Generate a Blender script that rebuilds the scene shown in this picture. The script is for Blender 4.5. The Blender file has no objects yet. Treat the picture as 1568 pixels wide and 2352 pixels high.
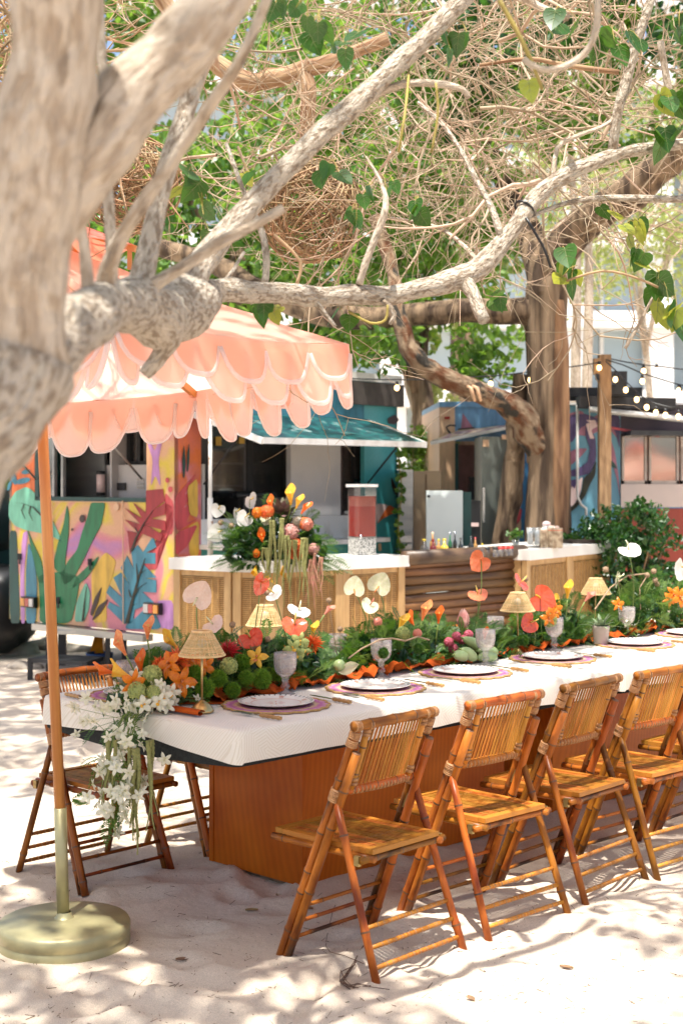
import bpy, bmesh, math, random
import numpy as np
from mathutils import Vector, Matrix, Euler, noise

SC = bpy.context.scene
COL = SC.collection
R = random.Random(7)
RN = np.random.default_rng(11)

# ------------------------------------------------------------------ camera, sky, sun, exposure
EYE = 1.52                                   # camera height in metres
cam_data = bpy.data.cameras.new('camera')
cam = bpy.data.objects.new('camera', cam_data)
COL.objects.link(cam)
cam.location = (0, 0, EYE)
cam.rotation_euler = (math.radians(90), 0, 0)
cam_data.lens = 50
cam_data.sensor_width = 36
cam_data.shift_y = -76 / 2352
cam_data.clip_start = 0.1
cam_data.clip_end = 500
cam_data.dof.use_dof = True
cam_data.dof.focus_distance = 5.1
cam_data.dof.aperture_fstop = 4.2
SC.camera = cam

SUN = Vector((-0.10, -0.30, 0.95)).normalized()
world = bpy.data.worlds.new('World')
SC.world = world
world.use_nodes = True
wn = world.node_tree
for n in list(wn.nodes):
    wn.nodes.remove(n)
w_out = wn.nodes.new('ShaderNodeOutputWorld')
w_bg = wn.nodes.new('ShaderNodeBackground')
w_sky = wn.nodes.new('ShaderNodeTexSky')
w_sky.sky_type = 'NISHITA'
w_sky.sun_disc = False
w_sky.sun_elevation = math.asin(SUN.z)
w_sky.sun_rotation = math.atan2(SUN.x, SUN.y)
w_sky.air_density = 0.8
w_sky.dust_density = 3.4
w_sky.ozone_density = 0.2
wn.links.new(w_sky.outputs[0], w_bg.inputs['Color'])
wn.links.new(w_bg.outputs[0], w_out.inputs['Surface'])
w_bg.inputs['Strength'].default_value = 0.14

sun_data = bpy.data.lights.new('sun', 'SUN')
sun_data.energy = 4.4
sun_data.angle = math.radians(0.7)
sun_data.color = (1.0, 0.96, 0.885)
sun = bpy.data.objects.new('sun', sun_data)
sun.rotation_euler = SUN.to_track_quat('Z', 'Y').to_euler()
sun.location = (0, 0, 20)
COL.objects.link(sun)

SC.view_settings.view_transform = 'Standard'
SC.view_settings.look = 'None'
SC.view_settings.gamma = 1.0
SC.view_settings.use_curve_mapping = False
SC.view_settings.exposure = 1.13
SC.render.engine = 'CYCLES'
SC.cycles.max_bounces = 10
SC.cycles.transparent_max_bounces = 24
SC.cycles.transmission_bounces = 6
SC.cycles.sample_clamp_indirect = 6

# ------------------------------------------------------------------ measuring helpers (photo measured at 1568 x 2352)
F, CX, HY = 3267.0, 784.0, 1100.0


def P(x, y, Y):
    return Vector(((x - CX) / F * Y, Y, EYE - (y - HY) / F * Y))


def G(x, y, z=0.0):
    return P(x, y, F * (EYE - z) / (y - HY))


# the long table: near corner, direction along, direction across (towards the far side)
TZ = 0.73
TA = Vector((-0.3255, 4.45, 0))
TU = Vector((0.70, 0.714, 0))
TW = Vector((-0.714, 0.70, 0))
TWIDTH = 1.085
TROT = math.atan2(TU.y, TU.x)


def T(t, v, z=0.0):
    p = TA + TU * t + TW * v
    return Vector((p.x, p.y, z))


def Ycol(px, v):
    k = (px - CX) / F
    ax, ay = TA.x + v * TW.x, TA.y + v * TW.y
    t = (k * ay - ax) / (TU.x - TU.y * k)
    return ay + TU.y * t


def PT(px, py, v):
    """a point over the table: pixel column/row at the depth of the line v across the table"""
    return P(px, py, Ycol(px, v))


# ------------------------------------------------------------------ objects
def link(o):
    COL.objects.link(o)
    return o


def tag(o, label=None, cat=None, group=None, kind=None):
    if label:
        o['label'] = label
    if cat:
        o['category'] = cat
    if group:
        o['group'] = group
    if kind:
        o['kind'] = kind
    return o


def thing(name, label, cat, loc=(0, 0, 0), rz=0.0, group=None):
    o = bpy.data.objects.new(name, None)
    o.empty_display_size = 0.05
    o.location = loc
    o.rotation_euler = (0, 0, rz)
    link(o)
    return tag(o, label, cat, group)


def origin_of(o):
    p = Vector((0, 0, 0))
    while o is not None:
        p += o.location
        o = o.parent
    return p


def copy_tree(o, parent=None):
    c = o.copy()
    link(c)
    if parent is not None:
        c.parent = parent
    for ch in list(o.children):
        copy_tree(ch, c)
    return c


def place(name, mesh, parent, loc, rot=(0, 0, 0), sc=(1, 1, 1)):
    """one more object of a shared mesh; loc in world space"""
    o = bpy.data.objects.new(name, mesh)
    o.parent = parent
    o.location = Vector(loc) - origin_of(parent)
    o.rotation_euler = rot
    o.scale = sc if not isinstance(sc, (int, float)) else (sc, sc, sc)
    return link(o)


class MB:
    """collects faces; build() links them as one mesh object"""

    def __init__(self):
        self.v, self.f, self.mi, self.cur, self.g = [], [], [], 0, {}

    def face(self, idx):
        self.f.append(tuple(idx))
        self.mi.append(self.cur)

    def poly(self, pts):
        b = len(self.v)
        self.v += [tuple(p) for p in pts]
        self.face(range(b, b + len(pts)))
        return self

    def ring(self, c, a, b_, r, n, r2=None):
        b = len(self.v)
        r2 = r if r2 is None else r2
        for i in range(n):
            t = 2 * math.pi * i / n
            p = c + a * (math.cos(t) * r) + b_ * (math.sin(t) * r2)
            self.v.append((p.x, p.y, p.z))
        return b

    def grain(self, b, n, r, s, p0):
        for k in range(n):
            t = 2 * math.pi * k / n
            self.g[b + k] = (r * math.cos(t) + p0[0] * 3, r * math.sin(t) + p0[1] * 3, s + p0[2])

    def bridge(self, b0, b1, n):
        for i in range(n):
            j = (i + 1) % n
            self.face((b0 + i, b0 + j, b1 + j, b1 + i))

    def tube(self, pts, rad, n=8, cap=True, rough=0.0, nodes=None, flat=1.0):
        pts = [Vector(p) for p in pts]
        m = len(pts)
        if isinstance(rad, (int, float)):
            rad = [rad] * m
        d = (pts[1] - pts[0]).normalized()
        a = d.orthogonal().normalized()
        prev = None
        for i in range(m):
            if i == 0:
                d = pts[1] - pts[0]
            elif i == m - 1:
                d = pts[-1] - pts[-2]
            else:
                d = (pts[i + 1] - pts[i]).normalized() + (pts[i] - pts[i - 1]).normalized()
            if d.length < 1e-9:
                d = Vector((0, 0, 1))
            d.normalize()
            a = (a - d * a.dot(d))
            if a.length < 1e-6:
                a = d.orthogonal()
            a.normalize()
            bb = d.cross(a)
            b = self.ring(pts[i], a, bb, rad[i], n, rad[i] * flat)
            run = run + (pts[i] - pts[i - 1]).length if i else 0.0
            self.grain(b, n, rad[i], run, pts[0])
            if rough:
                for k in range(b, b + n):
                    q = Vector(self.v[k])
                    s = noise.noise(q * (0.35 / max(rad[i], .004))) * rough * rad[i]
                    o = (q - pts[i]).normalized() * s
                    self.v[k] = tuple(q + o)
            if prev is not None:
                self.bridge(prev, b, n)
            elif cap:
                self.face(range(b + n - 1, b - 1, -1))
            prev = b
        if cap:
            self.face(range(prev, prev + n))
        return self

    def cane(self, p0, p1, r, n=8, knots=4, seed=0, bow=None, r1=None):
        """bamboo: straight cane with swollen dark joints (second material slot)"""
        p0, p1 = Vector(p0), Vector(p1)
        r1 = r if r1 is None else r1
        rr = random.Random(seed)
        L = (p1 - p0).length
        ts = [(k + 0.25 + 0.5 * rr.random()) / knots for k in range(knots)] if knots else []
        st = [0.0]
        for t in ts:
            w = 0.006 / max(L, .05)
            st += [t - 2.2 * w, t - w * .5, t + w * .5, t + 2.2 * w]
        st += [1.0]
        st = sorted(min(1, max(0, s)) for s in st)
        d = (p1 - p0).normalized()
        a = d.orthogonal().normalized()
        bb = d.cross(a)
        prev = None
        for i, s in enumerate(st):
            k = (i - 1) % 4 if 0 < i < len(st) - 1 else -1
            rad = (r + (r1 - r) * s) * (1.16 if k in (1, 2) else 1.0)
            c = p0.lerp(p1, s)
            if bow is not None:
                c = c + Vector(bow) * (4 * s * (1 - s))
            b = self.ring(c, a, bb, rad, n)
            self.grain(b, n, rad, s * L, p0)
            if prev is not None:
                self.cur = 1 if k == 2 else 0
                self.bridge(prev, b, n)
                self.cur = 0
            else:
                self.face(range(b + n - 1, b - 1, -1))
            prev = b
        self.face(range(prev, prev + n))
        return self

    def box(self, c, s, rz=0.0, M=None):
        c = Vector(c)
        hx, hy, hz = s[0] / 2, s[1] / 2, s[2] / 2
        m = M if M is not None else Matrix.Rotation(rz, 3, 'Z')
        b = len(self.v)
        for z in (-hz, hz):
            for x, y in ((-hx, -hy), (hx, -hy), (hx, hy), (-hx, hy)):
                p = c + m @ Vector((x, y, z))
                self.v.append((p.x, p.y, p.z))
        for q in ((3, 2, 1, 0), (4, 5, 6, 7), (0, 1, 5, 4), (1, 2, 6, 5), (2, 3, 7, 6), (3, 0, 4, 7)):
            self.face([b + i for i in q])
        return self

    def beam(self, p0, p1, w, h, up=(0, 0, 1)):
        p0, p1 = Vector(p0), Vector(p1)
        d = (p1 - p0)
        L = d.length
        d.normalize()
        up = Vector(up)
        s = d.cross(up)
        if s.length < 1e-5:
            s = d.orthogonal()
        s.normalize()
        u = s.cross(d)
        m = Matrix((d, s, u)).transposed()
        return self.box((p0 + p1) / 2, (L, w, h), M=m)

    def prism(self, pts, off):
        """a polygon given thickness along the vector off"""
        pts = [Vector(p) for p in pts]
        off = Vector(off)
        n = len(pts)
        b = len(self.v)
        self.v += [tuple(p) for p in pts] + [tuple(p + off) for p in pts]
        self.face(range(b, b + n))
        self.face(range(b + 2 * n - 1, b + n - 1, -1))
        for i in range(n):
            j = (i + 1) % n
            self.face((b + i, b + j, b + n + j, b + n + i))
        return self

    def lathe(self, prof, c=(0, 0, 0), n=24, close=False):
        c = Vector(c)
        prev = None
        first = None
        for r, z in prof:
            b = self.ring(c + Vector((0, 0, z)), Vector((1, 0, 0)), Vector((0, 1, 0)), max(r, 1e-4), n)
            if prev is not None:
                self.bridge(prev, b, n)
            else:
                first = b
            prev = b
        if close:
            self.face(range(first + n - 1, first - 1, -1))
            self.face(range(prev, prev + n))
        return self

    def sheet(self, fn, nu, nv):
        b = len(self.v)
        for j in range(nv + 1):
            for i in range(nu + 1):
                self.v.append(tuple(fn(i / nu, j / nv)))
        for j in range(nv):
            for i in range(nu):
                q = b + j * (nu + 1) + i
                self.face((q, q + 1, q + nu + 2, q + nu + 1))
        return self

    def ball(self, c, r, nu=10, nv=6, sq=(1, 1, 1)):
        c = Vector(c)
        prof = []
        prev = None
        for j in range(nv + 1):
            ph = math.pi * j / nv
            b = len(self.v)
            for i in range(nu):
                th = 2 * math.pi * i / nu
                p = c + Vector((r * sq[0] * math.sin(ph) * math.cos(th), r * sq[1] * math.sin(ph) * math.sin(th), r * sq[2] * math.cos(ph)))
                self.v.append(tuple(p))
            if prev is not None:
                for i in range(nu):
                    k = (i + 1) % nu
                    self.face((prev + i, b + i, b + k, prev + k))
            prev = b
        return self

    def add(self, other, M):
        b = len(self.v)
        for p in other.v:
            q = M @ Vector(p)
            self.v.append(tuple(q))
        for f, m in zip(other.f, other.mi):
            self.f.append(tuple(b + i for i in f))
            self.mi.append(m)
        return self

    def mesh(self, name, mat, smooth=True, off=None):
        me = bpy.data.meshes.new(name)
        v = self.v
        if off is not None:
            v = [(p[0] - off.x, p[1] - off.y, p[2] - off.z) for p in v]
        me.from_pydata(v, [], self.f)
        for m in (mat if isinstance(mat, (list, tuple)) else [mat]):
            me.materials.append(m)
        me.polygons.foreach_set('material_index', self.mi)
        if smooth:
            me.polygons.foreach_set('use_smooth', [True] * len(self.f))
        if self.g:
            at = me.attributes.new('grain', 'FLOAT_VECTOR', 'POINT')
            at.data.foreach_set('vector', [c for i, p in enumerate(v) for c in self.g.get(i, p)])
        me.validate()
        me.update()
        return me

    def build(self, name, mat, parent=None, smooth=True, local=False):
        """world-space faces by default; local=True when they are in the parent's own space"""
        off = None
        if parent is not None and not local:
            off = origin_of(parent)
        o = bpy.data.objects.new(name, self.mesh(name, mat, smooth, off))
        if parent is not None:
            o.parent = parent
        return link(o)


def np_object(name, verts, faces, mat, parent=None, smooth=False, k=None):
    """fast mesh from numpy arrays, faces (M,k)"""
    verts = np.asarray(verts, dtype=np.float32).reshape(-1, 3)
    faces = np.asarray(faces, dtype=np.int32)
    k = faces.shape[1]
    if parent is not None:
        o_ = origin_of(parent)
        verts = verts - np.array([o_.x, o_.y, o_.z], dtype=np.float32)
    me = bpy.data.meshes.new(name)
    me.vertices.add(len(verts))
    me.vertices.foreach_set('co', verts.ravel())
    me.loops.add(faces.size)
    me.loops.foreach_set('vertex_index', faces.ravel())
    me.polygons.add(len(faces))
    me.polygons.foreach_set('loop_start', np.arange(0, faces.size, k, dtype=np.int32))
    me.polygons.foreach_set('use_smooth', np.full(len(faces), smooth, dtype=bool))
    for m in (mat if isinstance(mat, (list, tuple)) else [mat]):
        me.materials.append(m)
    me.update(calc_edges=True)
    o = bpy.data.objects.new(name, me)
    if parent is not None:
        o.parent = parent
    return link(o)


def leaf_cloud(name, cen, size, mat, parent=None, aspect=0.55, fold=0.18, droop=0.4, flatz=0.0, seed=1):
    """a folded little leaf at every centre, in random directions"""
    rg = np.random.default_rng(seed)
    cen = np.asarray(cen, dtype=np.float64).reshape(-1, 3)
    n = len(cen)
    if np.isscalar(size):
        size = np.full(n, size)
    size = size * rg.uniform(.65, 1.3, n)
    d = rg.normal(size=(n, 3))
    d[:, 2] = d[:, 2] * (1 - flatz) - droop
    d /= np.linalg.norm(d, axis=1, keepdims=True) + 1e-9
    r = rg.normal(size=(n, 3))
    s = np.cross(d, r)
    s /= np.linalg.norm(s, axis=1, keepdims=True) + 1e-9
    nn = np.cross(s, d)
    L = size[:, None]
    W = L * aspect
    a = cen - d * L * .5
    tip = cen + d * L * .5 - nn * L * .08
    l1 = cen - d * L * .16 + s * W * .5 + nn * W * fold
    l2 = cen + d * L * .14 + s * W * .42 + nn * W * fold
    r1 = cen - d * L * .16 - s * W * .5 + nn * W * fold
    r2 = cen + d * L * .14 - s * W * .42 + nn * W * fold
    V = np.stack([a, l1, l2, tip, r2, r1], axis=1).reshape(-1, 3)
    i = np.arange(n)[:, None] * 6
    fl = i + np.array([[0, 1, 2, 3]])
    fr = i + np.array([[0, 3, 4, 5]])
    return np_object(name, V, np.concatenate([fl, fr]), mat, parent)


def clumps(cen, rad, per, seed=1, sq=(1, 1, .8)):
    """points gathered in clumps round the given centres"""
    rg = np.random.default_rng(seed)
    out = []
    for c, r in zip(cen, rad if hasattr(rad, '__len__') else [rad] * len(cen)):
        g = rg.normal(size=(per, 3))
        g /= np.linalg.norm(g, axis=1, keepdims=True)
        g *= (rg.uniform(0, 1, (per, 1)) ** .45) * r * np.array(sq)
        out.append(np.array(c) + g)
    return np.concatenate(out) if out else np.zeros((0, 3))


# ------------------------------------------------------------------ materials
def new_mat(name):
    m = bpy.data.materials.new(name)
    m.use_nodes = True
    nt = m.node_tree
    for n in list(nt.nodes):
        nt.nodes.remove(n)
    return m, nt, nt.nodes.new('ShaderNodeOutputMaterial')


def mat(name, col, col2=None, rough=.6, scale=12, stretch=(1, 1, 1), detail=4, lo=.35, hi=.65, bump=0.0, bscale=None,
        metal=0, trans=0.0, tcol=None, island=0.0, ohue=0.0, spec=.5, emit=None, coat=0, distort=0, alpha=1.0, sheen=0, spots=None, grain=False):
    m, nt, out = new_mat(name)
    N, L = nt.nodes, nt.links
    b = N.new('ShaderNodeBsdfPrincipled')
    tc = N.new('ShaderNodeTexCoord')
    mp = N.new('ShaderNodeMapping')
    mp.inputs['Scale'].default_value = stretch
    if grain:
        ga = N.new('ShaderNodeAttribute')
        ga.attribute_name = 'grain'
        L.new(ga.outputs['Vector'], mp.inputs['Vector'])
    else:
        L.new(tc.outputs['Object'], mp.inputs['Vector'])
    nz = N.new('ShaderNodeTexNoise')
    nz.inputs['Scale'].default_value = scale
    nz.inputs['Detail'].default_value = detail
    nz.inputs['Distortion'].default_value = distort
    L.new(mp.outputs[0], nz.inputs['Vector'])
    if col2 is None:
        col2 = tuple(c * .72 for c in col)
    rp = N.new('ShaderNodeValToRGB')
    rp.color_ramp.elements[0].position = lo
    rp.color_ramp.elements[1].position = hi
    rp.color_ramp.elements[0].color = (*col2, 1)
    rp.color_ramp.elements[1].color = (*col, 1)
    L.new(nz.outputs['Fac'], rp.inputs['Fac'])
    c_out = rp.outputs['Color']
    if spots:
        # spots = (colour, scale, threshold)
        n2 = N.new('ShaderNodeTexNoise')
        n2.inputs['Scale'].default_value = spots[1]
        n2.inputs['Detail'].default_value = 3
        L.new(mp.outputs[0], n2.inputs['Vector'])
        r2 = N.new('ShaderNodeValToRGB')
        r2.color_ramp.elements[0].position = spots[2]
        r2.color_ramp.elements[1].position = spots[2] + .07
        L.new(n2.outputs['Fac'], r2.inputs['Fac'])
        mx = N.new('ShaderNodeMix')
        mx.data_type = 'RGBA'
        L.new(r2.outputs['Color'], mx.inputs['Factor'])
        L.new(c_out, mx.inputs['A'])
        mx.inputs['B'].default_value = (*spots[0], 1)
        c_out = mx.outputs['Result']
    if island or ohue:
        hs = N.new('ShaderNodeHueSaturation')
        if island:
            ge = N.new('ShaderNodeNewGeometry')
            src = ge.outputs['Random Per Island']
            amt = island
        else:
            oi = N.new('ShaderNodeObjectInfo')
            src = oi.outputs['Random']
            amt = ohue
            mo = N.new('ShaderNodeMix')
            mo.data_type = 'RGBA'
            mo.blend_type = 'MULTIPLY'
            mo.inputs['Factor'].default_value = 1
            L.new(c_out, mo.inputs['A'])
            L.new(oi.outputs['Color'], mo.inputs['B'])
            c_out = mo.outputs['Result']
        ma = N.new('ShaderNodeMapRange')
        ma.inputs['To Min'].default_value = 1 - amt
        ma.inputs['To Max'].default_value = 1 + amt
        L.new(src, ma.inputs['Value'])
        L.new(ma.outputs[0], hs.inputs['Value'])
        mh = N.new('ShaderNodeMapRange')
        mh.inputs['To Min'].default_value = .5 + .045 * amt
        mh.inputs['To Max'].default_value = .5 - .045 * amt
        L.new(src, mh.inputs['Value'])
        L.new(mh.outputs[0], hs.inputs['Hue'])
        L.new(c_out, hs.inputs['Color'])
        c_out = hs.outputs['Color']
    L.new(c_out, b.inputs['Base Color'])
    b.inputs['Roughness'].default_value = rough
    b.inputs['Metallic'].default_value = metal
    b.inputs['Specular IOR Level'].default_value = spec
    b.inputs['Coat Weight'].default_value = coat
    if sheen:
        b.inputs['Sheen Weight'].default_value = sheen
    if emit:
        b.inputs['Emission Color'].default_value = (*emit[0], 1)
        b.inputs['Emission Strength'].default_value = emit[1]
    if bump:
        nb = N.new('ShaderNodeTexNoise')
        nb.inputs['Scale'].default_value = bscale or scale * 4
        nb.inputs['Detail'].default_value = 5
        L.new(mp.outputs[0], nb.inputs['Vector'])
        bp = N.new('ShaderNodeBump')
        bp.inputs['Strength'].default_value = bump
        bp.inputs['Distance'].default_value = .03 if bump > .85 else .01
        L.new(nb.outputs['Fac'], bp.inputs['Height'])
        L.new(bp.outputs[0], b.inputs['Normal'])
    last = b.outputs[0]
    if trans:
        t = N.new('ShaderNodeBsdfTranslucent')
        if tcol:
            t.inputs['Color'].default_value = (*tcol, 1)
        else:
            L.new(c_out, t.inputs['Color'])
        mx = N.new('ShaderNodeMixShader')
        mx.inputs[0].default_value = trans
        L.new(last, mx.inputs[1])
        L.new(t.outputs[0], mx.inputs[2])
        last = mx.outputs[0]
    if alpha < 1:
        t = N.new('ShaderNodeBsdfTransparent')
        mx = N.new('ShaderNodeMixShader')
        mx.inputs[0].default_value = alpha
        L.new(t.outputs[0], mx.inputs[1])
        L.new(last, mx.inputs[2])
        last = mx.outputs[0]
    L.new(last, out.inputs['Surface'])
    return m


def glass_mat(name, tint, body=.12, gloss=.12, bump=0.0, bscale=200, body_col=(.9, .75, .75)):
    m, nt, out = new_mat(name)
    N, L = nt.nodes, nt.links
    tr = N.new('ShaderNodeBsdfTransparent')
    tr.inputs['Color'].default_value = (*tint, 1)
    gl = N.new('ShaderNodeBsdfGlossy')
    gl.inputs['Roughness'].default_value = .06
    df = N.new('ShaderNodeBsdfTranslucent')
    df.inputs['Color'].default_value = (*body_col, 1)
    d2 = N.new('ShaderNodeBsdfDiffuse')
    d2.inputs['Color'].default_value = (*body_col, 1)
    dm = N.new('ShaderNodeMixShader')
    L.new(df.outputs[0], dm.inputs[1])
    L.new(d2.outputs[0], dm.inputs[2])
    lw = N.new('ShaderNodeLayerWeight')
    lw.inputs['Blend'].default_value = .35
    if bump:
        tc = N.new('ShaderNodeTexCoord')
        # diamond pressing: two crossed waves round the axis
        sep = N.new('ShaderNodeSeparateXYZ')
        L.new(tc.outputs['Object'], sep.inputs[0])
        at = N.new('ShaderNodeMath'); at.operation = 'ARCTAN2'
        L.new(sep.outputs['Y'], at.inputs[0]); L.new(sep.outputs['X'], at.inputs[1])
        k = N.new('ShaderNodeMath'); k.operation = 'MULTIPLY'; k.inputs[1].default_value = 11
        L.new(at.outputs[0], k.inputs[0])
        z = N.new('ShaderNodeMath'); z.operation = 'MULTIPLY'; z.inputs[1].default_value = bscale
        L.new(sep.outputs['Z'], z.inputs[0])
        outs = []
        for op in ('ADD', 'SUBTRACT'):
            a = N.new('ShaderNodeMath'); a.operation = op
            L.new(k.outputs[0], a.inputs[0]); L.new(z.outputs[0], a.inputs[1])
            s = N.new('ShaderNodeMath'); s.operation = 'SINE'
            L.new(a.outputs[0], s.inputs[0]); outs.append(s.outputs[0])
        mxm = N.new('ShaderNodeMath'); mxm.operation = 'MULTIPLY'
        L.new(outs[0], mxm.inputs[0]); L.new(outs[1], mxm.inputs[1])
        bp = N.new('ShaderNodeBump'); bp.inputs['Strength'].default_value = bump; bp.inputs['Distance'].default_value = .004
        L.new(mxm.outputs[0], bp.inputs['Height'])
        for q in (gl, d2, lw):
            L.new(bp.outputs[0], q.inputs['Normal'])
    m1 = N.new('ShaderNodeMixShader'); m1.inputs[0].default_value = body
    L.new(tr.outputs[0], m1.inputs[1]); L.new(dm.outputs[0], m1.inputs[2])
    mul = N.new('ShaderNodeMath'); mul.operation = 'MULTIPLY_ADD'
    mul.inputs[1].default_value = .55; mul.inputs[2].default_value = gloss * .4
    L.new(lw.outputs['Fresnel'], mul.inputs[0])
    m2 = N.new('ShaderNodeMixShader')
    L.new(mul.outputs[0], m2.inputs[0]); L.new(m1.outputs[0], m2.inputs[1]); L.new(gl.outputs[0], m2.inputs[2])
    L.new(m2.outputs[0], out.inputs['Surface'])
    return m


M = {}
M['bark_pale'] = mat('bark_pale', (.56, .48, .385), (.30, .23, .165), rough=.95, scale=85, stretch=(1, 1, .42), lo=.40, hi=.54, bump=1.0, bscale=110, detail=8, distort=.5, grain=True, spots=((.55, .49, .40), 34, .60))
M['bark_light'] = mat('bark_light', (.56, .47, .37), (.38, .295, .215), rough=.95, scale=52, stretch=(1, 1, .34), lo=.38, hi=.56, bump=1.0, bscale=70, detail=9, distort=.5, grain=True, spots=((.27, .205, .145), 34, .62))
M['bark_tan'] = mat('bark_tan', (.46, .31, .18), (.18, .085, .04), rough=.9, scale=40, stretch=(1, 1, .1), grain=True, bump=.8, bscale=60, detail=6)
M['bark_dark'] = mat('bark_dark', (.22, .15, .09), (.05, .03, .017), rough=.95, scale=14, stretch=(1, 1, .10), lo=.40, hi=.60, bump=1, bscale=30, detail=8)
M['bark_rust'] = mat('bark_rust', (.24, .17, .105), (.11, .04, .014), rough=.95, scale=14, stretch=(1, 1, .5), lo=.4, hi=.56, bump=1, bscale=30, detail=8, grain=True, spots=((.03, .025, .018), 9, .58))
M['twig'] = mat('twig', (.46, .355, .245), (.29, .205, .13), rough=.85, scale=8, island=.35)
M['vine'] = mat('vine', (.44, .30, .165), (.26, .16, .08), rough=.8, scale=8, island=.4)
M['stem_yellow'] = mat('stem_yellow', (.36, .28, .06), (.25, .19, .05), rough=.7)
M['leaf'] = mat('leaf', (.035, .115, .022), (.022, .075, .016), rough=.33, scale=9, trans=.3, tcol=(.13, .30, .02), ohue=.25)
M['leaf_yellow'] = mat('leaf_yellow', (.30, .34, .05), (.20, .28, .05), rough=.45, scale=14, trans=.45, tcol=(.55, .55, .06), ohue=.25, spots=((.30, .12, .02), 16, .66))
M['foliage_bg'] = mat('foliage_bg', (.075, .165, .025), (.04, .11, .018), rough=.36, scale=3, trans=.42, tcol=(.30, .50, .05), island=.6)
M['foliage_lime'] = mat('foliage_lime', (.24, .29, .10), (.17, .23, .07), rough=.5, scale=3, trans=.48, tcol=(.58, .64, .20), island=.35)
M['foliage_deep'] = mat('foliage_deep', (.026, .085, .020), (.015, .055, .015), rough=.30, scale=3, trans=.3, tcol=(.10, .27, .03), island=.5)
M['bush'] = mat('bush', (.028, .09, .018), (.014, .055, .012), rough=.3, scale=4, trans=.22, tcol=(.09, .24, .02), island=.5)
M['crown'] = mat('crown', (.06, .12, .035), (.04, .09, .028), rough=.45, scale=3, trans=.35, tcol=(.22, .34, .06), island=.4)
# ================================================================== ground
def sand_material():
    m, nt, out = new_mat('sand')
    N, L = nt.nodes, nt.links
    b = N.new('ShaderNodeBsdfPrincipled')
    tc = N.new('ShaderNodeTexCoord')
    n1 = N.new('ShaderNodeTexNoise'); n1.inputs['Scale'].default_value = 1.3; n1.inputs['Detail'].default_value = 6
    n2 = N.new('ShaderNodeTexNoise'); n2.inputs['Scale'].default_value = 420; n2.inputs['Detail'].default_value = 3
    n3 = N.new('ShaderNodeTexNoise'); n3.inputs['Scale'].default_value = 38; n3.inputs['Detail'].default_value = 5
    for n in (n1, n2, n3):
        L.new(tc.outputs['Object'], n.inputs['Vector'])
    r1 = N.new('ShaderNodeValToRGB')
    r1.color_ramp.elements[0].position = .3; r1.color_ramp.elements[0].color = (.585, .49, .395, 1)
    r1.color_ramp.elements[1].position = .7; r1.color_ramp.elements[1].color = (.685, .595, .49, 1)
    L.new(n1.outputs['Fac'], r1.inputs['Fac'])
    r2 = N.new('ShaderNodeValToRGB')
    r2.color_ramp.elements[0].position = .34; r2.color_ramp.elements[0].color = (.72, .70, .68, 1)
    r2.color_ramp.elements[1].position = .62; r2.color_ramp.elements[1].color = (1.08, 1.06, 1.03, 1)
    L.new(n2.outputs['Fac'], r2.inputs['Fac'])
    mx = N.new('ShaderNodeMix'); mx.data_type = 'RGBA'; mx.blend_type = 'MULTIPLY'; mx.inputs['Factor'].default_value = 1
    L.new(r1.outputs['Color'], mx.inputs['A']); L.new(r2.outputs['Color'], mx.inputs['B'])
    # scattered dark specks of leaf litter
    v = N.new('ShaderNodeTexVoronoi'); v.inputs['Scale'].default_value = 26; v.feature = 'F1'; v.inputs['Randomness'].default_value = 1
    L.new(tc.outputs['Object'], v.inputs['Vector'])
    r3 = N.new('ShaderNodeValToRGB')
    r3.color_ramp.elements[0].position = .055; r3.color_ramp.elements[0].color = (1, 1, 1, 1)
    r3.color_ramp.elements[1].position = .085; r3.color_ramp.elements[1].color = (0, 0, 0, 1)
    L.new(v.outputs['Distance'], r3.inputs['Fac'])
    mm = N.new('ShaderNodeMath'); mm.operation = 'MULTIPLY'; mm.inputs[1].default_value = .7
    L.new(r3.outputs['Color'], mm.inputs[0])
    mx2 = N.new('ShaderNodeMix'); mx2.data_type = 'RGBA'
    L.new(mm.outputs[0], mx2.inputs['Factor'])
    L.new(mx.outputs['Result'], mx2.inputs['A']); mx2.inputs['B'].default_value = (.19, .13, .09, 1)
    L.new(mx2.outputs['Result'], b.inputs['Base Color'])
    b.inputs['Roughness'].default_value = .95
    b.inputs['Specular IOR Level'].default_value = .15
    ad = N.new('ShaderNodeMath'); ad.operation = 'MULTIPLY_ADD'; ad.inputs[1].default_value = .35
    L.new(n2.outputs['Fac'], ad.inputs[0]); L.new(n3.outputs['Fac'], ad.inputs[2])
    bp = N.new('ShaderNodeBump'); bp.inputs['Strength'].default_value = .55; bp.inputs['Distance'].default_value = .012
    L.new(ad.outputs[0], bp.inputs['Height']); L.new(bp.outputs[0], b.inputs['Normal'])
    L.new(b.outputs[0], out.inputs['Surface'])
    return m


M['sand'] = sand_material()
_steps = [(R.uniform(-2.2, 3.2), R.uniform(2.7, 8.5), R.uniform(0, 3.14), R.uniform(.6, 1.25)) for _ in range(250)]


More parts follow.
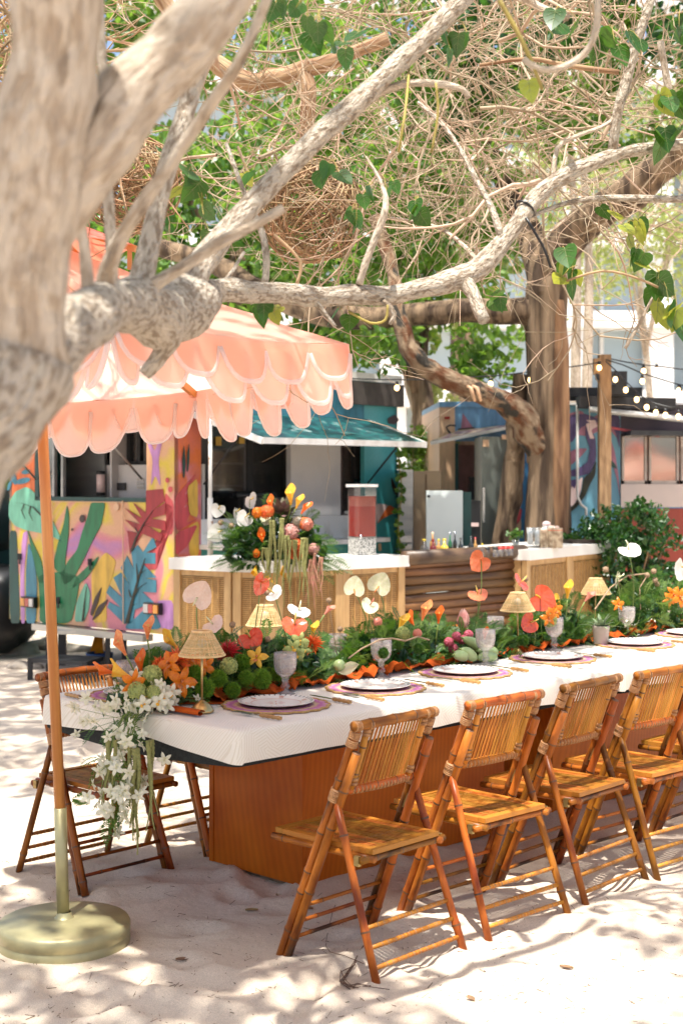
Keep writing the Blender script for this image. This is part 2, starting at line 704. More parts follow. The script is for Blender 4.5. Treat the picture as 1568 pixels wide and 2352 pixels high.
def sand_z(x, y):
    w = max(0.0, min(1.0, (12.5 - y) / 4)) * max(0.0, min(1.0, (7 - abs(x)) / 2))
    if w <= 0:
        return 0.0
    z = noise.noise(Vector((x * 2.1, y * 2.1, 3))) * .013
    z += noise.noise(Vector((x * 6.5, y * 6.5, 9))) * .009
    z += (1 - abs(noise.noise(Vector((x * 11, y * 11, 5))))) * .006
    for sx, sy, sa, ss in _steps:
        dx, dy = x - sx, y - sy
        if dx * dx + dy * dy < .09:
            c, s = math.cos(sa), math.sin(sa)
            u, v = (dx * c + dy * s) / (.15 * ss), (-dx * s + dy * c) / (.075 * ss)
            q = u * u + v * v
            if q < 3.5:
                z += (-.020 * math.exp(-q * q * .9) + .010 * math.exp(-(math.sqrt(q) - 1.25) ** 2 * 7)) * ss
    bx, by = x - TA.x, y - TA.y
    bt, bv = bx * TU.x + by * TU.y, bx * TW.x + by * TW.y
    for a0, a1 in ((.664, 1.855), (2.2, 3.5)):
        d = max(a0 - bt, bt - a1, .394 - bv, bv - .914)
        if d < .22:
            z += .034 * (1 - max(0, d) / .22) ** 2 * (.6 + .8 * noise.noise(Vector((x * 5, y * 5, 7))))
    e = math.hypot(x + .90, y - 4.67)
    if e < .42:
        z *= max(0, (e - .2) / .22)
    return z * w


def graded(lo, hi, flo, fhi, fine):
    a = list(np.arange(flo, fhi, fine))
    st, x, up = fine, a[-1], []
    while x < hi:
        st *= 1.18
        x += st
        up.append(x)
    st, x, dn = fine, a[0], []
    while x > lo:
        st *= 1.18
        x -= st
        dn.append(x)
    return dn[::-1] + a + up


def make_ground():
    xs = graded(-90, 90, -1.6, 2.4, .022)
    ys = graded(-40, 150, 2.9, 6.6, .022)
    nx, ny = len(xs), len(ys)
    V = [(x, y, sand_z(x, y)) for y in ys for x in xs]
    i = np.arange(nx - 1)[None, :] + np.arange(ny - 1)[:, None] * nx
    Fq = np.stack([i, i + 1, i + nx + 1, i + nx], axis=-1).reshape(-1, 4)
    o = np_object('sand_ground', V, Fq, M['sand'], smooth=True)
    tag(o, 'pale trampled beach sand with footprints under the table and chairs', kind='structure')


make_ground()

# ================================================================== planes of the food trailers
class Plane:
    def __init__(self, p0, d):
        self.p0 = Vector((p0[0], p0[1], 0))
        self.d = Vector((d[0], d[1], 0)).normalized()
        self.n = Vector((self.d.y, -self.d.x, 0))
        if self.n.y > 0:
            self.n = -self.n                       # towards the viewer

    def s_of(self, px, off=0):
        k = (px - CX) / F
        q = self.p0 + self.n * off
        return (k * q.y - q.x) / (self.d.x - k * self.d.y)

    def at(self, s, z, off=0):
        p = self.p0 + self.d * s + self.n * off
        return Vector((p.x, p.y, z))

    def pix(self, px, py, off=0):
        s = self.s_of(px, off)
        Y = (self.p0 + self.n * off + self.d * s).y
        return P(px, py, Y)

    def z_of(self, px, py, off=0):
        return self.pix(px, py, off).z


def wall(mb, pl, s0, s1, z0, z1, th=.04, off=0.0):
    """a wall piece whose outer face lies at off in front of the plane"""
    a = [pl.at(s0, z0, off), pl.at(s1, z0, off), pl.at(s1, z1, off), pl.at(s0, z1, off)]
    mb.prism(a, -pl.n * th)


def paint(parent, pl, pts, m, layer=1, label=None, name='painted_shape', k=.3515, ox=0.0, oy=872.7):
    """a flat painted shape lying a few millimetres proud of a trailer wall (pts in photo-crop units)"""
    off = .003 * layer
    q = [pl.pix(ox + x * k, oy + y * k, off) for x, y in pts]
    mb = MB()
    mb.prism(q, -pl.n * .002)
    o = mb.build(name, m, parent, smooth=False)
    if label:
        o['label'] = label
    return o


def smooth_poly(pts, it=2):
    for _ in range(it):
        out = []
        n = len(pts)
        for i in range(n):
            a, b = pts[i], pts[(i + 1) % n]
            out += [(a[0] * .87 + b[0] * .13, a[1] * .87 + b[1] * .13), (a[0] * .13 + b[0] * .87, a[1] * .13 + b[1] * .87)]
        pts = out
    return pts


def spray_mat(name, cols, scale=2.2, seed=0.0, rough=.42):
    """spray-painted ground coat: soft clouds of several colours"""
    m, nt, out = new_mat(name)
    N, L = nt.nodes, nt.links
    b = N.new('ShaderNodeBsdfPrincipled')
    b.inputs['Roughness'].default_value = rough
    tc = N.new('ShaderNodeTexCoord')
    mp = N.new('ShaderNodeMapping'); mp.inputs['Location'].default_value = (seed, seed * 1.7, seed * .6)
    L.new(tc.outputs['Object'], mp.inputs[0])
    nz = N.new('ShaderNodeTexNoise'); nz.inputs['Scale'].default_value = scale; nz.inputs['Detail'].default_value = 2.5
    nz.inputs['Distortion'].default_value = .9
    L.new(mp.outputs[0], nz.inputs['Vector'])
    r = N.new('ShaderNodeValToRGB')
    el = r.color_ramp.elements
    while len(el) < len(cols):
        el.new(.5)
    for i, c in enumerate(cols):
        el[i].position = .30 + .40 * i / max(1, len(cols) - 1)
        el[i].color = (*c, 1)
    L.new(nz.outputs['Fac'], r.inputs['Fac'])
    n2 = N.new('ShaderNodeTexNoise'); n2.inputs['Scale'].default_value = 60; n2.inputs['Detail'].default_value = 4
    L.new(mp.outputs[0], n2.inputs['Vector'])
    mr = N.new('ShaderNodeMapRange'); mr.inputs['To Min'].default_value = .82; mr.inputs['To Max'].default_value = 1.1
    L.new(n2.outputs['Fac'], mr.inputs['Value'])
    hs = N.new('ShaderNodeHueSaturation')
    L.new(mr.outputs[0], hs.inputs['Value']); L.new(r.outputs['Color'], hs.inputs['Color'])
    L.new(hs.outputs[0], b.inputs['Base Color'])
    L.new(b.outputs[0], out.inputs['Surface'])
    return m


def paint_mat(name, c, v=.78):
    c = tuple(max(0, x * 1.12 - .02 * (x < .12)) if x == max(c) else x * .86 for x in c)
    return mat(name, c, tuple(x * v * .82 for x in c), rough=.45, scale=7, detail=6, stretch=(3, 3, .8), lo=.3, hi=.62)


YEL, LIL, PINK, PEACH, ORG = (.64, .48, .035), (.42, .19, .42), (.62, .20, .24), (.66, .36, .20), (.66, .14, .02)
M['mural_base'] = spray_mat('mural_base', [PINK, LIL, PINK, PEACH, PEACH, YEL, PEACH, PINK, PINK], 1.5, 2.4)
M['mural_side'] = spray_mat('mural_side', [ORG, (.60, .14, .10), PINK, ORG, (.60, .14, .10), YEL], 2.6, 5.0)
M['mural_teal'] = spray_mat('mural_teal', [(.03, .26, .28), (.06, .34, .36), (.12, .40, .42)], 1.5, 1.0)
M['p_green'] = paint_mat('p_green', (.012, .16, .075))
M['p_teal'] = paint_mat('p_teal', (.06, .27, .28))
M['p_aqua'] = paint_mat('p_aqua', (.19, .42, .37))
M['p_red'] = paint_mat('p_red', (.28, .022, .028))
M['p_rose'] = paint_mat('p_rose', (.50, .08, .09))
M['p_dark'] = paint_mat('p_dark', (.02, .02, .024))
M['p_brown'] = paint_mat('p_brown', (.055, .025, .02))
M['p_yellow'] = paint_mat('p_yellow', (.66, .52, .07))
M['p_lilac'] = paint_mat('p_lilac', (.46, .28, .46))
M['p_deepteal'] = paint_mat('p_deepteal', (.008, .07, .06))
M['p_orange'] = paint_mat('p_orange', (.66, .19, .045))
M['p_cream'] = paint_mat('p_cream', (.68, .55, .33), .9)
M['p_blue'] = paint_mat('p_blue', (.10, .32, .46), .85)
M['p_skyblue'] = paint_mat('p_skyblue', (.18, .38, .46), .85)
M['p_purple'] = paint_mat('p_purple', (.10, .065, .14), .6)
M['p_mauve'] = paint_mat('p_mauve', (.36, .19, .27), .6)
M['p_white'] = paint_mat('p_white', (.70, .68, .64), .9)
M['white_metal'] = mat('white_metal', (.72, .70, .66), (.55, .50, .44), rough=.4, scale=7, lo=.25, hi=.5)
M['steel'] = mat('steel', (.42, .42, .41), (.30, .31, .31), rough=.32, metal=.85, scale=2, stretch=(1, 1, 6))
M['steel_warm'] = mat('steel_warm', (.34, .25, .15), (.20, .16, .11), rough=.4, metal=.55, scale=1.6)
M['grey_wall'] = mat('grey_wall', (.58, .55, .53), (.48, .46, .45), rough=.5, scale=2)
M['dark_frame'] = mat('dark_frame', (.018, .018, .02), rough=.5)
M['dark_inside'] = mat('dark_inside', (.03, .028, .028), rough=.7)
M['black_plastic'] = mat('black_plastic', (.012, .012, .013), rough=.35)
M['red_lens'] = mat('red_lens', (.45, .01, .01), rough=.15, coat=.5)
M['amber_lens'] = mat('amber_lens', (.75, .28, .02), rough=.15, coat=.5)
M['clear_lens'] = mat('clear_lens', (.6, .58, .55), rough=.15, coat=.5)
M['fridge_glass'] = glass_mat('fridge_glass', (.75, .8, .8), .05, .5)
M['window_glass'] = glass_mat('window_glass', (.8, .82, .82), .02, 1.1, body_col=(.7, .55, .5))
M['chrome'] = mat('chrome', (.6, .6, .6), rough=.2, metal=1)
M['old_wood'] = mat('old_wood', (.20, .13, .07), (.11, .07, .04), rough=.8, scale=5, stretch=(6, 6, 1))
M['rubber'] = mat('rubber', (.02, .02, .02), rough=.9)

# ------------------------------------------------------------------ trailer 1: the mural bar trailer
C1 = (-1.21, 10.3)
rear = Plane(C1, (-2.0, 1.69))
side = Plane(C1, (1.69, 2.0))
WT1 = math.hypot(2.0, 1.69) * .742
LT1 = 2.62
t1 = thing('food_trailer', 'food trailer with jungle leaves painted on its pink and yellow back', 'trailer',
           (C1[0], C1[1], 0))
ZB, ZT, SILL = .385, 2.34, 1.36
sw0, sw1 = rear.s_of(337), rear.s_of(82)
mb = MB()
wall(mb, rear, 0, WT1, ZB, SILL)
mb.build('rear_panel', M['mural_base'], t1, False)
mb = MB(); wall(mb, rear, 0, sw0, SILL, ZT); mb.build('corner_panel', M['mural_base'], t1, False)
mb = MB(); wall(mb, rear, sw1, WT1, SILL, ZT); mb.build('corner_panel', M['p_orange'], t1, False)
mb = MB(); wall(mb, rear, sw0, sw1, 2.02, ZT); mb.build('header_panel', M['p_orange'], t1, False)
# dark frame round the rear opening
mb = MB()
for s0, s1, z0, z1 in ((sw1 - .05, sw1, SILL, 2.02), (sw0, sw1, SILL - .012, SILL + .02)):
    wall(mb, rear, s0, s1, z0, z1, .05, .008)
mb.build('window_frame', M['p_deepteal'], t1, False)
mb = MB(); wall(mb, rear, sw1 - .20, sw1 - .06, SILL + .03, 2.0, .02, -.03); mb.build('window_pane', M['window_glass'], t1, False)
for px in (118, 138):
    mb = MB(); s = rear.s_of(px); wall(mb, rear, s - .012, s + .012, SILL, 2.0, .03, -.02); mb.build('window_post', M['steel'], t1, False)
# rear hatch raised above the opening
mb = MB()
a, b_ = rear.at(sw0, 2.02, .01), rear.at(sw1, 2.02, .01)
mb.prism([a, b_, b_ + rear.n * .62 + Vector((0, 0, -.10)), a + rear.n * .62 + Vector((0, 0, -.10))], (0, 0, .035))
h1 = mb.build('rear_hatch', M['white_metal'], t1, False)
for s in (sw0 + .03, sw1 - .03):
    mb = MB(); mb.tube([rear.at(s, 1.52, .02), rear.at(s, 1.94, .5)], .009, 6); mb.build('hatch_strut', M['steel'], t1)
# interior seen through the openings
mb = MB()
wall(mb, rear, .04, WT1 - .04, ZB + .02, ZB + .05, 2.5, -.05)
mb.build('inside_floor', M['dark_inside'], t1, False)
mb = MB(); s0 = rear.s_of(240, -.32); s1 = rear.s_of(140, -.32)
wall(mb, rear, s0, s1, ZB + .05, 2.0, .03, -.32); mb.build('steel_panel', M['steel'], t1, False)
mb = MB(); wall(mb, rear, .06, s0 - .004, ZB + .05, 1.63, .03, -.34); mb.build('inside_counter', M['grey_wall'], t1, False)
mb = MB()
for x in (244, 270, 295, 318, 336):
    s = rear.s_of(x, -.42); wall(mb, rear, s - .02, s + .02, 1.63, 2.1, .04, -.42)
wall(mb, rear, rear.s_of(337, -.42), s0, 1.62, 1.66, .04, -.42)
mb.build('black_shelf_frame', M['dark_frame'], t1, False)
mb = MB(); wall(mb, rear, rear.s_of(337, -.5), s0, 1.64, 2.12, .03, -.5); mb.build('inside_wall', M['grey_wall'], t1, False)
mb = MB()
c0 = rear.pix(232, 1110, -.26); mb.tube([c0 + Vector((0, 0, -.07)), c0 + Vector((0, 0, .07))], .034, 10)
mb.build('extinguisher', M['p_white'], t1)
mb = MB()
for dz in (-.085, .085):
    mb.tube([c0 + Vector((0, 0, dz - .012)), c0 + Vector((0, 0, dz + .012))], .037, 10)
mb.build('extinguisher_band', M['black_plastic'], t1)
mb = MB(); wall(mb, rear, rear.s_of(289, -.33), rear.s_of(271, -.33), rear.z_of(280, 1126, -.33), rear.z_of(280, 1109, -.33), .012, -.322)
mb.build('socket_plate', M['dark_frame'], t1, False)
mb = MB()
for r_ in range(3):
    for c_ in range(3):
        a = rear.pix(316 + c_ * 6, 1102 + r_ * 9, -.33)
        mb.box(a, (.014, .012, .02))
mb.build('switch', M['white_metal'], t1, False)

# serving side
sa, sb = side.s_of(462), side.s_of(836)
OZ0, OZ1 = 1.22, 2.02
mb = MB(); wall(mb, side, .001, sa, ZB, ZT); mb.build('side_panel', M['mural_side'], t1, False)
mb = MB(); wall(mb, side, sb, LT1, ZB, ZT); mb.build('side_panel', M['mural_teal'], t1, False)
mb = MB(); wall(mb, side, sa, sb, ZB, 1.02); mb.build('lower_panel', M['mural_teal'], t1, False)
mb = MB(); wall(mb, side, sa, sb, 1.02, OZ0); mb.build('counter_front', M['white_metal'], t1, False)
mb = MB(); wall(mb, side, sa, sb, OZ1, ZT); mb.build('header_panel', M['p_teal'], t1, False)
mb = MB()
wall(mb, side, sa - .02, sb + .02, 1.0, 1.035, -.26, .003)
mb.build('serving_shelf', M['white_metal'], t1, False)
for s in (sa + .2, (sa + sb) / 2, sb - .2):
    mb = MB(); mb.beam(side.at(s, .78, .005), side.at(s, .995, .22), .02, .02); mb.build('shelf_bracket', M['dark_frame'], t1, False)
# roof and dark fascia at the far end
mb = MB()
c = [rear.at(WT1 + .03, ZT, .03), rear.at(-.03, ZT, .03), side.at(LT1 + .03, ZT, .03), side.at(LT1 + .03, ZT, -WT1 - .03)]
mb.prism(c, (0, 0, .07)); mb.build('roof', M['white_metal'], t1, False)
mb = MB(); wall(mb, side, side.s_of(780), LT1 + .02, 2.14, ZT - .01, .05, .06); mb.build('rolled_awning', mat('brown_canvas', (.085, .07, .06), rough=.8), t1, False)
# far and inner walls, so that the box is closed
mb = MB()
e0, e1 = side.at(LT1, ZB, 0), side.at(LT1, ZB, -WT1)
mb.prism([e0, e1, e1 + Vector((0, 0, ZT - ZB)), e0 + Vector((0, 0, ZT - ZB))], -side.d * .04)
e2 = rear.at(WT1, ZB, 0)
mb.prism([e1, e2, e2 + Vector((0, 0, ZT - ZB)), e1 + Vector((0, 0, ZT - ZB))], side.n * .04)
mb.build('far_wall', M['mural_teal'], t1, False)
mb = MB()
wall(mb, side, sa, sb + .2, 1.0, 2.2, .02, -1.0)
mb.build('inside_wall', M['grey_wall'], t1, False)
# awning hatch, painted underside, white edge
hz0, hz1 = 2.0, 1.785
A0, A1 = side.at(side.s_of(436), hz0, .01), side.at(side.s_of(842), hz0, .01)
B0, B1 = side.pix(603, 1013, .747), side.pix(978, 1019, .747)
B0.z = hz1; B1.z = hz1 + .005
mb = MB(); mb.prism([A0, A1, B1, B0], (0, 0, .02)); hatch = mb.build('awning_hatch', spray_mat('awning_paint', [(.01, .02, .03), (.008, .05, .06), (.010, .12, .115), (.010, .02, .035), (.012, .12, .115), (.26, .31, .30)], 5.5, 8), t1, False)
mb = MB(); mb.beam(B0 + Vector((0, 0, .004)), B1 + Vector((0, 0, .004)), .02, .045); mb.beam(A0, B0, .02, .045); mb.beam(A1, B1, .02, .045)
mb.build('hatch_edge', M['white_metal'], hatch, False)
mb = MB(); q = side.at(side.s_of(483, .55), .97, .55)
mb.tube([q, q + Vector((0, 0, .96))], .013, 8); mb.tube([q, q + Vector((0, 0, .42))], .019, 8)
mb.build('prop_pole', mat('rusty_white', (.68, .64, .58), (.30, .13, .05), rough=.5, scale=16, lo=.32, hi=.4), t1)
mb = MB(); wall(mb, side, side.s_of(462, .5), side.s_of(530, .5), .955, .985, -.06, .5); mb.build('prop_foot', M['white_metal'], t1, False)
for s_ in (sa + .01, sb + .02):
    mb = MB(); mb.tube([side.at(s_, 1.48, .02), side.at(s_, hz0 - .13, .42)], .008, 6); mb.build('hatch_strut', M['dark_frame'], t1)
# mural on the back
K = [
    ('p_aqua', smooth_poly([(58, 900), (60, 800), (100, 730), (170, 698), (205, 715), (280, 800), (350, 930), (412, 1062), (320, 1010), (180, 985), (100, 955)]), 'pale teal painted leaf'),
    ('p_green', smooth_poly([(178, 965), (215, 1060), (268, 1170), (300, 1320), (255, 1330), (215, 1160)]), None),
    ('p_green', smooth_poly([(438, 812), (415, 950), (380, 1060), (345, 1220), (425, 1300), (428, 1170), (450, 1000), (452, 880)]), None),
    ('p_green', smooth_poly([(595, 797), (690, 797), (662, 950), (600, 1060), (545, 1180), (480, 1300), (425, 1340), (395, 1290), (440, 1190), (505, 1110), (535, 1000), (570, 900)]), 'tall dark green painted blade'),
    ('p_green', smooth_poly([(650, 1145), (622, 1220), (560, 1300), (470, 1370), (498, 1290), (570, 1220)]), None),
    ('p_green', smooth_poly([(248, 1280), (400, 1250), (525, 1290), (505, 1420), (465, 1590), (258, 1590), (262, 1450)]), None),
    ('p_red', [(850, 1140), (836, 1010), (830, 985), (905, 1000), (815, 912), (920, 945), (815, 836), (930, 905), (868, 800), (952, 868), (955, 722), (1065, 712), (1078, 790), (1000, 850), (1082, 800), (1078, 880), (990, 905), (1082, 920), (1082, 985), (965, 955), (1062, 1010), (1050, 1055), (930, 1005), (885, 1070)], 'dark red painted leaf'),
    ('p_teal', [(812, 1593), (702, 1485), (716, 1450), (792, 1490), (695, 1390), (716, 1343), (802, 1425), (742, 1292), (790, 1258), (845, 1335), (790, 1228), (832, 1148), (872, 1232), (858, 1120), (900, 1078), (935, 1125), (1000, 1020), (1022, 1092), (955, 1130), (1016, 1130), (1016, 1202), (935, 1200), (1022, 1292), (950, 1295), (1022, 1310), (1022, 1390), (930, 1385), (1005, 1452), (935, 1480), (882, 1502), (868, 1593)], 'big teal painted leaf'),
    ('p_aqua', smooth_poly([(488, 1580), (500, 1450), (562, 1318), (590, 1390), (582, 1500), (548, 1580)]), None),
    ('p_brown', smooth_poly([(588, 1530), (618, 1425), (668, 1346), (642, 1450), (604, 1545)]), None),
    ('p_brown', smooth_poly([(598, 1580), (640, 1480), (712, 1425), (662, 1520)]), None),
    ('p_deepteal', smooth_poly([(62, 985), (110, 985), (120, 1200), (135, 1590), (66, 1590)]), None),
    ('p_lilac', smooth_poly([(150, 1000), (185, 985), (160, 1250), (165, 1590), (138, 1590), (132, 1250)]), None),
    ('p_teal', smooth_poly([(186, 1050), (225, 1180), (245, 1330), (235, 1590), (170, 1590), (170, 1250)]), None),
    ('p_yellow', smooth_poly([(600, 1250), (690, 1120), (760, 1180), (735, 1290), (690, 1400), (700, 1580), (610, 1590), (600, 1400)]), None),
    ('p_rose', smooth_poly([(900, 1240), (1130, 980), (1135, 800), (1075, 730), (1090, 1000), (1060, 1060), (1030, 1120), (1028, 1240)]), None),
    ('p_lilac', smooth_poly([(1030, 1440), (1130, 1440), (1134, 1630), (1060, 1630), (1025, 1540)]), None),
    ('p_teal', smooth_poly([(880, 1560), (950, 1490), (1010, 1510), (1060, 1630), (822, 1628), (822, 1600)]), None),
    ('p_lilac', smooth_poly([(975, 380), (1010, 470), (1045, 380), (1060, 400), (1035, 520), (1050, 700), (1015, 620), (985, 700), (1000, 520), (965, 420)]), None),
    ('p_rose', smooth_poly([(1080, 800), (1128, 830), (1132, 1000), (1090, 1020)]), None),
]
for mname, pts, lab in K:
    paint(t1, rear, pts, M[mname], 1 if mname in ('p_yellow', 'p_rose', 'p_lilac', 'p_deepteal') else (3 if mname in ('p_red', 'p_brown') else 2), lab,
          'painted_leaf' if mname not in ('p_yellow', 'p_rose', 'p_lilac') else 'painted_patch')


def vein(pl, pts, w, m, layer=5, k=.3515, ox=0.0, oy=872.7, parent=None):
    q = []
    n = len(pts)
    for i, (x, y) in enumerate(pts):
        ww = w * (1 - .8 * i / (n - 1))
        q.append((x - ww, y))
    for i in range(n - 1, -1, -1):
        x, y = pts[i]
        ww = w * (1 - .8 * i / (n - 1))
        q.append((x + ww, y))
    paint(parent or t1, pl, q, m, layer, None, 'painted_vein', k, ox, oy)


vein(rear, [(828, 1590), (862, 1450), (905, 1290), (948, 1165)], 12, M['p_dark'])
vein(rear, [(870, 1420), (905, 1360), (960, 1320)], 7, M['p_dark'])
vein(rear, [(855, 1420), (840, 1370)], 6, M['p_dark'])
vein(rear, [(900, 1310), (895, 1250), (890, 1200)], 6, M['p_dark'])
vein(rear, [(915, 1265), (955, 1238)], 5, M['p_dark'])
vein(rear, [(852, 1480), (900, 1460)], 6, M['p_dark'])
vein(rear, [(858, 1120), (890, 1030), (935, 945), (1000, 850)], 8, M['p_dark'])
vein(rear, [(900, 1000), (880, 960)], 4, M['p_dark'])
vein(rear, [(925, 960), (980, 930)], 4, M['p_dark'])
vein(rear, [(540, 1575), (552, 1450), (565, 1350)], 6, M['p_dark'])
vein(rear, [(270, 885), (215, 830), (140, 805), (72, 800)], 7, M['p_dark'])
vein(rear, [(200, 825), (190, 870), (215, 920)], 4, M['p_dark'])
vein(rear, [(160, 810), (140, 850), (165, 905)], 4, M['p_dark'])
for cx, cy, r_, mm in ((537, 907, 26, 'p_brown'), (472, 978, 9, 'p_brown'), (1093, 655, 18, 'p_rose'), (1112, 715, 20, 'p_rose'), (760, 830, 26, 'p_cream')):
    paint(t1, rear, [(cx + r_ * .7 * math.cos(a * .5236), cy + r_ * math.sin(a * .5236)) for a in range(12)], M[mm], 4, None, 'painted_dot')
for cx, cy, w_, h_, ang in ((145, 515, 30, 75, .15), (90, 640, 35, 95, -.3), (170, 600, 60, 32, -.2), (150, 660, 100, 38, -.25), (188, 470, 24, 70, .2), (62, 690, 22, 70, .3)):
    paint(t1, rear, [(cx + w_ * .5 * math.cos(a) * math.cos(ang) - h_ * .5 * math.sin(a) * math.sin(ang), cy + w_ * .5 * math.cos(a) * math.sin(ang) + h_ * .5 * math.sin(a) * math.cos(ang)) for a in [i * .5236 for i in range(12)]], M['p_teal'], 2, None, 'painted_leaf')
# side mural: red fronds and dark blades next to the window
S1 = [
    ('p_rose', smooth_poly([(1150, 760), (1290, 600), (1200, 760), (1290, 700), (1190, 850), (1300, 760), (1210, 940), (1300, 900), (1160, 990), (1140, 900)], 1)),
    ('p_rose', smooth_poly([(1150, 1000), (1298, 940), (1230, 1080), (1150, 1150)], 1)),
    ('p_yellow', smooth_poly([(1225, 700), (1292, 640), (1295, 900), (1240, 880)], 1)),
    ('p_yellow', smooth_poly([(1230, 960), (1300, 920), (1300, 1150), (1240, 1150)], 1)),
    ('p_deepteal', smooth_poly([(1198, 640), (1192, 520), (1205, 420), (1214, 540), (1208, 640)])),
    ('p_deepteal', smooth_poly([(1222, 600), (1225, 480), (1238, 408), (1240, 520), (1230, 600)])),
    ('p_brown', smooth_poly([(1245, 880), (1265, 800), (1292, 750), (1275, 850)])),
    ('p_deepteal', smooth_poly([(1140, 360), (1160, 300), (1182, 280), (1165, 340)])),
]
for i, (mname, pts) in enumerate(S1):
    paint(t1, side, pts, M[mname], 1 + i % 3 + (i > 3), None, 'painted_leaf')
# painted shapes on the teal end
for pts, mname in (([(1500, 490), (1535, 560), (1558, 650), (1530, 620), (1505, 560)], 'p_brown'), ([(1385, 690), (1480, 700), (1440, 760), (1395, 850)], 'p_white'),
                   ([(1485, 700), (1558, 745), (1440, 800), (1390, 850), (1440, 760)], 'p_orange'), ([(1470, 50), (1530, 20), (1560, 60), (1530, 95), (1480, 90)], 'p_brown'),
                   ([(1400, 995), (1425, 990), (1428, 1045), (1405, 1050)], 'p_cream')):
    paint(t1, side, smooth_poly(pts), M[mname], 2, None, 'painted_patch', k=.3047, ox=441, oy=946)
# door seams, latches, lamps
for x0, y0, x1, y1 in ((342, 800, 350, 1590), (803, 790, 806, 1595), (346, 795, 803, 799)):
    mb = MB(); mb.beam(rear.pix(x0 * .3515, 872.7 + y0 * .3515, .016), rear.pix(x1 * .3515, 872.7 + y1 * .3515, .016), .006, .006)
    mb.build('door_seam', M['p_cream'], t1, False)
for x, y in ((130, 1155), (588, 1190), (380, 1440)):
    mb = MB(); c0 = rear.pix(x * .3515, 872.7 + y * .3515, .018)
    mb.box(c0, (.03, .012, .05)); mb.box(c0 + Vector((.004, -.012, -.03)), (.012, .014, .06)); mb.build('latch', M['dark_frame'], t1, False)
for cx, order in ((192, ('amber_lens', 'red_lens', 'clear_lens')), (1000, ('clear_lens', 'red_lens', 'amber_lens'))):
    cy = 1452 if cx < 500 else 1494
    c0 = rear.pix(cx * .3515, 872.7 + cy * .3515, .03)
    rz = math.atan2(rear.d.y, rear.d.x)
    mb = MB(); mb.box(c0, (.17, .035, .085), rz); lt = mb.build('tail_lamp', M['black_plastic'], t1, False)
    for i, mn in enumerate(order):
        mb = MB(); mb.box(c0 - rear.d * (.052 * (i - 1)) + rear.n * .018, (.046, .02, .062), rz); mb.build('lens', M[mn], lt, False)
mb = MB(); mb.box(rear.at(WT1 * .45, ZB - .03, .05), (1.3, .1, .05), math.atan2(rear.d.y, rear.d.x)); mb.build('bumper', M['steel'], t1, False)
for s in (.9, 1.45):
    c0 = side.at(s, .31, -.12)
    mb = MB(); mb.tube([c0, c0 - side.n * .2], .31, 20); w = mb.build('wheel', M['rubber'], t1)
    mb = MB(); mb.tube([c0 + side.n * .004, c0 - side.n * .1], .16, 16); mb.build('rim', M['steel'], w)
mb = MB(); mb.beam(rear.at(.25, ZB - .05, -.2), rear.at(.25, ZB - .05, -2.4), .08, .1); mb.beam(rear.at(WT1 - .25, ZB - .05, -.2), rear.at(WT1 - .25, ZB - .05, -2.4), .08, .1)
for s in (.3, WT1 - .3):
    mb.beam(rear.at(s, 0, -.3), rear.at(s, ZB - .02, -.3), .06, .06, (1, 0, 0))
mb.build('chassis', M['dark_frame'], t1, False)

# fridge with glass doors standing inside the trailer
fr = thing('drinks_fridge', 'black glass-door drinks fridge inside the serving window of the mural trailer', 'fridge', side.at(.3, ZB + .05, -.45))
f0, f1 = side.s_of(478, -.35), side.s_of(662, -.35)
mb = MB(); wall(mb, side, f0, f1, 1.0, 2.05, .04, -.75); mb.build('back_panel', M['dark_inside'], fr, False)
mb = MB()
for s in (f0, (f0 + f1) / 2, f1):
    wall(mb, side, s - .03, s + .03, 1.0, 2.05, .06, -.34)
wall(mb, side, f0, f1, 1.99, 2.05, .06, -.34)
wall(mb, side, f0, f1, 1.0, 1.1, .06, -.34)
mb.build('door_frame', M['dark_frame'], fr, False)
for a, b_ in ((f0, (f0 + f1) / 2), ((f0 + f1) / 2, f1)):
    mb = MB(); wall(mb, side, a + .03, b_ - .03, 1.1, 1.99, .01, -.35); mb.build('door_glass', M['fridge_glass'], fr, False)
mb = MB()
for z in (1.28, 1.46, 1.64, 1.82):
    wall(mb, side, f0 + .02, f1 - .02, z, z + .012, .3, -.42)
mb.build('wire_shelf', M['steel'], fr, False)
mb = MB()
for z in (1.1, 1.292, 1.472, 1.652):
    s = f0 + .06
    while s < f1 - .06:
        c0 = side.at(s, z, -.5); h = R.uniform(.09, .13)
        mb.tube([c0, c0 + Vector((0, 0, h * .7)), c0 + Vector((0, 0, h * .8)), c0 + Vector((0, 0, h))], [.026, .026, .011, .011], 7)
        s += R.uniform(.06, .075)
o = mb.build('drink_bottles', mat('dark_bottle', (.30, .26, .12), (.05, .09, .05), rough=.2, scale=9, lo=.45, hi=.55, island=.5), fr); o['kind'] = 'stuff'
for s, z in ((f0 + .07, 1.78), (f0 + .33, 1.80)):
    mb = MB(); wall(mb, side, s, s + .06, z, z + .07, .004, -.333); mb.build('yellow_notice', M['p_yellow'], fr, False)
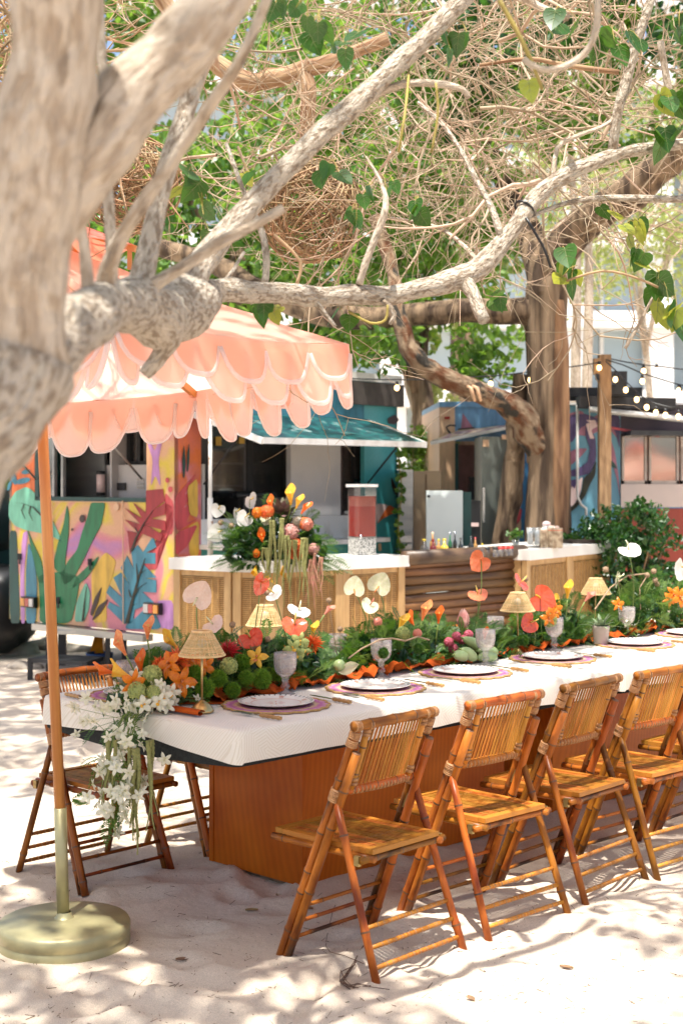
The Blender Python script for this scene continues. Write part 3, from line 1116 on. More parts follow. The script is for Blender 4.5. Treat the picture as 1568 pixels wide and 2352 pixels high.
# grey cool-room panel, coffee grinder, black machine
mb = MB(); wall(mb, side, side.s_of(668, -.09), side.s_of(782, -.09), 1.0, OZ1 + .02, .05, -.09)
o = mb.build('grey_door', M['grey_wall'], t1, False)
mb = MB(); wall(mb, side, side.s_of(786, -.4), side.s_of(812, -.4), 1.1, 2.0, .03, -.4); mb.build('inside_wall', M['p_white'], t1, False)
gr = thing('coffee_grinder', 'grey coffee grinder on the ledge inside the trailer window, left of the drink dispenser', 'grinder', side.pix(812, 1195, -.12))
c0 = side.at(side.s_of(812, -.12), 1.225, -.12)
mb = MB(); mb.box(c0 + Vector((0, 0, .012)), (.16, .12, .024)); mb.box(c0 + Vector((.04, 0, .12)), (.07, .11, .2)); mb.build('body', M['steel'], gr, False)
mb = MB(); mb.tube([c0 + Vector((.0, 0, .225)), c0 + Vector((0, 0, .27))], [.07, .075], 12); mb.build('hopper', M['black_plastic'], gr)
mb = MB(); mb.beam(c0 + Vector((-.05, -.02, .13)), c0 + Vector((.02, -.02, .15)), .03, .02); mb.build('spout', M['black_plastic'], gr, False)
em = thing('espresso_machine', 'long black espresso machine inside the trailer window behind the counter flowers', 'machine', side.at(side.s_of(580, -.1), 1.225, -.1))
rz = math.atan2(side.d.y, side.d.x)
s_ = side.s_of(585, -.12)
mb = MB(); mb.box(side.at(s_, 1.30, -.14), (.42, .2, .15), rz); mb.build('body', M['black_plastic'], em, False)
mb = MB(); mb.tube([side.at(s_ - .21, 1.39, -.12), side.at(s_ + .21, 1.39, -.12)], .035, 12); mb.build('boiler', M['black_plastic'], em)
mb = MB()
for k in (-.1, .1):
    mb.tube([side.at(s_ + k, 1.27, -.03), side.at(s_ + k, 1.27, .05)], .012, 8)
mb.build('handle', M['dark_frame'], em)
hung = thing('hanging_apron', 'dark apron hanging inside the right end of the trailer window', 'apron', side.at(side.s_of(815, -.16), 1.95, -.16))
mb = MB()
s_ = side.s_of(822, -.16)
mb.prism([side.at(s_ - .09, 1.52, -.16), side.at(s_ + .06, 1.5, -.16), side.at(s_ + .07, 1.8, -.16), side.at(s_ + .03, 2.0, -.16), side.at(s_ - .05, 2.0, -.16), side.at(s_ - .09, 1.8, -.16)], side.n * .05)
mb.build('cloth', M['dark_inside'], hung, False)
mb = MB(); mb.tube([side.at(s_, 2.0, -.14), side.at(s_, 2.04, -.14)], .02, 6); mb.build('strap', M['dark_inside'], hung)

# ------------------------------------------------------------------ trailer 2: cream and blue, in the middle
p2 = Plane((.90, 13.4), (1, 0.03))
t2 = thing('food_trailer', 'cream and blue food trailer behind the leaning tree, with a mauve hatch propped open', 'trailer', (.9, 13.4, 0))
S = lambda px: p2.s_of(px)
ztop = p2.z_of(1010, 935)
zs = p2.z_of(1070, 1018)
mb = MB(); wall(mb, p2, S(1008), S(1044), .4, ztop, .05); mb.build('corner_panel', M['p_cream'], t2, False)
mb = MB(); wall(mb, p2, S(1044), S(1300), zs + .02, ztop, .05); mb.build('upper_panel', M['p_skyblue'], t2, False)
mb = MB(); wall(mb, p2, S(1172), S(1300), .4, zs + .02, .05); mb.build('end_panel', M['p_blue'], t2, False)
mb = MB(); wall(mb, p2, S(1044), S(1172), .4, .95, .05); mb.build('lower_panel', M['p_cream'], t2, False)
mb = MB(); wall(mb, p2, S(1008), S(1300), ztop, ztop + .05, 1.9, .02); mb.build('roof', M['p_skyblue'], t2, False)
mb = MB(); wall(mb, p2, S(1008), S(1008) + .05, .4, ztop, 1.8, -.05); wall(mb, p2, S(1008), S(1300), .4, ztop, .05, -1.85); mb.build('far_wall', M['p_cream'], t2, False)
mb = MB(); wall(mb, p2, S(1046), S(1200), .95, zs, .03, -.7); mb.build('inside_wall', mat('pink_inside', (.42, .22, .19), rough=.6), t2, False)
mb = MB(); wall(mb, p2, S(1044), S(1052), .95, zs, .06, .006); mb.build('window_frame', M['p_deepteal'], t2, False)
mb = MB(); wall(mb, p2, S(1086), S(1108), .95, p2.z_of(1090, 1095), .1, -.3); mb.build('black_machine', M['black_plastic'], t2, False)
mb = MB(); h0, h1 = p2.at(S(1062), zs + .2, .01), p2.at(S(1178), zs + .2, .01)
g0, g1 = p2.pix(988, 1018, .55), p2.pix(1168, 982, .55)
mb.prism([p2.at(S(1050), zs + .1, .01), p2.at(S(1176), zs + .16, .01), g1, g0], (0, 0, .02))
hh = mb.build('awning_hatch', spray_mat('hatch_paint', [(.30, .12, .17), (.45, .27, .30), (.62, .52, .30), (.20, .08, .12), (.6, .5, .45)], 4, 3), t2, False)
mb = MB(); mb.beam(g0, g1, .02, .03); mb.build('hatch_edge', M['white_metal'], hh, False)
for pts, mn, l in (([(830, 800), (850, 630), (950, 770), (930, 800)], 'p_mauve', 2), ([(800, 790), (970, 775), (968, 810), (805, 825)], 'p_brown', 3)):
    paint(t2, p2, pts, M[mn], l, None, 'painted_shape', k=.2227, ox=872.7, oy=808.4)
paint(t2, p2, smooth_poly([(1380, 960), (1440, 950), (1490, 1100), (1480, 1300), (1440, 1500), (1455, 1850), (1370, 1850)]), M['p_cream'], 2, 'tall curved cream painted shape', 'painted_shape', k=.2227, ox=872.7, oy=808.4)
paint(t2, p2, smooth_poly([(1350, 1640), (1465, 1610), (1440, 1750), (1330, 1850)]), M['p_rose'], 4, None, 'painted_shape', k=.2227, ox=872.7, oy=808.4)
mb = MB(); c0 = p2.pix(872.7 + 690 * .2227, 808.4 + 680 * .2227, .02); mb.box(c0, (.05, .02, .025)); mb.build('marker_lamp', M['red_lens'], t2, False)
mb = MB()
q = [p2.pix(872.7 + x * .2227, 808.4 + y * .2227, .05) for x, y in ((780, 760), (720, 755), (680, 775), (690, 800), (725, 840))]
mb.tube(q, .008, 6); mb.build('cable', M['dark_frame'], t2)
for s in (.5, 1.2):
    c0 = p2.at(s, .3, -.3); mb = MB(); mb.tube([c0, c0 - p2.n * .2], .3, 16); mb.build('wheel', M['rubber'], t2)

# things standing in front of it
def slab_thing(name, label, cat, Y, x0, x1, y0, y1, depth, m, part='body', extras=None, zfloor=0.0):
    a, b_ = P(x0, y0, Y), P(x1, y0, Y)
    t = thing(name, label, cat, ((a.x + b_.x) / 2, Y, zfloor))
    mb = MB()
    mb.box(((a.x + b_.x) / 2, Y + depth / 2, (zfloor + a.z) / 2), (b_.x - a.x, depth, a.z - zfloor))
    mb.build(part, m, t, False)
    return t


cab = slab_thing('steel_cabinet', 'narrow pale steel cabinet next to the teal end of the mural trailer', 'cabinet', 11.9, 916, 948, 1079, 1300, .5, M['steel'])
mb = MB(); mb.beam(P(917, 1238, 11.88), P(945, 1238, 11.88), .02, .05); mb.beam(P(917, 1256, 11.88), P(945, 1256, 11.88), .02, .04); mb.build('handle', M['white_metal'], cab, False)
cab2 = slab_thing('wooden_cabinet', 'warm brown upright cabinet panel left of the white freezer lid', 'cabinet', 12.1, 949, 1012, 1082, 1300, .6, M['steel_warm'])
mb = MB(); mb.beam(P(978, 1090, 12.09), P(978, 1290, 12.09), .012, .012, (1, 0, 0)); mb.build('seam', M['old_wood'], cab2, False)
lid = slab_thing('white_freezer', 'pale white chest freezer lid standing open behind the bottles', 'freezer', 11.3, 979, 1062, 1127, 1300, .10, mat('freezer_white', (.60, .66, .64), (.52, .58, .57), rough=.35, scale=2), 'lid')
mb = MB(); mb.box(P(984, 1140, 11.28), (.022, .02, .022)); mb.build('latch', M['dark_frame'], lid, False)
mb = MB(); mb.beam(P(1064, 1130, 11.34), P(1064, 1290, 11.34), .03, .12, (1, 0, 0)); mb.build('gasket', M['p_deepteal'], lid, False)
mb = MB(); a, b_ = P(979, 1250, 11.5), P(1066, 1250, 11.5); mb.box(((a.x + b_.x) / 2, 11.75, .42), (b_.x - a.x, .55, .84)); mb.build('chest', M['p_white'], lid, False)
fd = slab_thing('steel_fridge', 'tall steel fridge beside the leaning trunk in front of the cream trailer', 'fridge', 12.3, 1105, 1172, 1003, 1300, .65, mat('steel_green', (.23, .25, .22), (.16, .18, .16), rough=.35, metal=.6, scale=1.2))
mb = MB(); mb.box(P(1115, 1018, 12.29), (.05, .012, .06)); mb.box(P(1157, 1004, 12.29), (.04, .012, .04)); mb.build('sticker', M['p_cream'], fd, False)
mb = MB(); mb.beam(P(1110, 1120, 12.27), P(1110, 1200, 12.27), .02, .02, (1, 0, 0)); mb.build('handle', M['chrome'], fd, False)
pac = slab_thing('black_cooler', 'black speaker-like cooler unit between the white freezer lid and the steel fridge', 'cooler', 11.9, 1070, 1103, 1150, 1300, .5, M['black_plastic'])
mb = MB(); mb.box(P(1086, 1205, 11.89), (.09, .02, .03)); mb.build('label_plate', M['p_white'], pac, False)

# ------------------------------------------------------------------ trailer 3: purple bird mural, pink reflections painted behind its windows, right
p3 = Plane((1.70, 12.5), (1, .0))
t3 = thing('food_trailer', 'dark food trailer with a purple bird mural and pale sliding windows at the far right', 'trailer', (2.2, 12.5, 0))
S = lambda px: p3.s_of(px)
Z = lambda py: p3.z_of(1400, py)
mb = MB(); wall(mb, p3, S(1296), S(1424), .38, Z(930), .05); mb.build('end_panel', mat('p_steelblue', (.13, .33, .42), (.10, .25, .34), rough=.45, scale=3), t3, False)
mb = MB(); wall(mb, p3, S(1424), S(1700), .38, Z(1168), .05); mb.build('lower_panel', mat('p_brick', (.36, .055, .03), rough=.5, scale=3), t3, False)
mb = MB(); wall(mb, p3, S(1424), S(1700), Z(1165), Z(1112), .05, .02); mb.build('counter_front', mat('pinkish_white', (.66, .54, .48), (.6, .5, .45), rough=.4, scale=3), t3, False)
mb = MB(); wall(mb, p3, S(1424), S(1700), Z(998), Z(930), .05); mb.build('header_panel', mat('plum', (.09, .06, .075), (.05, .035, .05), rough=.5, scale=4), t3, False)
for x0, x1 in ((1427, 1484), (1489, 1557), (1562, 1630)):
    mb = MB()
    for a, b_, c0, d_ in ((x0, x0 + 5, 1112, 998), (x1 - 5, x1, 1112, 998), (x0, x1, 1112, 1104), (x0, x1, 1003, 998)):
        wall(mb, p3, S(a), S(b_), Z(c0), Z(d_), .04, .01)
    w = mb.build('window_frame', mat('window_beige', (.55, .46, .40), rough=.5), t3, False)
    mb = MB(); wall(mb, p3, S(x0 + 5), S(x1 - 5), Z(1104), Z(1003), .008, -.01); mb.build('pane', M['window_glass'], w, False)
mb = MB(); wall(mb, p3, S(1424), S(1700), Z(1115), Z(995), .03, -.05); mb.build('inside_wall', mat('pink_reflection', (.70, .24, .19), (.55, .44, .38), rough=.6, scale=4, stretch=(1, 1, 3)), t3, False)  # backing close behind the panes, its pink stripes stand in for parasol reflections
mb = MB(); a = p3.pix(1326, 924, .12); b_ = p3.pix(1545, 929, .12); mb.beam(a, b_, .2, .10); mb.build('rolled_awning', M['dark_inside'], t3, False)
mb = MB(); mb.tube([p3.pix(1352, 940, .25), p3.pix(1700, 978, .25)], .026, 8); mb.build('awning_tube', M['white_metal'], t3)
mb = MB(); mb.beam(p3.pix(1440, 995, .2), p3.pix(1700, 998, .2), .3, .04); mb.build('hatch', M['dark_frame'], t3, False)
mb = MB(); mb.beam(p3.pix(1399, 982, .1), p3.pix(1512, 1001, .1), .02, .02); mb.build('red_strap', M['p_rose'], t3, False)
mb = MB(); wall(mb, p3, S(1309), S(1480), Z(908), Z(888), .8, -.1); mb.build('roof_unit', M['dark_inside'], t3, False)
mb = MB(); wall(mb, p3, S(1296), S(1700), Z(930), Z(925), 1.9, .04); mb.build('roof', M['white_metal'], t3, False)
mb = MB(); wall(mb, p3, S(1296), S(1296) + .05, .38, Z(930), 1.8, -.05); wall(mb, p3, S(1296), S(1700), .38, Z(930), .05, -1.85); mb.build('far_wall', M['p_blue'], t3, False)
BK = dict(k=.25, ox=1194, oy=790)
BIRD = [
    ('p_mauve', [(440, 640), (560, 610), (640, 700), (720, 640), (900, 660), (915, 900), (800, 760), (620, 850), (500, 830), (445, 860)], 1),
    ('p_purple', [(450, 650), (600, 640), (720, 690), (700, 730), (560, 760), (480, 900), (445, 900)], 2),
    ('p_purple', [(600, 740), (690, 850), (700, 1050), (640, 1190), (520, 1220), (430, 1210), (440, 1170), (560, 1130), (620, 1080), (640, 960), (600, 850)], 3),
    ('p_mauve', [(440, 1000), (520, 960), (620, 960), (560, 1030), (470, 1110), (432, 1120)], 2),
    ('p_white', [(600, 735), (650, 720), (720, 750), (650, 790), (680, 870), (640, 870), (620, 800)], 4),
    ('p_white', [(600, 700), (690, 700), (700, 740), (640, 720)], 4),
    ('p_white', [(440, 1330), (520, 1260), (575, 1220), (550, 1380), (480, 1500), (420, 1530), (425, 1400)], 2),
    ('p_purple', [(425, 1260), (520, 1240), (500, 1330), (470, 1300), (455, 1390), (445, 1310)], 3),
    ('p_dark', [(700, 1060), (690, 1200), (640, 1290), (600, 1390), (520, 1500), (430, 1570), (420, 1530), (500, 1470), (560, 1370), (580, 1230), (650, 1180)], 4),
    ('p_mauve', [(820, 840), (870, 1000), (900, 1200), (915, 1420), (890, 1250), (840, 1080), (815, 1000)], 2),
    ('p_deepteal', [(815, 1050), (870, 1100), (890, 1150), (840, 1130)], 3),
    ('p_purple', [(820, 650), (915, 660), (915, 980), (870, 800), (830, 760)], 2),
]
for mn, pts, l in BIRD:
    paint(t3, p3, smooth_poly(pts), M[mn], l, None, 'painted_feather', **BK)
mb = MB()
mb.tube([p3.pix(1325, 930, .06), p3.pix(1325, 1140, .06), p3.pix(1333, 1158, .06), p3.pix(1345, 1168, .06), p3.pix(1345, 1184, .06)], .012, 8)
mb.build('awning_crank', M['white_metal'], t3)
for s in (1.6, 2.3):
    c0 = p3.at(s, .3, -.3); mb = MB(); mb.tube([c0, c0 - p3.n * .2], .3, 16); mb.build('wheel', M['rubber'], t3)

# ------------------------------------------------------------------ far building
bl = thing('apartment_building', 'pale glass and concrete building far behind the trees', 'building', (10, 45, 0))
YB = 45.0
mb = MB()
mb.box((8, YB + 5, 7.5), (30, 10, 15)); mb.build('wall', mat('bld_glass', (.40, .47, .50), (.32, .40, .44), rough=.15, scale=.5, coat=.3), bl, False)
slab_m = mat('bld_slab', (.72, .72, .70), (.62, .62, .6), rough=.7, scale=1)
for py in (920, 742, 560, 380, 200, 20):
    z = P(0, py, YB).z
    mb = MB(); mb.box((8, YB - .55, z), (30.2, 1.3, .5)); mb.build('floor_slab', slab_m, bl, False)
for i in range(13):
    x = -5 + i * 2.2
    mb = MB(); mb.box((x, YB - .05, 7.4), (.12, .16, 14.8)); mb.build('mullion', slab_m, bl, False)
for px in (1310, 1500, 1620, 900):
    x = P(px, 0, YB).x
    mb = MB(); mb.box((x, YB - .6, 7.3), (.8, .8, 14.6)); mb.build('column', slab_m, bl, False)
# ================================================================== trees
def limb(tree, pts, m, name='limb', n=10, rough=.22, label=None, sub=3, top=False):
    """pts: (photo x, photo y, depth, radius in photo pixels at that depth); smoothed and bumpy"""
    C = [(P(x, y, Y), r * Y / F) for x, y, Y, r in pts]
    return limb3(tree, C, m, name, n, rough, label, sub)


def limb3(tree, C, m, name='limb', n=10, rough=.22, label=None, sub=3):
    pos, rad = [], []
    k = len(C)
    for i in range(k - 1):
        p0 = C[max(i - 1, 0)][0]; p1 = C[i][0]; p2 = C[i + 1][0]; p3 = C[min(i + 2, k - 1)][0]
        for j in range(sub):
            t = j / sub
            q = .5 * ((2 * p1) + (p2 - p0) * t + (2 * p0 - 5 * p1 + 4 * p2 - p3) * t * t + (-p0 + 3 * p1 - 3 * p2 + p3) * t ** 3)
            r = C[i][1] * (1 - t) + C[i + 1][1] * t
            q = q + Vector((noise.noise(q * 7), noise.noise(q * 7 + Vector((9, 0, 0))), noise.noise(q * 7 + Vector((0, 9, 0))))) * r * .25
            pos.append(q); rad.append(r * (1 + .12 * noise.noise(q * 13)))
    pos.append(C[-1][0]); rad.append(C[-1][1])
    mb = MB()
    mb.tube(pos, rad, n, True, rough)
    o = mb.build(name, m, tree)
    if label:
        o['label'] = label
    return o


def heart_leaf_mesh():
    """a heart-shaped leaf, stalk at the origin, blade hanging along -Z, facing -Y, about 1 long"""
    half = [(0, 0), (.20, .10), (.40, .04), (.48, -.16), (.42, -.42), (.28, -.66), (.12, -.85), (0, -1.0)]
    mb = MB()
    mid = [(0, 0), (0, -.02), (0, -.10), (0, -.22), (0, -.44), (0, -.66), (0, -.84), (0, -1.0)]
    for sgn in (-1, 1):
        b = len(mb.v)
        for (x, z), (mx_, mz) in zip(half, mid):
            bend = -.16 * (z * z)
            mb.v.append((0, bend * .7, mz))
            mb.v.append((sgn * x, -.10 * x + bend * .7 + .05 * x * x, z))
        for i in range(len(half) - 1):
            q = (b + 2 * i, b + 2 * i + 1, b + 2 * i + 3, b + 2 * i + 2)
            mb.face(q if sgn > 0 else q[::-1])
    mb.cur = 1
    mb.tube([(0, -.012 - .11 * z * z, z) for z in (.02, -.2, -.45, -.7, -.95)], [.016, .013, .011, .008, .004], 4, False)
    for sg in (-1, 1):
        for z0, x1, z1 in ((-.06, .36, -.10), (-.10, .40, -.34), (-.36, .26, -.58)):
            mb.tube([(0, -.012 - .11 * z0 * z0, z0), (sg * x1 * .5, -.014 - .05 * x1 - .11 * z0 * z0, (z0 + z1) / 2), (sg * x1, -.012 - .10 * x1 - .11 * z1 * z1 + .05 * x1 * x1, z1)], [.009, .007, .003], 4, False)
    mb.cur = 0
    return mb


M['vein'] = mat('vein', (.20, .26, .09), rough=.5)
LEAF_MESH = heart_leaf_mesh().mesh('heart_leaf', [M['leaf'], M['vein']])
LEAF_YELLOW = heart_leaf_mesh().mesh('heart_leaf_yellow', [M['leaf_yellow'], M['vein']])

tree = thing('milo_tree', 'big mottled grey tree at the left, its limbs arching over the table', 'tree', (-.70, 1.72, 0))
PB, LB, TB = M['bark_pale'], M['bark_light'], M['bark_tan']
limb3(tree, [(Vector((-.74, 1.70, -.1)), .15), (Vector((-.70, 1.72, .5)), .12), (Vector((-.63, 1.74, 1.0)), .10), (P(-150, 1130, 1.78), .085), (P(-45, 960, 1.82), .078), (P(35, 820, 1.86), .076)], PB, 'trunk', 16, .25)
limb(tree, [(35, 830, 1.86, 120), (40, 640, 1.84, 112), (75, 420, 1.82, 118), (112, 200, 1.8, 108), (125, 0, 1.78, 108), (120, -250, 1.74, 98), (60, -700, 1.7, 80), (-60, -1200, 1.75, 60)], LB, 'limb', 16, .18)
limb(tree, [(75, 570, 1.84, 75), (160, 410, 1.85, 84), (268, 272, 1.87, 84), (385, 140, 1.9, 76), (500, 10, 1.93, 68), (690, -200, 2.0, 60), (1000, -500, 2.2, 55)], LB, 'limb', 16, .18)
limb(tree, [(0, 900, 1.86, 130), (80, 825, 1.95, 105), (170, 750, 2.15, 78), (250, 705, 2.45, 58), (310, 708, 2.75, 66), (365, 724, 3.0, 78), (420, 706, 3.2, 72), (462, 672, 3.4, 40)], PB, 'limb', 16, .4)
limb(tree, [(352, 745, 2.95, 42), (385, 770, 3.0, 34), (365, 815, 3.0, 20), (332, 862, 3.0, 15)], PB, 'limb', 12, .25)
limb(tree, [(405, 700, 3.15, 50), (455, 615, 3.25, 34), (520, 535, 3.3, 27), (640, 405, 3.4, 25), (790, 262, 3.5, 24), (920, 140, 3.6, 23), (1060, 0, 3.7, 22), (1240, -200, 3.9, 18)], PB, 'limb', 12, .16)
limb(tree, [(440, 680, 3.35, 40), (500, 668, 3.5, 28), (600, 668, 3.65, 26), (700, 680, 3.8, 24), (800, 680, 3.9, 24), (900, 676, 4.0, 24), (1000, 655, 4.1, 24), (1070, 632, 4.15, 26), (1120, 595, 4.2, 24), (1180, 522, 4.25, 21), (1225, 458, 4.3, 20), (1300, 400, 4.35, 18), (1380, 365, 4.4, 16), (1470, 342, 4.45, 14), (1640, 320, 4.5, 12)], PB, 'limb', 12, .2)
limb(tree, [(1058, 640, 4.15, 20), (1085, 675, 4.1, 17), (1112, 735, 4.05, 14)], PB, 'limb', 10, .15)
limb(tree, [(310, 690, 2.75, 18), (370, 645, 2.75, 16), (440, 600, 2.75, 15), (500, 560, 2.75, 14), (570, 525, 2.75, 13), (652, 478, 2.75, 11)], LB, 'limb', 10, .12)
limb(tree, [(235, 690, 2.4, 24), (262, 580, 2.35, 19), (320, 480, 2.3, 17), (395, 375, 2.3, 16), (470, 262, 2.25, 14), (545, 150, 2.2, 13), (612, 0, 2.2, 12), (660, -150, 2.2, 10)], LB, 'limb', 10, .12)
limb(tree, [(325, 690, 2.8, 36), (338, 590, 2.85, 27), (362, 470, 2.9, 22), (395, 350, 2.95, 22), (440, 210, 3.0, 20), (490, 70, 3.0, 18), (520, -60, 3.0, 16)], PB, 'limb', 10, .12)
limb(tree, [(205, 680, 2.3, 18), (196, 590, 2.3, 14), (184, 500, 2.3, 11), (176, 430, 2.3, 9)], LB, 'limb', 10, .1)
limb(tree, [(258, 660, 2.5, 15), (252, 520, 2.5, 13), (245, 400, 2.5, 12), (240, 260, 2.5, 12), (232, 60, 2.5, 11), (228, -60, 2.5, 10)], PB, 'limb', 10, .1)
# smaller branches
SMALL = [
    ([(825, 655, 3.9, 9), (838, 610, 3.9, 9), (862, 545, 3.9, 9), (886, 476, 3.9, 8), (875, 420, 3.95, 5), (840, 360, 4, 3)], LB),
    ([(608, 655, 3.7, 9), (612, 600, 3.7, 9), (600, 530, 3.75, 8), (560, 440, 3.8, 6), (520, 330, 3.85, 5)], PB),
    ([(800, 275, 3.55, 11), (870, 215, 3.6, 9), (940, 192, 3.6, 9), (1010, 192, 3.65, 9), (1062, 205, 3.65, 7), (1075, 225, 3.65, 6)], LB),
    ([(1145, 0, 3.0, 6), (1180, 60, 3.0, 6), (1212, 125, 3.0, 5), (1245, 205, 3.0, 4)], M['stem_yellow']),
    ([(1200, 135, 3.0, 7), (1240, 160, 3.0, 8), (1290, 155, 3.0, 8), (1340, 125, 3.0, 8), (1368, 70, 3.0, 8), (1372, -20, 3.0, 8)], LB),
    ([(1405, 350, 4.42, 12), (1418, 260, 4.4, 12), (1440, 170, 4.4, 12), (1470, 70, 4.4, 11), (1498, -20, 4.4, 10)], PB),
    ([(1540, 240, 4.5, 8), (1528, 170, 4.5, 9), (1515, 95, 4.5, 8)], LB),
    ([(1150, 545, 4.22, 10), (1130, 480, 4.25, 8), (1100, 425, 4.3, 7), (1060, 350, 4.35, 6), (1020, 290, 4.4, 5), (960, 235, 4.5, 4)], PB),
    ([(1270, 415, 4.33, 6), (1280, 340, 4.4, 6), (1330, 310, 4.4, 5), (1400, 280, 4.4, 5), (1445, 205, 4.4, 4)], LB),
    ([(1190, 510, 4.25, 5), (1290, 470, 4.35, 6), (1400, 455, 4.4, 8), (1570, 458, 4.5, 9)], PB),
    ([(470, 672, 3.4, 6), (520, 640, 3.6, 5), (560, 580, 3.8, 4)], LB),
    ([(1100, 605, 4.2, 6), (1060, 560, 4.4, 5), (1000, 520, 4.6, 4), (900, 500, 4.8, 3)], LB),
    ([(720, 690, 3.8, 7), (745, 720, 3.8, 6), (770, 750, 3.8, 4)], PB),
    ([(880, 690, 3.95, 7), (905, 720, 3.95, 6), (895, 745, 3.95, 4)], PB),
    ([(630, 540, 4.2, 4), (690, 600, 4.2, 4), (680, 655, 4.2, 4)], M['vine']),
    ([(800, 715, 3.9, 3), (850, 742, 3.9, 3), (885, 735, 3.9, 3), (890, 700, 3.9, 3)], M['stem_yellow']),
    ([(1300, 645, 4.3, 3), (1380, 622, 4.3, 3), (1450, 635, 4.3, 3), (1510, 660, 4.3, 3)], M['vine']),
    ([(1500, 680, 4.35, 4), (1470, 740, 4.35, 4), (1435, 800, 4.35, 4)], LB),
    ([(940, 150, 3.65, 3), (930, 260, 3.4, 3), (915, 350, 3.4, 3)], M['stem_yellow']),
    ([(1000, 190, 3.3, 3), (1005, 260, 3.3, 3), (990, 350, 3.3, 3)], M['stem_yellow']),
    ([(1300, 40, 4.2, 10), (1230, 10, 4.3, 10), (1180, -30, 4.3, 9)], LB),
    ([(1420, 165, 4.4, 6), (1300, 150, 4.4, 6), (1210, 135, 4.4, 5), (1100, 150, 4.4, 4)], TB),
]
for pts, m in SMALL:
    limb(tree, pts, m, 'branch', 7, .12)


def tangle(name, n, box, Y0, Y1, m, r0, r1, L0, L1, seed, parent, bias=None, curl=.5):
    """a thicket of thin crooked twigs, joined into one part"""
    rr = random.Random(seed)
    mb = MB()
    for _ in range(n):
        px, py = rr.uniform(box[0], box[2]), rr.uniform(box[1], box[3])
        if bias and rr.random() > bias(px, py):
            continue
        q = P(px, py, rr.uniform(Y0, Y1))
        d = Vector((rr.gauss(0, 1), rr.gauss(0, .6), rr.gauss(0, .75))).normalized()
        L = rr.uniform(L0, L1)
        r = rr.uniform(r0, r1)
        pts = [q]
        st = L / 6
        for k in range(6):
            d = (d + Vector((rr.gauss(0, curl), rr.gauss(0, curl), rr.gauss(0, curl) - .05)) * .5).normalized()
            pts.append(pts[-1] + d * st)
        mb.tube(pts, [r * (1 - .1 * k) for k in range(7)], 4, False)
        if rr.random() < .75:
            i = rr.randint(1, 4)
            dd = (d + Vector((rr.gauss(0, .8), rr.gauss(0, .8), rr.gauss(0, .8)))).normalized()
            p2 = [pts[i], pts[i] + dd * st, pts[i] + dd * st * 2 + Vector((0, 0, rr.uniform(-.03, .03)))]
            mb.tube(p2, [r * .7, r * .55, r * .4], 4, False)
    o = mb.build(name, m, parent)
    o['kind'] = 'stuff'
    return o


def tw_bias(px, py):
    b = 1.0
    if py > 430:
        b *= max(.1, 1 - (py - 430) / 240)
    if px > 1250:
        b *= max(.3, 1 - (px - 1250) / 420)
    if px < 480 and py < 300:
        b *= .7
    return b


def forked_twigs(name, n, box, Y0, Y1, m, seed, parent, bias=None):
    """little dead branches that fork and taper into finer and finer twigs"""
    rr = random.Random(seed)
    mb = MB()

    def grow(q, d, L, r, depth):
        pts, k = [q], 5
        for i in range(k):
            d = (d + Vector((rr.gauss(0, .22), rr.gauss(0, .22), rr.gauss(0, .22)))).normalized()
            pts.append(pts[-1] + d * L / k * rr.uniform(.7, 1.3))
        mb.tube(pts, [r * (1 - .45 * i / k) for i in range(k + 1)], 5 if depth > 1 else 4, False)
        if depth > 0:
            for i in range(rr.randint(2, 4)):
                a = rr.randint(1, k)
                s = d.orthogonal().normalized()
                s.rotate(Matrix.Rotation(rr.uniform(0, 6.28), 3, d))
                grow(pts[a], (d + s * rr.uniform(.6, 1.4)).normalized(), L * rr.uniform(.5, .8), r * .62, depth - 1)
    c = 0
    while c < n:
        px, py = rr.uniform(box[0], box[2]), rr.uniform(box[1], box[3])
        if bias and rr.random() > bias(px, py):
            continue
        c += 1
        grow(P(px, py, rr.uniform(Y0, Y1)), Vector((rr.gauss(0, 1), rr.gauss(0, .5), rr.gauss(-.1, .8))).normalized(), rr.uniform(.35, .75), rr.uniform(.0045, .0085), 3)
    o = mb.build(name, m, parent)
    o['kind'] = 'stuff'


forked_twigs('twigs', 46, (420, -100, 1600, 440), 4.6, 7.4, M['twig'], 3, tree, tw_bias)
tangle('twigs', 260, (380, -120, 1620, 640), 4.6, 7.6, M['twig'], .0014, .0034, .35, .95, 3, tree, tw_bias, .7)
tangle('twigs', 260, (560, 250, 1150, 640), 5.0, 7.0, M['twig'], .0013, .0028, .2, .5, 4, tree, tw_bias, .9)
tangle('twigs', 200, (0, -60, 110, 320), 4.0, 6.0, M['vine'], .003, .006, .3, .7, 6, tree)

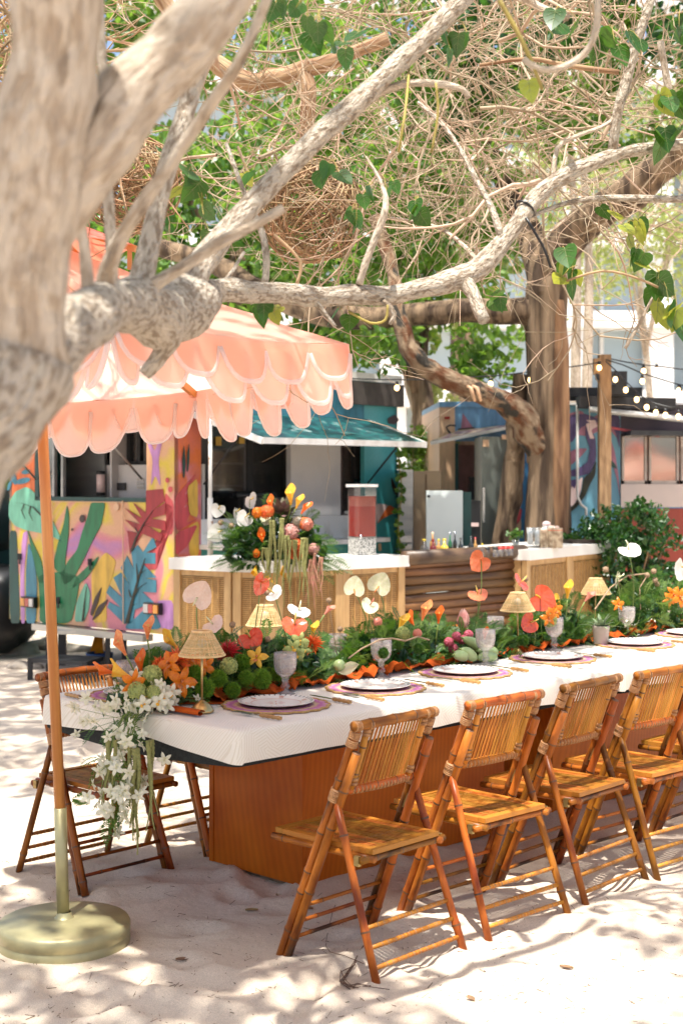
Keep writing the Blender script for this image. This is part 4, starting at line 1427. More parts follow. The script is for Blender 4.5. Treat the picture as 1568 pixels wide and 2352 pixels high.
# hanging clusters of large leaves
CL = [(700, 30, 3.4, 3, .9), (735, 60, 3.5, 3, 1.0), (790, 100, 3.6, 4, 1.0), (1020, 95, 3.7, 4, 1.0), (1055, 85, 3.7, 3, .9), (1285, 60, 3.9, 3, 1.1), (1405, 95, 4.2, 4, 1.0), (1440, 105, 4.2, 3, 1.0),
      (765, 400, 4.0, 3, .9), (440, 425, 3.6, 4, 1.05), (462, 480, 3.6, 2, 1.0), (815, 500, 4.1, 3, .8), (885, 430, 4.1, 2, .8), (858, 450, 4.1, 2, .8), (1530, 250, 4.4, 5, 1.0), (1545, 310, 4.4, 4, 1.0),
      (1290, 610, 4.3, 5, .95), (1320, 640, 4.3, 3, .8), (1395, 480, 4.35, 2, .8), (1450, 540, 4.3, 5, .85), (1470, 590, 4.3, 4, .8), (1515, 650, 4.35, 5, 1.0), (1545, 720, 4.35, 5, 1.1), (1495, 700, 4.35, 3, .9),
      (608, 715, 3.75, 3, .8), (640, 725, 3.75, 2, .7), (790, 715, 3.9, 3, .8), (470, 545, 4.5, 2, .9), (1140, 690, 4.6, 3, .8), (560, 400, 4.5, 2, .7), (960, 480, 4.6, 3, .8), (1560, 60, 4.3, 4, 1.0), (640, 0, 3.6, 3, .8)]
n_leaf = 0
for cx, cy, Y, n, s in CL:
    mbp = MB()
    for i in range(n):
        a = P(cx + R.gauss(0, 16) * s, cy + R.gauss(0, 14) * s - 12, Y + R.gauss(0, .04))
        L = .068 * s * R.uniform(.75, 1.2) * Y / 4.0
        yellow = R.random() < (.36 if cx > 1240 and cy > 440 else .10)
        rot = (R.gauss(.1, .5), R.gauss(0, .4), R.gauss(0, 1.1))
        place('leaf', LEAF_YELLOW if yellow else LEAF_MESH, tree, a, rot, (L, L, L))
        n_leaf += 1
        top = P(cx + R.gauss(0, 5), cy - 38 * s, Y + .03)
        mbp.tube([a, (a + top) / 2 + Vector((0, 0, .008)), top], .0013, 4, False)
    o = mbp.build('leaf_stalk', M['stem_yellow'], tree)
a = P(1217, 212, 3.05); place('leaf', LEAF_YELLOW, tree, P(1212, 185, 3.05), (0.1, -.2, .2), (.052, .052, .052))

# the crown that arches above the picture and throws the dappled shade
LEAF_CROWN_N = 0
SHADE = []


def want_shade(x, y):
    # deep shade by the umbrella and the nearest chairs, broken sun on the right and behind
    s = .58
    if y < 4.9 and x < .3:
        s = 1.2
    if y < 4.9 and x >= .25:
        s = .68
    if y < 3.9:
        s = 1.25 if x < .45 else .7
    if y >= 4.9 and x > .1:
        s = .40
    if y >= 5.1 and x < -.5:
        s = .50
    if y > 7.2:
        s = .42 if x > -.8 else (.85 if y < 8.6 else 1.4)
    return s


def build_crown():
    rr = random.Random(21)
    cen, rad = [], []
    st = .30
    y = .6
    while y < 12.5:
        x = -4.2
        while x < 6.0:
            gx, gy = x + rr.uniform(-.14, .14), y + rr.uniform(-.14, .14)
            nz = noise.noise(Vector((gx * 1.15, gy * 1.15, 4.4))) * .5 + .5
            if nz < want_shade(gx, gy) * .92:
                zf = EYE + 1130 / F * max(gy, .8) + .35
                z = max(4.3, zf + .5) + rr.uniform(0, 1.2)
                k = z / SUN.z
                cx, cy = gx + SUN.x * k, gy + SUN.y * k
                if EYE + 1130 / F * max(cy, 0) + .2 < z:
                    cen.append((cx, cy, z)); rad.append(rr.uniform(.16, .26))
                    if want_shade(gx, gy) > .8:
                        cen.append((cx + rr.uniform(-.15, .15), cy - rr.uniform(0, .15), z + .3)); rad.append(.24)
            x += st
        y += st
    pts = clumps(cen, rad, 26, 5, (1, 1, .6))
    ok = pts[:, 2] > EYE + 1120 / F * np.maximum(pts[:, 1], 0) + .12
    pts = pts[ok]
    o = leaf_cloud('crown', pts, .10, M['crown'], tree, .75, .12, .5, 0, 8)
    o['kind'] = 'stuff'
    mb = MB()
    for c in cen[::9]:
        c = Vector(c)
        mb.tube([c, c + Vector((rr.uniform(-.4, .4), rr.uniform(-.4, .4), .12)), c + Vector((rr.uniform(-.9, .9), rr.uniform(-.9, .9), .3))], [.006, .009, .012], 5, False)
    o = mb.build('twigs', M['twig'], tree)
    o['kind'] = 'stuff'


build_crown()

# the limb wrapped in a cable tie
tie = thing('black_cable', 'black cable tied round the arching branch, its free end hanging down', 'cable', P(1205, 480, 4.27))
mb = MB()
c = P(1203, 480, 4.28)
axis = (P(1225, 458, 4.3) - P(1180, 522, 4.25)).normalized()
aa = axis.orthogonal().normalized(); bb = axis.cross(aa)
mb.tube([c + (aa * math.cos(t) + bb * math.sin(t)) * .031 for t in [i * .35 for i in range(19)]], .0042, 6)
mb.build('loop', M['black_plastic'], tie)
mb = MB()
mb.tube([P(1207, 500, 4.24), P(1222, 525, 4.24), P(1243, 560, 4.25), P(1256, 590, 4.26), P(1264, 615, 4.26)], .004, 6)
mb.build('tail', M['black_plastic'], tie)

# vine balls caught in the branches
def vine_ball(px, py, Y, r, n, seed, label):
    rr = random.Random(seed)
    c = P(px, py, Y)
    t = thing('vine_ball', label, 'vine ball', c, 0, 'round balls of dry vine in the branches')
    mb = MB()
    for k in range(n):
        ax = Vector((rr.gauss(0, 1), rr.gauss(0, 1), rr.gauss(0, 1))).normalized()
        a = ax.orthogonal().normalized(); b_ = ax.cross(a)
        rad = r * rr.uniform(.55, 1.03)
        off = ax * rr.uniform(-.55, .55) * r
        rad = min(rad, math.sqrt(max(.01, r * r * 1.06 - off.length_squared)))
        t0 = rr.uniform(0, 6.28); span = rr.uniform(1.5, 5)
        pts = []
        for i in range(13):
            th = t0 + span * i / 12
            pts.append(c + off + (a * math.cos(th) + b_ * math.sin(th)) * rad * (1 + rr.gauss(0, .03)))
        mb.tube(pts, rr.uniform(.002, .0042), 4, False)
    o = mb.build('woven_vines', M['vine'], t)
    o['kind'] = 'stuff'


vine_ball(712, 485, 5.6, .205, 150, 31, 'round ball of dry brown vine beside the diagonal limb in the middle of the branches')
vine_ball(300, 420, 5.4, .19, 130, 32, 'round ball of dry brown vine behind the upright branches at the left')

# ------------------------------------------------------------------ tree B: fluted trunk with the low arching limb
tb = thing('ficus_tree', 'thick fluted brown tree behind the right counter, one low limb arching left', 'tree', (1.64, 11.5, 0))
DB, RB = M['bark_dark'], M['bark_rust']
YB_ = 11.5


def fluted(pts, m, name, n=28, lobes=6, depth=.22, seed=0):
    C = [(P(x, y, Y), r * Y / F) for x, y, Y, r in pts]
    mb = MB()
    prev = None
    sub = 6
    k = len(C)
    for i in range((k - 1) * sub + 1):
        a = min(i // sub, k - 2); t = i / sub - a
        c = C[a][0].lerp(C[a + 1][0], t); r = C[a][1] * (1 - t) + C[a + 1][1] * t
        b = len(mb.v)
        for j in range(n):
            th = 2 * math.pi * j / n
            q = 1 + depth * (abs(math.sin(th * lobes / 2 + seed + .25 * math.sin(c.z * 1.3))) - .6) + .10 * noise.noise(Vector((math.cos(th) * 2, math.sin(th) * 2, c.z * 2.2 + seed)))
            mb.v.append((c.x + r * q * math.cos(th), c.y + r * q * math.sin(th), c.z))
        if prev is not None:
            mb.bridge(prev, b, n)
        prev = b
    return mb.build(name, m, tb)


base_y = HY + EYE * F / YB_
fluted([(1256, base_y + 10, YB_, 72), (1255, 1420, YB_, 58), (1257, 1240, YB_, 52), (1260, 1000, YB_, 47), (1258, 850, YB_, 47), (1252, 740, YB_, 46), (1256, 660, YB_, 46), (1270, 600, YB_, 44)], DB, 'trunk')
fluted([(1285, base_y, YB_ - .12, 30), (1284, 1230, YB_ - .13, 22), (1286, 1000, YB_ - .13, 21), (1285, 800, YB_ - .12, 20), (1276, 690, YB_ - .08, 18)], mat('bark_warm', (.32, .18, .09), (.11, .052, .026), rough=.95, scale=14, stretch=(1, 1, .1), bump=.9, bscale=30), 'trunk', 16, 3, .12, 2)
limb(tb, [(1268, 640, 11.5, 46), (1300, 560, 11.4, 44), (1370, 490, 11.2, 40), (1450, 440, 11.0, 42), (1530, 370, 10.8, 40), (1620, 270, 10.6, 36), (1700, 120, 10.6, 30)], DB, 'limb', 14, .2)
limb(tb, [(1248, 690, 11.5, 40), (1235, 600, 11.6, 34), (1200, 500, 11.9, 26), (1140, 380, 12.2, 22), (1080, 250, 12.4, 18), (1050, 100, 12.4, 14)], DB, 'limb', 12, .2)
limb(tb, [(1230, 716, 11.5, 34), (1100, 716, 11.6, 30), (960, 722, 11.7, 28), (800, 730, 11.8, 28), (620, 680, 12.0, 26), (480, 600, 12.2, 22), (330, 560, 12.4, 20)], DB, 'limb', 12, .2)
limb(tb, [(1262, 1085, 11.6, 34), (1246, 1045, 11.52, 36), (1225, 1005, 11.45, 36), (1190, 950, 11.35, 30), (1125, 908, 11.2, 25), (1050, 882, 11.0, 23), (985, 850, 10.9, 25), (945, 812, 10.85, 24), (925, 760, 10.85, 20), (912, 700, 10.9, 17), (900, 620, 11.0, 15), (860, 500, 11.2, 16)], RB, 'limb', 14, .3)
limb(tb, [(1125, 1560, 11.9, 30), (1155, 1250, 11.9, 26), (1175, 1100, 11.85, 24), (1188, 980, 11.75, 24), (1200, 860, 11.7, 22)], DB, 'trunk', 12, .25, 'dark leaning stem beside the steel fridge')
for px in (1078, 1092):
    q = P(px, 905, 10.95)
    mb = MB(); mb.tube([P(px - 8, 886, 11.0), P(px, 893, 10.98) + Vector((0, -.1, 0)), P(px + 10, 922, 11.0) + Vector((0, -.06, 0))], [.012, .016, .010], 8); mb.build('rope_wrap', M['p_cream'], tb)
o = tangle('twigs', 160, (900, -60, 1620, 560), 9.5, 12, M['twig'], .004, .009, .5, 1.3, 15, tb)


def crown(parent, blobs, per, size, m, seed, name='crown', sq=(1, 1, .75)):
    """blobs: (photo x, photo y, depth, radius in metres)"""
    cen = [tuple(P(x, y, Y)) for x, y, Y, r in blobs]
    pts = clumps(cen, [b[3] for b in blobs], per, seed, sq)
    o = leaf_cloud(name, pts, size, m, parent, .6, .15, .5, 0, seed + 1)
    o['kind'] = 'stuff'
    return o


def blobs_in(n, box, Y0, Y1, r0, r1, seed, keep=None):
    rr = random.Random(seed)
    out = []
    while len(out) < n:
        x, y = rr.uniform(box[0], box[2]), rr.uniform(box[1], box[3])
        if keep and rr.random() > keep(x, y):
            continue
        out.append((x, y, rr.uniform(Y0, Y1), rr.uniform(r0, r1)))
    return out


crown(tb, blobs_in(70, (900, -420, 1720, 300), 11.2, 13.2, .22, .42, 41, lambda x, y: .25 if 150 < y and x > 1250 else 1), 60, .105, M['foliage_deep'], 42)
crown(tb, blobs_in(64, (560, 40, 1190, 640), 11.6, 13.0, .16, .34, 43), 60, .10, M['foliage_bg'], 44)
crown(tb, blobs_in(64, (1080, -60, 1720, 360), 11.8, 13.4, .13, .28, 47), 60, .10, M['foliage_bg'], 48)
crown(tb, blobs_in(12, (760, 690, 1180, 870), 11.6, 12.6, .15, .26, 45), 55, .085, M['foliage_bg'], 46)

# brown peeling branch behind the twigs
tc_ = thing('bare_tree', 'reddish peeling bare branch reaching down through the twigs above the umbrella', 'tree', P(705, 2000, 7.2) * 1)
tc_.location = (-3.3, 7.4, 0)
limb3(tc_, [(Vector((-3.3, 7.4, -.1)), .15), (Vector((-3.2, 7.4, 1.5)), .12), (Vector((-2.9, 7.35, 3.2)), .09), (Vector((-2.0, 7.3, 4.3)), .06), (P(300, -120, 7.2), .042)], TB, 'trunk', 12, .3)
limb(tc_, [(300, -120, 7.2, 18), (400, 40, 7.2, 20), (480, 130, 7.2, 20), (560, 185, 7.2, 22), (620, 182, 7.2, 22), (700, 160, 7.2, 20), (800, 125, 7.2, 18), (890, 88, 7.2, 15)], TB, 'limb', 10, .3)
limb(tc_, [(690, 165, 7.2, 20), (708, 200, 7.2, 19), (706, 260, 7.2, 18), (702, 330, 7.25, 15), (696, 400, 7.3, 9)], TB, 'limb', 10, .25)

# ------------------------------------------------------------------ trees and hedges farther back
def back_tree(name, label, cx, Y, trunk_r, blobs, per, size, m, seed, top=None, m2=None):
    x = P(cx, 0, Y).x
    t = thing(name, label, 'tree', (x, Y, 0), 0, 'trees behind the food trailers')
    zc = np.mean([P(b[0], b[1], b[2]).z for b in blobs])
    DB = M['bark_light'] if trunk_r < .1 else M['bark_dark']
    limb3(t, [(Vector((x, Y, -.1)), trunk_r * 1.3), (Vector((x + .1, Y, zc * .4)), trunk_r), (Vector((x - .1, Y + .1, zc * .8)), trunk_r * .8), (Vector((x, Y, zc)), trunk_r * .5)], DB, 'trunk', 10, .2)
    for k in range(5):
        b = R.choice(blobs)
        limb3(t, [(Vector((x, Y, zc * .55)), trunk_r * .5), (P(b[0], b[1], b[2]).lerp(Vector((x, Y, zc * .8)), .5), trunk_r * .35), (P(b[0], b[1], b[2]), trunk_r * .12)], DB, 'limb', 7, .2)
    crown(t, blobs, per, size, m, seed)
    if m2:
        crown(t, blobs[::3], per // 2, size * .9, m2, seed + 7)
    return t


back_tree('broadleaf_tree', 'dark leafy tree rising behind the mural trailer', 560, 14.2, .16,
          blobs_in(80, (180, 330, 900, 800), 13.4, 15.2, .28, .55, 51), 75, .13, M['foliage_bg'], 52, m2=M['foliage_deep'])
back_tree('broadleaf_tree', 'bright green leafy tree behind the gap between the two trailers', 960, 16.2, .14,
          blobs_in(62, (700, 180, 1180, 800), 15.4, 17.4, .30, .6, 53), 75, .13, M['foliage_bg'], 54, m2=M['foliage_lime'])
back_tree('broadleaf_tree', 'tall leafy tree behind the twigs at the top left', 330, 17.5, .2,
          blobs_in(60, (-120, -300, 760, 420), 16.5, 18.5, .4, .8, 55, lambda x, y: .6), 70, .16, M['foliage_bg'], 56, m2=M['foliage_lime'])
back_tree('willowy_tree', 'pale lime feathery tree in front of the glass building', 1480, 24.0, .06,
          blobs_in(84, (1230, 200, 1660, 700), 23, 26, .45, .85, 57), 130, .085, M['foliage_lime'], 58)
back_tree('broadleaf_tree', 'sunlit tree filling the top middle behind the branches', 1050, 20, .2,
          blobs_in(46, (640, -260, 1500, 300), 19, 21.5, .45, .9, 59), 55, .17, M['foliage_bg'], 60, m2=M['foliage_lime'])
for px, lab in ((1318, 'pale slim trunk in front of the glass building, next to the ficus'), (1345, 'pale slim trunk in front of the glass building, left of the lamp post')):
    t = thing('slim_tree', lab, 'tree', P(px, 1300, 20).xy.to_3d(), 0, 'slim trunks before the building')
    limb3(t, [(Vector((P(px, 0, 20).x, 20, -.1)), .09), (P(px + 2, 900, 20), .075), (P(px + 6, 600, 20), .06), (P(px - 12, 300, 20), .045)], M['bark_light'], 'trunk', 9, .12)
    crown(t, blobs_in(6, (px - 90, 60, px + 90, 330), 19.5, 20.5, .3, .5, px), 40, .12, M['foliage_lime'], px + 1)
gt = thing('small_tree', 'slender forked little tree standing in the gap before the building', 'tree', P(962, 1300, 17).xy.to_3d())
limb3(gt, [(Vector((P(955, 0, 17).x, 17, -.1)), .09), (P(955, 1000, 17), .07), (P(957, 950, 17), .06), (P(935, 880, 17), .04), (P(925, 800, 17), .03)], M['bark_light'], 'trunk', 9, .12)
limb3(gt, [(P(957, 960, 17), .05), (P(975, 930, 17), .045), (P(1000, 890, 17), .03), (P(1015, 850, 17), .02)], M['bark_light'], 'limb', 8, .12)
crown(gt, blobs_in(9, (970, 870, 1020, 930), 16.6, 17.3, .1, .2, 77), 22, .10, M['foliage_lime'], 78)


def bush_thing(name, label, cat, blobs, per, size, m, seed, base, group=None):
    t = thing(name, label, cat, base, 0, group)
    crown(t, blobs, per, size, m, seed, 'foliage')
    mb = MB()
    for b in blobs[::2]:
        q = P(b[0], b[1], b[2])
        mb.tube([Vector(base) + Vector((R.uniform(-.1, .1), R.uniform(-.1, .1), -.02)), (Vector(base) + q) / 2 + Vector((0, 0, .1)), q], [.012, .009, .004], 5, False)
    o = mb.build('stems', M['bark_tan'], t)
    o['kind'] = 'stuff'
    return t


bush_thing('hedge', 'clipped green hedge in the gap beyond the steel cabinet', 'hedge', blobs_in(26, (905, 1000, 1030, 1240), 14.6, 15.2, .16, .26, 61), 90, .055, M['foliage_bg'], 62, (.74, 14.9, 0))
bush_thing('green_bush', 'round glossy green bush growing right of the counter below the lamp post', 'bush',
           blobs_in(46, (1335, 1165, 1545, 1420), 10.9, 11.7, .11, .19, 63, lambda x, y: 1 if ((x - 1442) / 108) ** 2 + ((y - 1300) / 150) ** 2 < 1 else 0), 95, .052, M['bush'], 64, (2.25, 11.3, 0))
bush_thing('small_bush', 'thin leafy sprigs growing between the fluted trunk and the round bush', 'bush', blobs_in(10, (1300, 1195, 1350, 1320), 11.0, 11.4, .06, .11, 65), 45, .045, M['bush'], 66, (1.85, 11.2, 0))
sh = bush_thing('dark_shrub', 'dark shrub at the left edge behind the mural trailer', 'shrub', blobs_in(14, (-120, 1050, 20, 1180), 12.6, 13.4, .2, .3, 67), 60, .08, M['foliage_deep'], 68, (-3.2, 13, 0))
vn = thing('climbing_vine', 'thin green vine climbing the edge of the steel cabinet beside the teal wall', 'vine', P(918, 1300, 11.7).xy.to_3d())
mb = MB(); pts = [P(918 + 4 * math.sin(i), 1330 - i * 26, 11.75) for i in range(12)]
mb.tube(pts, .006, 5, False); mb.build('stem', M['stem_yellow'], vn)
o = leaf_cloud('foliage', clumps([tuple(p) for p in pts], .05, 9, 91), .06, M['foliage_bg'], vn, .7, .1, .5, 0, 92); o['kind'] = 'stuff'
# ================================================================== bar counters
M['bar_wood'] = mat('bar_wood', (.58, .37, .16), (.46, .27, .11), rough=.5, scale=4, stretch=(7, 7, 1), detail=6)
M['rattan'] = mat('rattan', (.58, .34, .12), (.46, .25, .085), rough=.55, scale=30, bump=.3)
M['rattan_back'] = mat('rattan_back', (.34, .19, .065), (.27, .145, .05), rough=.8, scale=40)
M['bar_white'] = mat('bar_white', (.78, .76, .71), (.72, .69, .63), rough=.35, scale=3)
M['log'] = mat('log', (.25, .115, .033), (.075, .031, .010), rough=.55, scale=16, stretch=(1, 1, .12), detail=7, bump=.3, ohue=.28, grain=True)
M['log_top'] = mat('log_top', (.15, .09, .05), (.07, .04, .025), rough=.4, scale=6, detail=6, ohue=.1)
BZ = 1.02


def bar_counter(name, label, front, depth, slabh, splits, wood_in=.03):
    t = thing(name, label, 'counter', (front[0].x, front[0].y, 0))
    n = len(front)
    nrm = []
    for i in range(n - 1):
        d = (front[i + 1] - front[i]).normalized()
        nn = Vector((d.y, -d.x, 0))
        nrm.append(nn if nn.y < 0 else -nn)
    back = []
    for i in range(n):
        a = nrm[max(0, i - 1)]; b = nrm[min(n - 2, i)]
        back.append(front[i] - (a + b).normalized() * depth)
    mb = MB()
    for i in range(n - 1):
        mb.prism([front[i] - Vector((0, 0, slabh)), front[i + 1] - Vector((0, 0, slabh)), back[i + 1] - Vector((0, 0, slabh)), back[i] - Vector((0, 0, slabh))], (0, 0, slabh))
    top = mb.build('counter_top', M['bar_white'], t, False)
    zt = BZ - slabh - .002
    for i in range(n - 1):
        a = front[i] - nrm[i] * wood_in; b = front[i + 1] - nrm[i] * wood_in
        d = (b - a).normalized()
        L = (b - a).length
        rz = math.atan2(d.y, d.x)
        a = a + d * .012; L -= .024
        k = splits[i]
        w = .055
        for j in range(k):
            s0, s1 = L * j / k, L * (j + 1) / k
            for s in (s0 + w / 2, s1 - w / 2):
                mb = MB(); c = a + d * s - nrm[i] * .02; mb.box((c.x, c.y, zt / 2), (w - .002, .04, zt), rz); mb.build('post', M['bar_wood'], t, False)
            mid = a + d * ((s0 + s1) / 2) - nrm[i] * .024
            for z in (.06, zt - .018):
                mb = MB(); mb.box((mid.x, mid.y, z), (s1 - s0 - 2 * w, .03, .034), rz); mb.build('rail', M['bar_wood'], t, False)
            mb = MB(); mb.box((mid.x, mid.y, zt / 2), (s1 - s0 - 2 * w, .006, zt - .1), rz); mb.build('panel_back', M['rattan_back'], t, False)
            mb = MB()
            z = .09
            while z < zt - .04:
                c = mid + nrm[i] * .008
                mb.box((c.x, c.y, z), (s1 - s0 - 2 * w, .007, .0065), rz)
                z += .0125
            nv = int((s1 - s0 - 2 * w) / .05)
            for q in range(1, nv):
                c = a + d * (s0 + w + (s1 - s0 - 2 * w) * q / nv) - nrm[i] * .012
                mb.box((c.x, c.y, zt / 2), (.006, .006, zt - .1), rz)
            o = mb.build('rattan_weave', M['rattan'], t, False); o['kind'] = 'stuff'
    # plain side and back boards close the carcass
    mb = MB()
    bl_ = [p - Vector((0, 0, 0)) for p in back]
    for i in range(n - 1):
        p, q = back[i] + nrm[i] * .06, back[i + 1] + nrm[i] * .06
        mb.prism([Vector((p.x, p.y, .01)), Vector((q.x, q.y, .01)), Vector((q.x, q.y, zt)), Vector((p.x, p.y, zt))], nrm[i] * .02)
    for i, e in ((0, 1), (n - 1, -1)):
        p = front[i] - nrm[min(i, n - 2)] * .08; q = back[i] + nrm[min(i, n - 2)] * .08
        dd = (front[1] - front[0] if e == 1 else front[-2] - front[-1]).normalized()
        p = p + dd * .02; q = q + dd * .02
        mb.prism([Vector((p.x, p.y, .01)), Vector((q.x, q.y, .01)), Vector((q.x, q.y, zt)), Vector((p.x, p.y, zt))], dd * .02)
    mb.build('carcass_board', M['bar_wood'], t, False)
    return t


bar_counter('bar_counter', 'left bar counter with a white top and woven rattan panels, flowers standing on it',
            [G(388, 1281, BZ), G(526, 1287, BZ), G(636, 1289, BZ), G(940, 1276, BZ)], .46, .072, [1, 1, 2])
bar_counter('bar_counter', 'right bar counter with a white top and rattan panels under the birch basket',
            [G(1216, 1263, BZ), G(1408, 1246, BZ)], .62, .075, [2])
lg = thing('log_counter', 'bar front of stacked horizontal brown logs between the two white-topped counters', 'counter', G(1070, 1290, .9))
la, lb = G(937, 1283, 1.0), G(1209, 1267, 1.0)
d_ = (lb - la).normalized(); n_ = Vector((d_.y, -d_.x, 0)); n_ = n_ if n_.y < 0 else -n_
z = .955; k = 0
while z > .05:
    r_ = R.uniform(.028, .034)
    a = Vector((la.x, la.y, z)) - n_ * R.uniform(.05, .06); b = Vector((lb.x, lb.y, z)) - n_ * R.uniform(.05, .06)
    mb = MB(); pts = [a.lerp(b, i / 6) + Vector((0, 0, R.gauss(0, .003))) for i in range(7)]
    mb.tube(pts, [r_ * R.uniform(.93, 1.07) for _ in pts], 12); mb.build('log', M['log'], lg)
    z -= r_ * 1.78; k += 1
mb = MB(); mb.tube([Vector((la.x, la.y, 1.0)) - n_ * .03, Vector((lb.x, lb.y, 1.0)) - n_ * .03 + d_ * .0], .05, 14); mb.build('top_log', M['log_top'], lg)
mb = MB(); q0 = Vector((la.x, la.y, .96)) - n_ * .09; q1 = Vector((lb.x, lb.y, .96)) - n_ * .09
mb.prism([q0, q1, q1 - n_ * .5, q0 - n_ * .5], (0, 0, .02)); mb.build('deck_board', M['log_top'], lg, False)
mb = MB(); q = Vector((lb.x, lb.y, 0)) - n_ * .03 + d_ * .03; mb.box((q.x, q.y, .48), (.06, .10, .96), math.atan2(d_.y, d_.x)); mb.build('end_post', M['bar_wood'], lg, False)

# ================================================================== parasol
M['fabric'] = mat('fabric', (.96, .53, .44), (.93, .45, .37), rough=.85, scale=5, trans=.62, tcol=(1.0, .79, .65), bump=.35, bscale=12)
M['fabric_deep'] = mat('fabric_deep', (.92, .34, .27), (.88, .28, .22), rough=.85, scale=3, trans=.45, tcol=(.92, .34, .2), bump=.12, bscale=9)
M['trim'] = mat('trim', (.97, .90, .88), (.96, .88, .86), rough=.8, trans=.72)
M['pole_wood'] = mat('pole_wood', (.62, .27, .075), (.46, .17, .042), rough=.4, scale=60, stretch=(1, 1, .04), detail=7, grain=True)
M['gold_paint'] = mat('gold_paint', (.40, .36, .19), (.30, .27, .15), rough=.42, scale=9, metal=.35, bump=.35, bscale=14, spots=((.50, .44, .30), 5, .68))
um = thing('parasol', 'coral pink parasol with scalloped fringe on a wooden pole in a gold base', 'parasol', G(148, 2122, .06).xy.to_3d())
base = Vector((um.location.x, um.location.y, 0))
pr = .215
mb = MB()
mb.lathe([(0.001, -.03), (pr * .97, -.03), (pr, -.01), (pr, .018), (pr * .985, .024), (pr * .985, .029), (pr * 1.005, .036), (pr * 1.005, .060), (pr * .97, .073), (pr * .5, .079), (.001, .082)], base, 64)
mb.build('base', M['gold_paint'], um)
p_low = P(146, 2072, base.y); p_mid = P(139, 1855, base.y); p_top = P(78, 560, base.y)
mb = MB(); mb.lathe([(.036, .078), (.027, .086), (.022, .1)], base, 20); mb.build('collar', M['gold_paint'], um)
mb = MB(); mb.tube([Vector((p_low.x, p_low.y, .075)), p_mid], .0205, 20); mb.build('base_tube', M['gold_paint'], um)
mb = MB(); mb.tube([p_mid - Vector((0, 0, .02)), p_top], .0178, 20); mb.build('pole', M['pole_wood'], um)
hub = P(84, 600, base.y)
APEX = P(82, 545, base.y)
CN = P(255, 724, 3.72); CR = P(798, 790, 4.50); CF = P(452, 898, 5.45); CLF = P(-163, 925, 5.02)
CORN = [CN, CR, CF, CLF]


def lerp(a, b, t):
    return a + (b - a) * t


for i in range(4):
    a, b = CORN[i], CORN[(i + 1) % 4]

    def roof(u, v, a=a, b=b):
        e = lerp(a, b, u)
        p = lerp(APEX, e, v * 1.0)
        sag = .035 * math.sin(math.pi * v) * (.3 + math.sin(math.pi * u)) + .022 * v * math.sin(math.pi * u)
        w = .006 * noise.noise(Vector((p.x * 9, p.y * 9, 2)))
        return p - Vector((0, 0, sag + w))
    mb = MB(); mb.sheet(roof, 18, 18); mb.build('canopy_panel', M['fabric'], um)
# top vent tier, standing clear of the canopy on little struts
VA = APEX + Vector((-.0, 0, .10))
VT = [lerp(APEX, c, .33) + Vector((0, 0, .085)) for c in CORN]
for i in range(4):
    a, b = VT[i], VT[(i + 1) % 4]
    mb = MB(); mb.sheet(lambda u, v: lerp(VA, lerp(a, b, u), v) - Vector((0, 0, .012 * math.sin(math.pi * v) * math.sin(math.pi * u))), 8, 8); mb.build('vent_panel', M['fabric_deep'], um)
    mb = MB()
    q = lerp(APEX, CORN[i], .31)
    mb.beam(q, q + Vector((0, 0, .085)), .014, .014, (1, 0, 0)); mb.beam(VA - Vector((0, 0, .03)), VT[i] - Vector((0, 0, .012)), .014, .022)
    mb.build('vent_strut', M['pole_wood'], um, False)
for c in CORN:
    a = hub; b = lerp(hub, c, .985) - Vector((0, 0, .02))
    mb = MB(); mb.beam(a, b, .018, .024); mb.build('rib', M['pole_wood'], um, False)
    m_ = lerp(hub, c, .5) - Vector((0, 0, .02))
    mb = MB(); mb.beam(hub - Vector((0, 0, .34)), m_, .014, .018); mb.build('stretcher', M['pole_wood'], um, False)
    mb = MB(); mb.sheet(lambda u, v: lerp(hub, c, .96 + .055 * v) + Vector((.05 * (u - .5), .05 * (u - .5), -.034 + .01 * v)), 3, 3); mb.build('corner_pocket', M['fabric'], um)
mb = MB(); mb.tube([hub - Vector((0, 0, .05)), hub + Vector((0, 0, .03))], .045, 14); mb.tube([hub - Vector((0, 0, .37)), hub - Vector((0, 0, .31))], .042, 14); mb.build('hub', M['pole_wood'], um)


def flap(a, b, out, top, D, c, seed, mate):
    """one scallop of the fringe hanging from edge a-b"""
    rr = random.Random(seed)
    w = (b - a).length
    d = (b - a).normalized()
    lean = out * rr.uniform(.02, .16) + d * rr.gauss(0, .09)
    curl = rr.uniform(-.3, .4)
    D *= rr.uniform(.92, 1.1)
    n = 12

    def depth(u):
        q = min(1, abs(2 * u - 1) / .95)
        return c + (D - c) * max(0, 1 - q ** 3.0) ** .58

    def pt(u, v, off=0.0):
        dep = depth(u) * v
        bulge = .018 * math.sin(math.pi * u) * (v ** 1.3)
        return a + d * (w * (u * .985 + .0075)) + Vector((0, 0, -dep)) + lean * dep + out * (bulge * (1 + curl) + off + .03 * curl * dep * 4 * (u - .5))
    mb = MB(); mb.sheet(lambda u, v: pt(u, v), n, 5)
    f = mb.build('scallop', mate, um)
    mb = MB()
    pts = [pt(i / n, 1.0, .0015) for i in range(n + 1)]
    mb.tube(pts, .0078, 6, True, 0, None, .45)
    mb.build('trim', M['trim'], f)


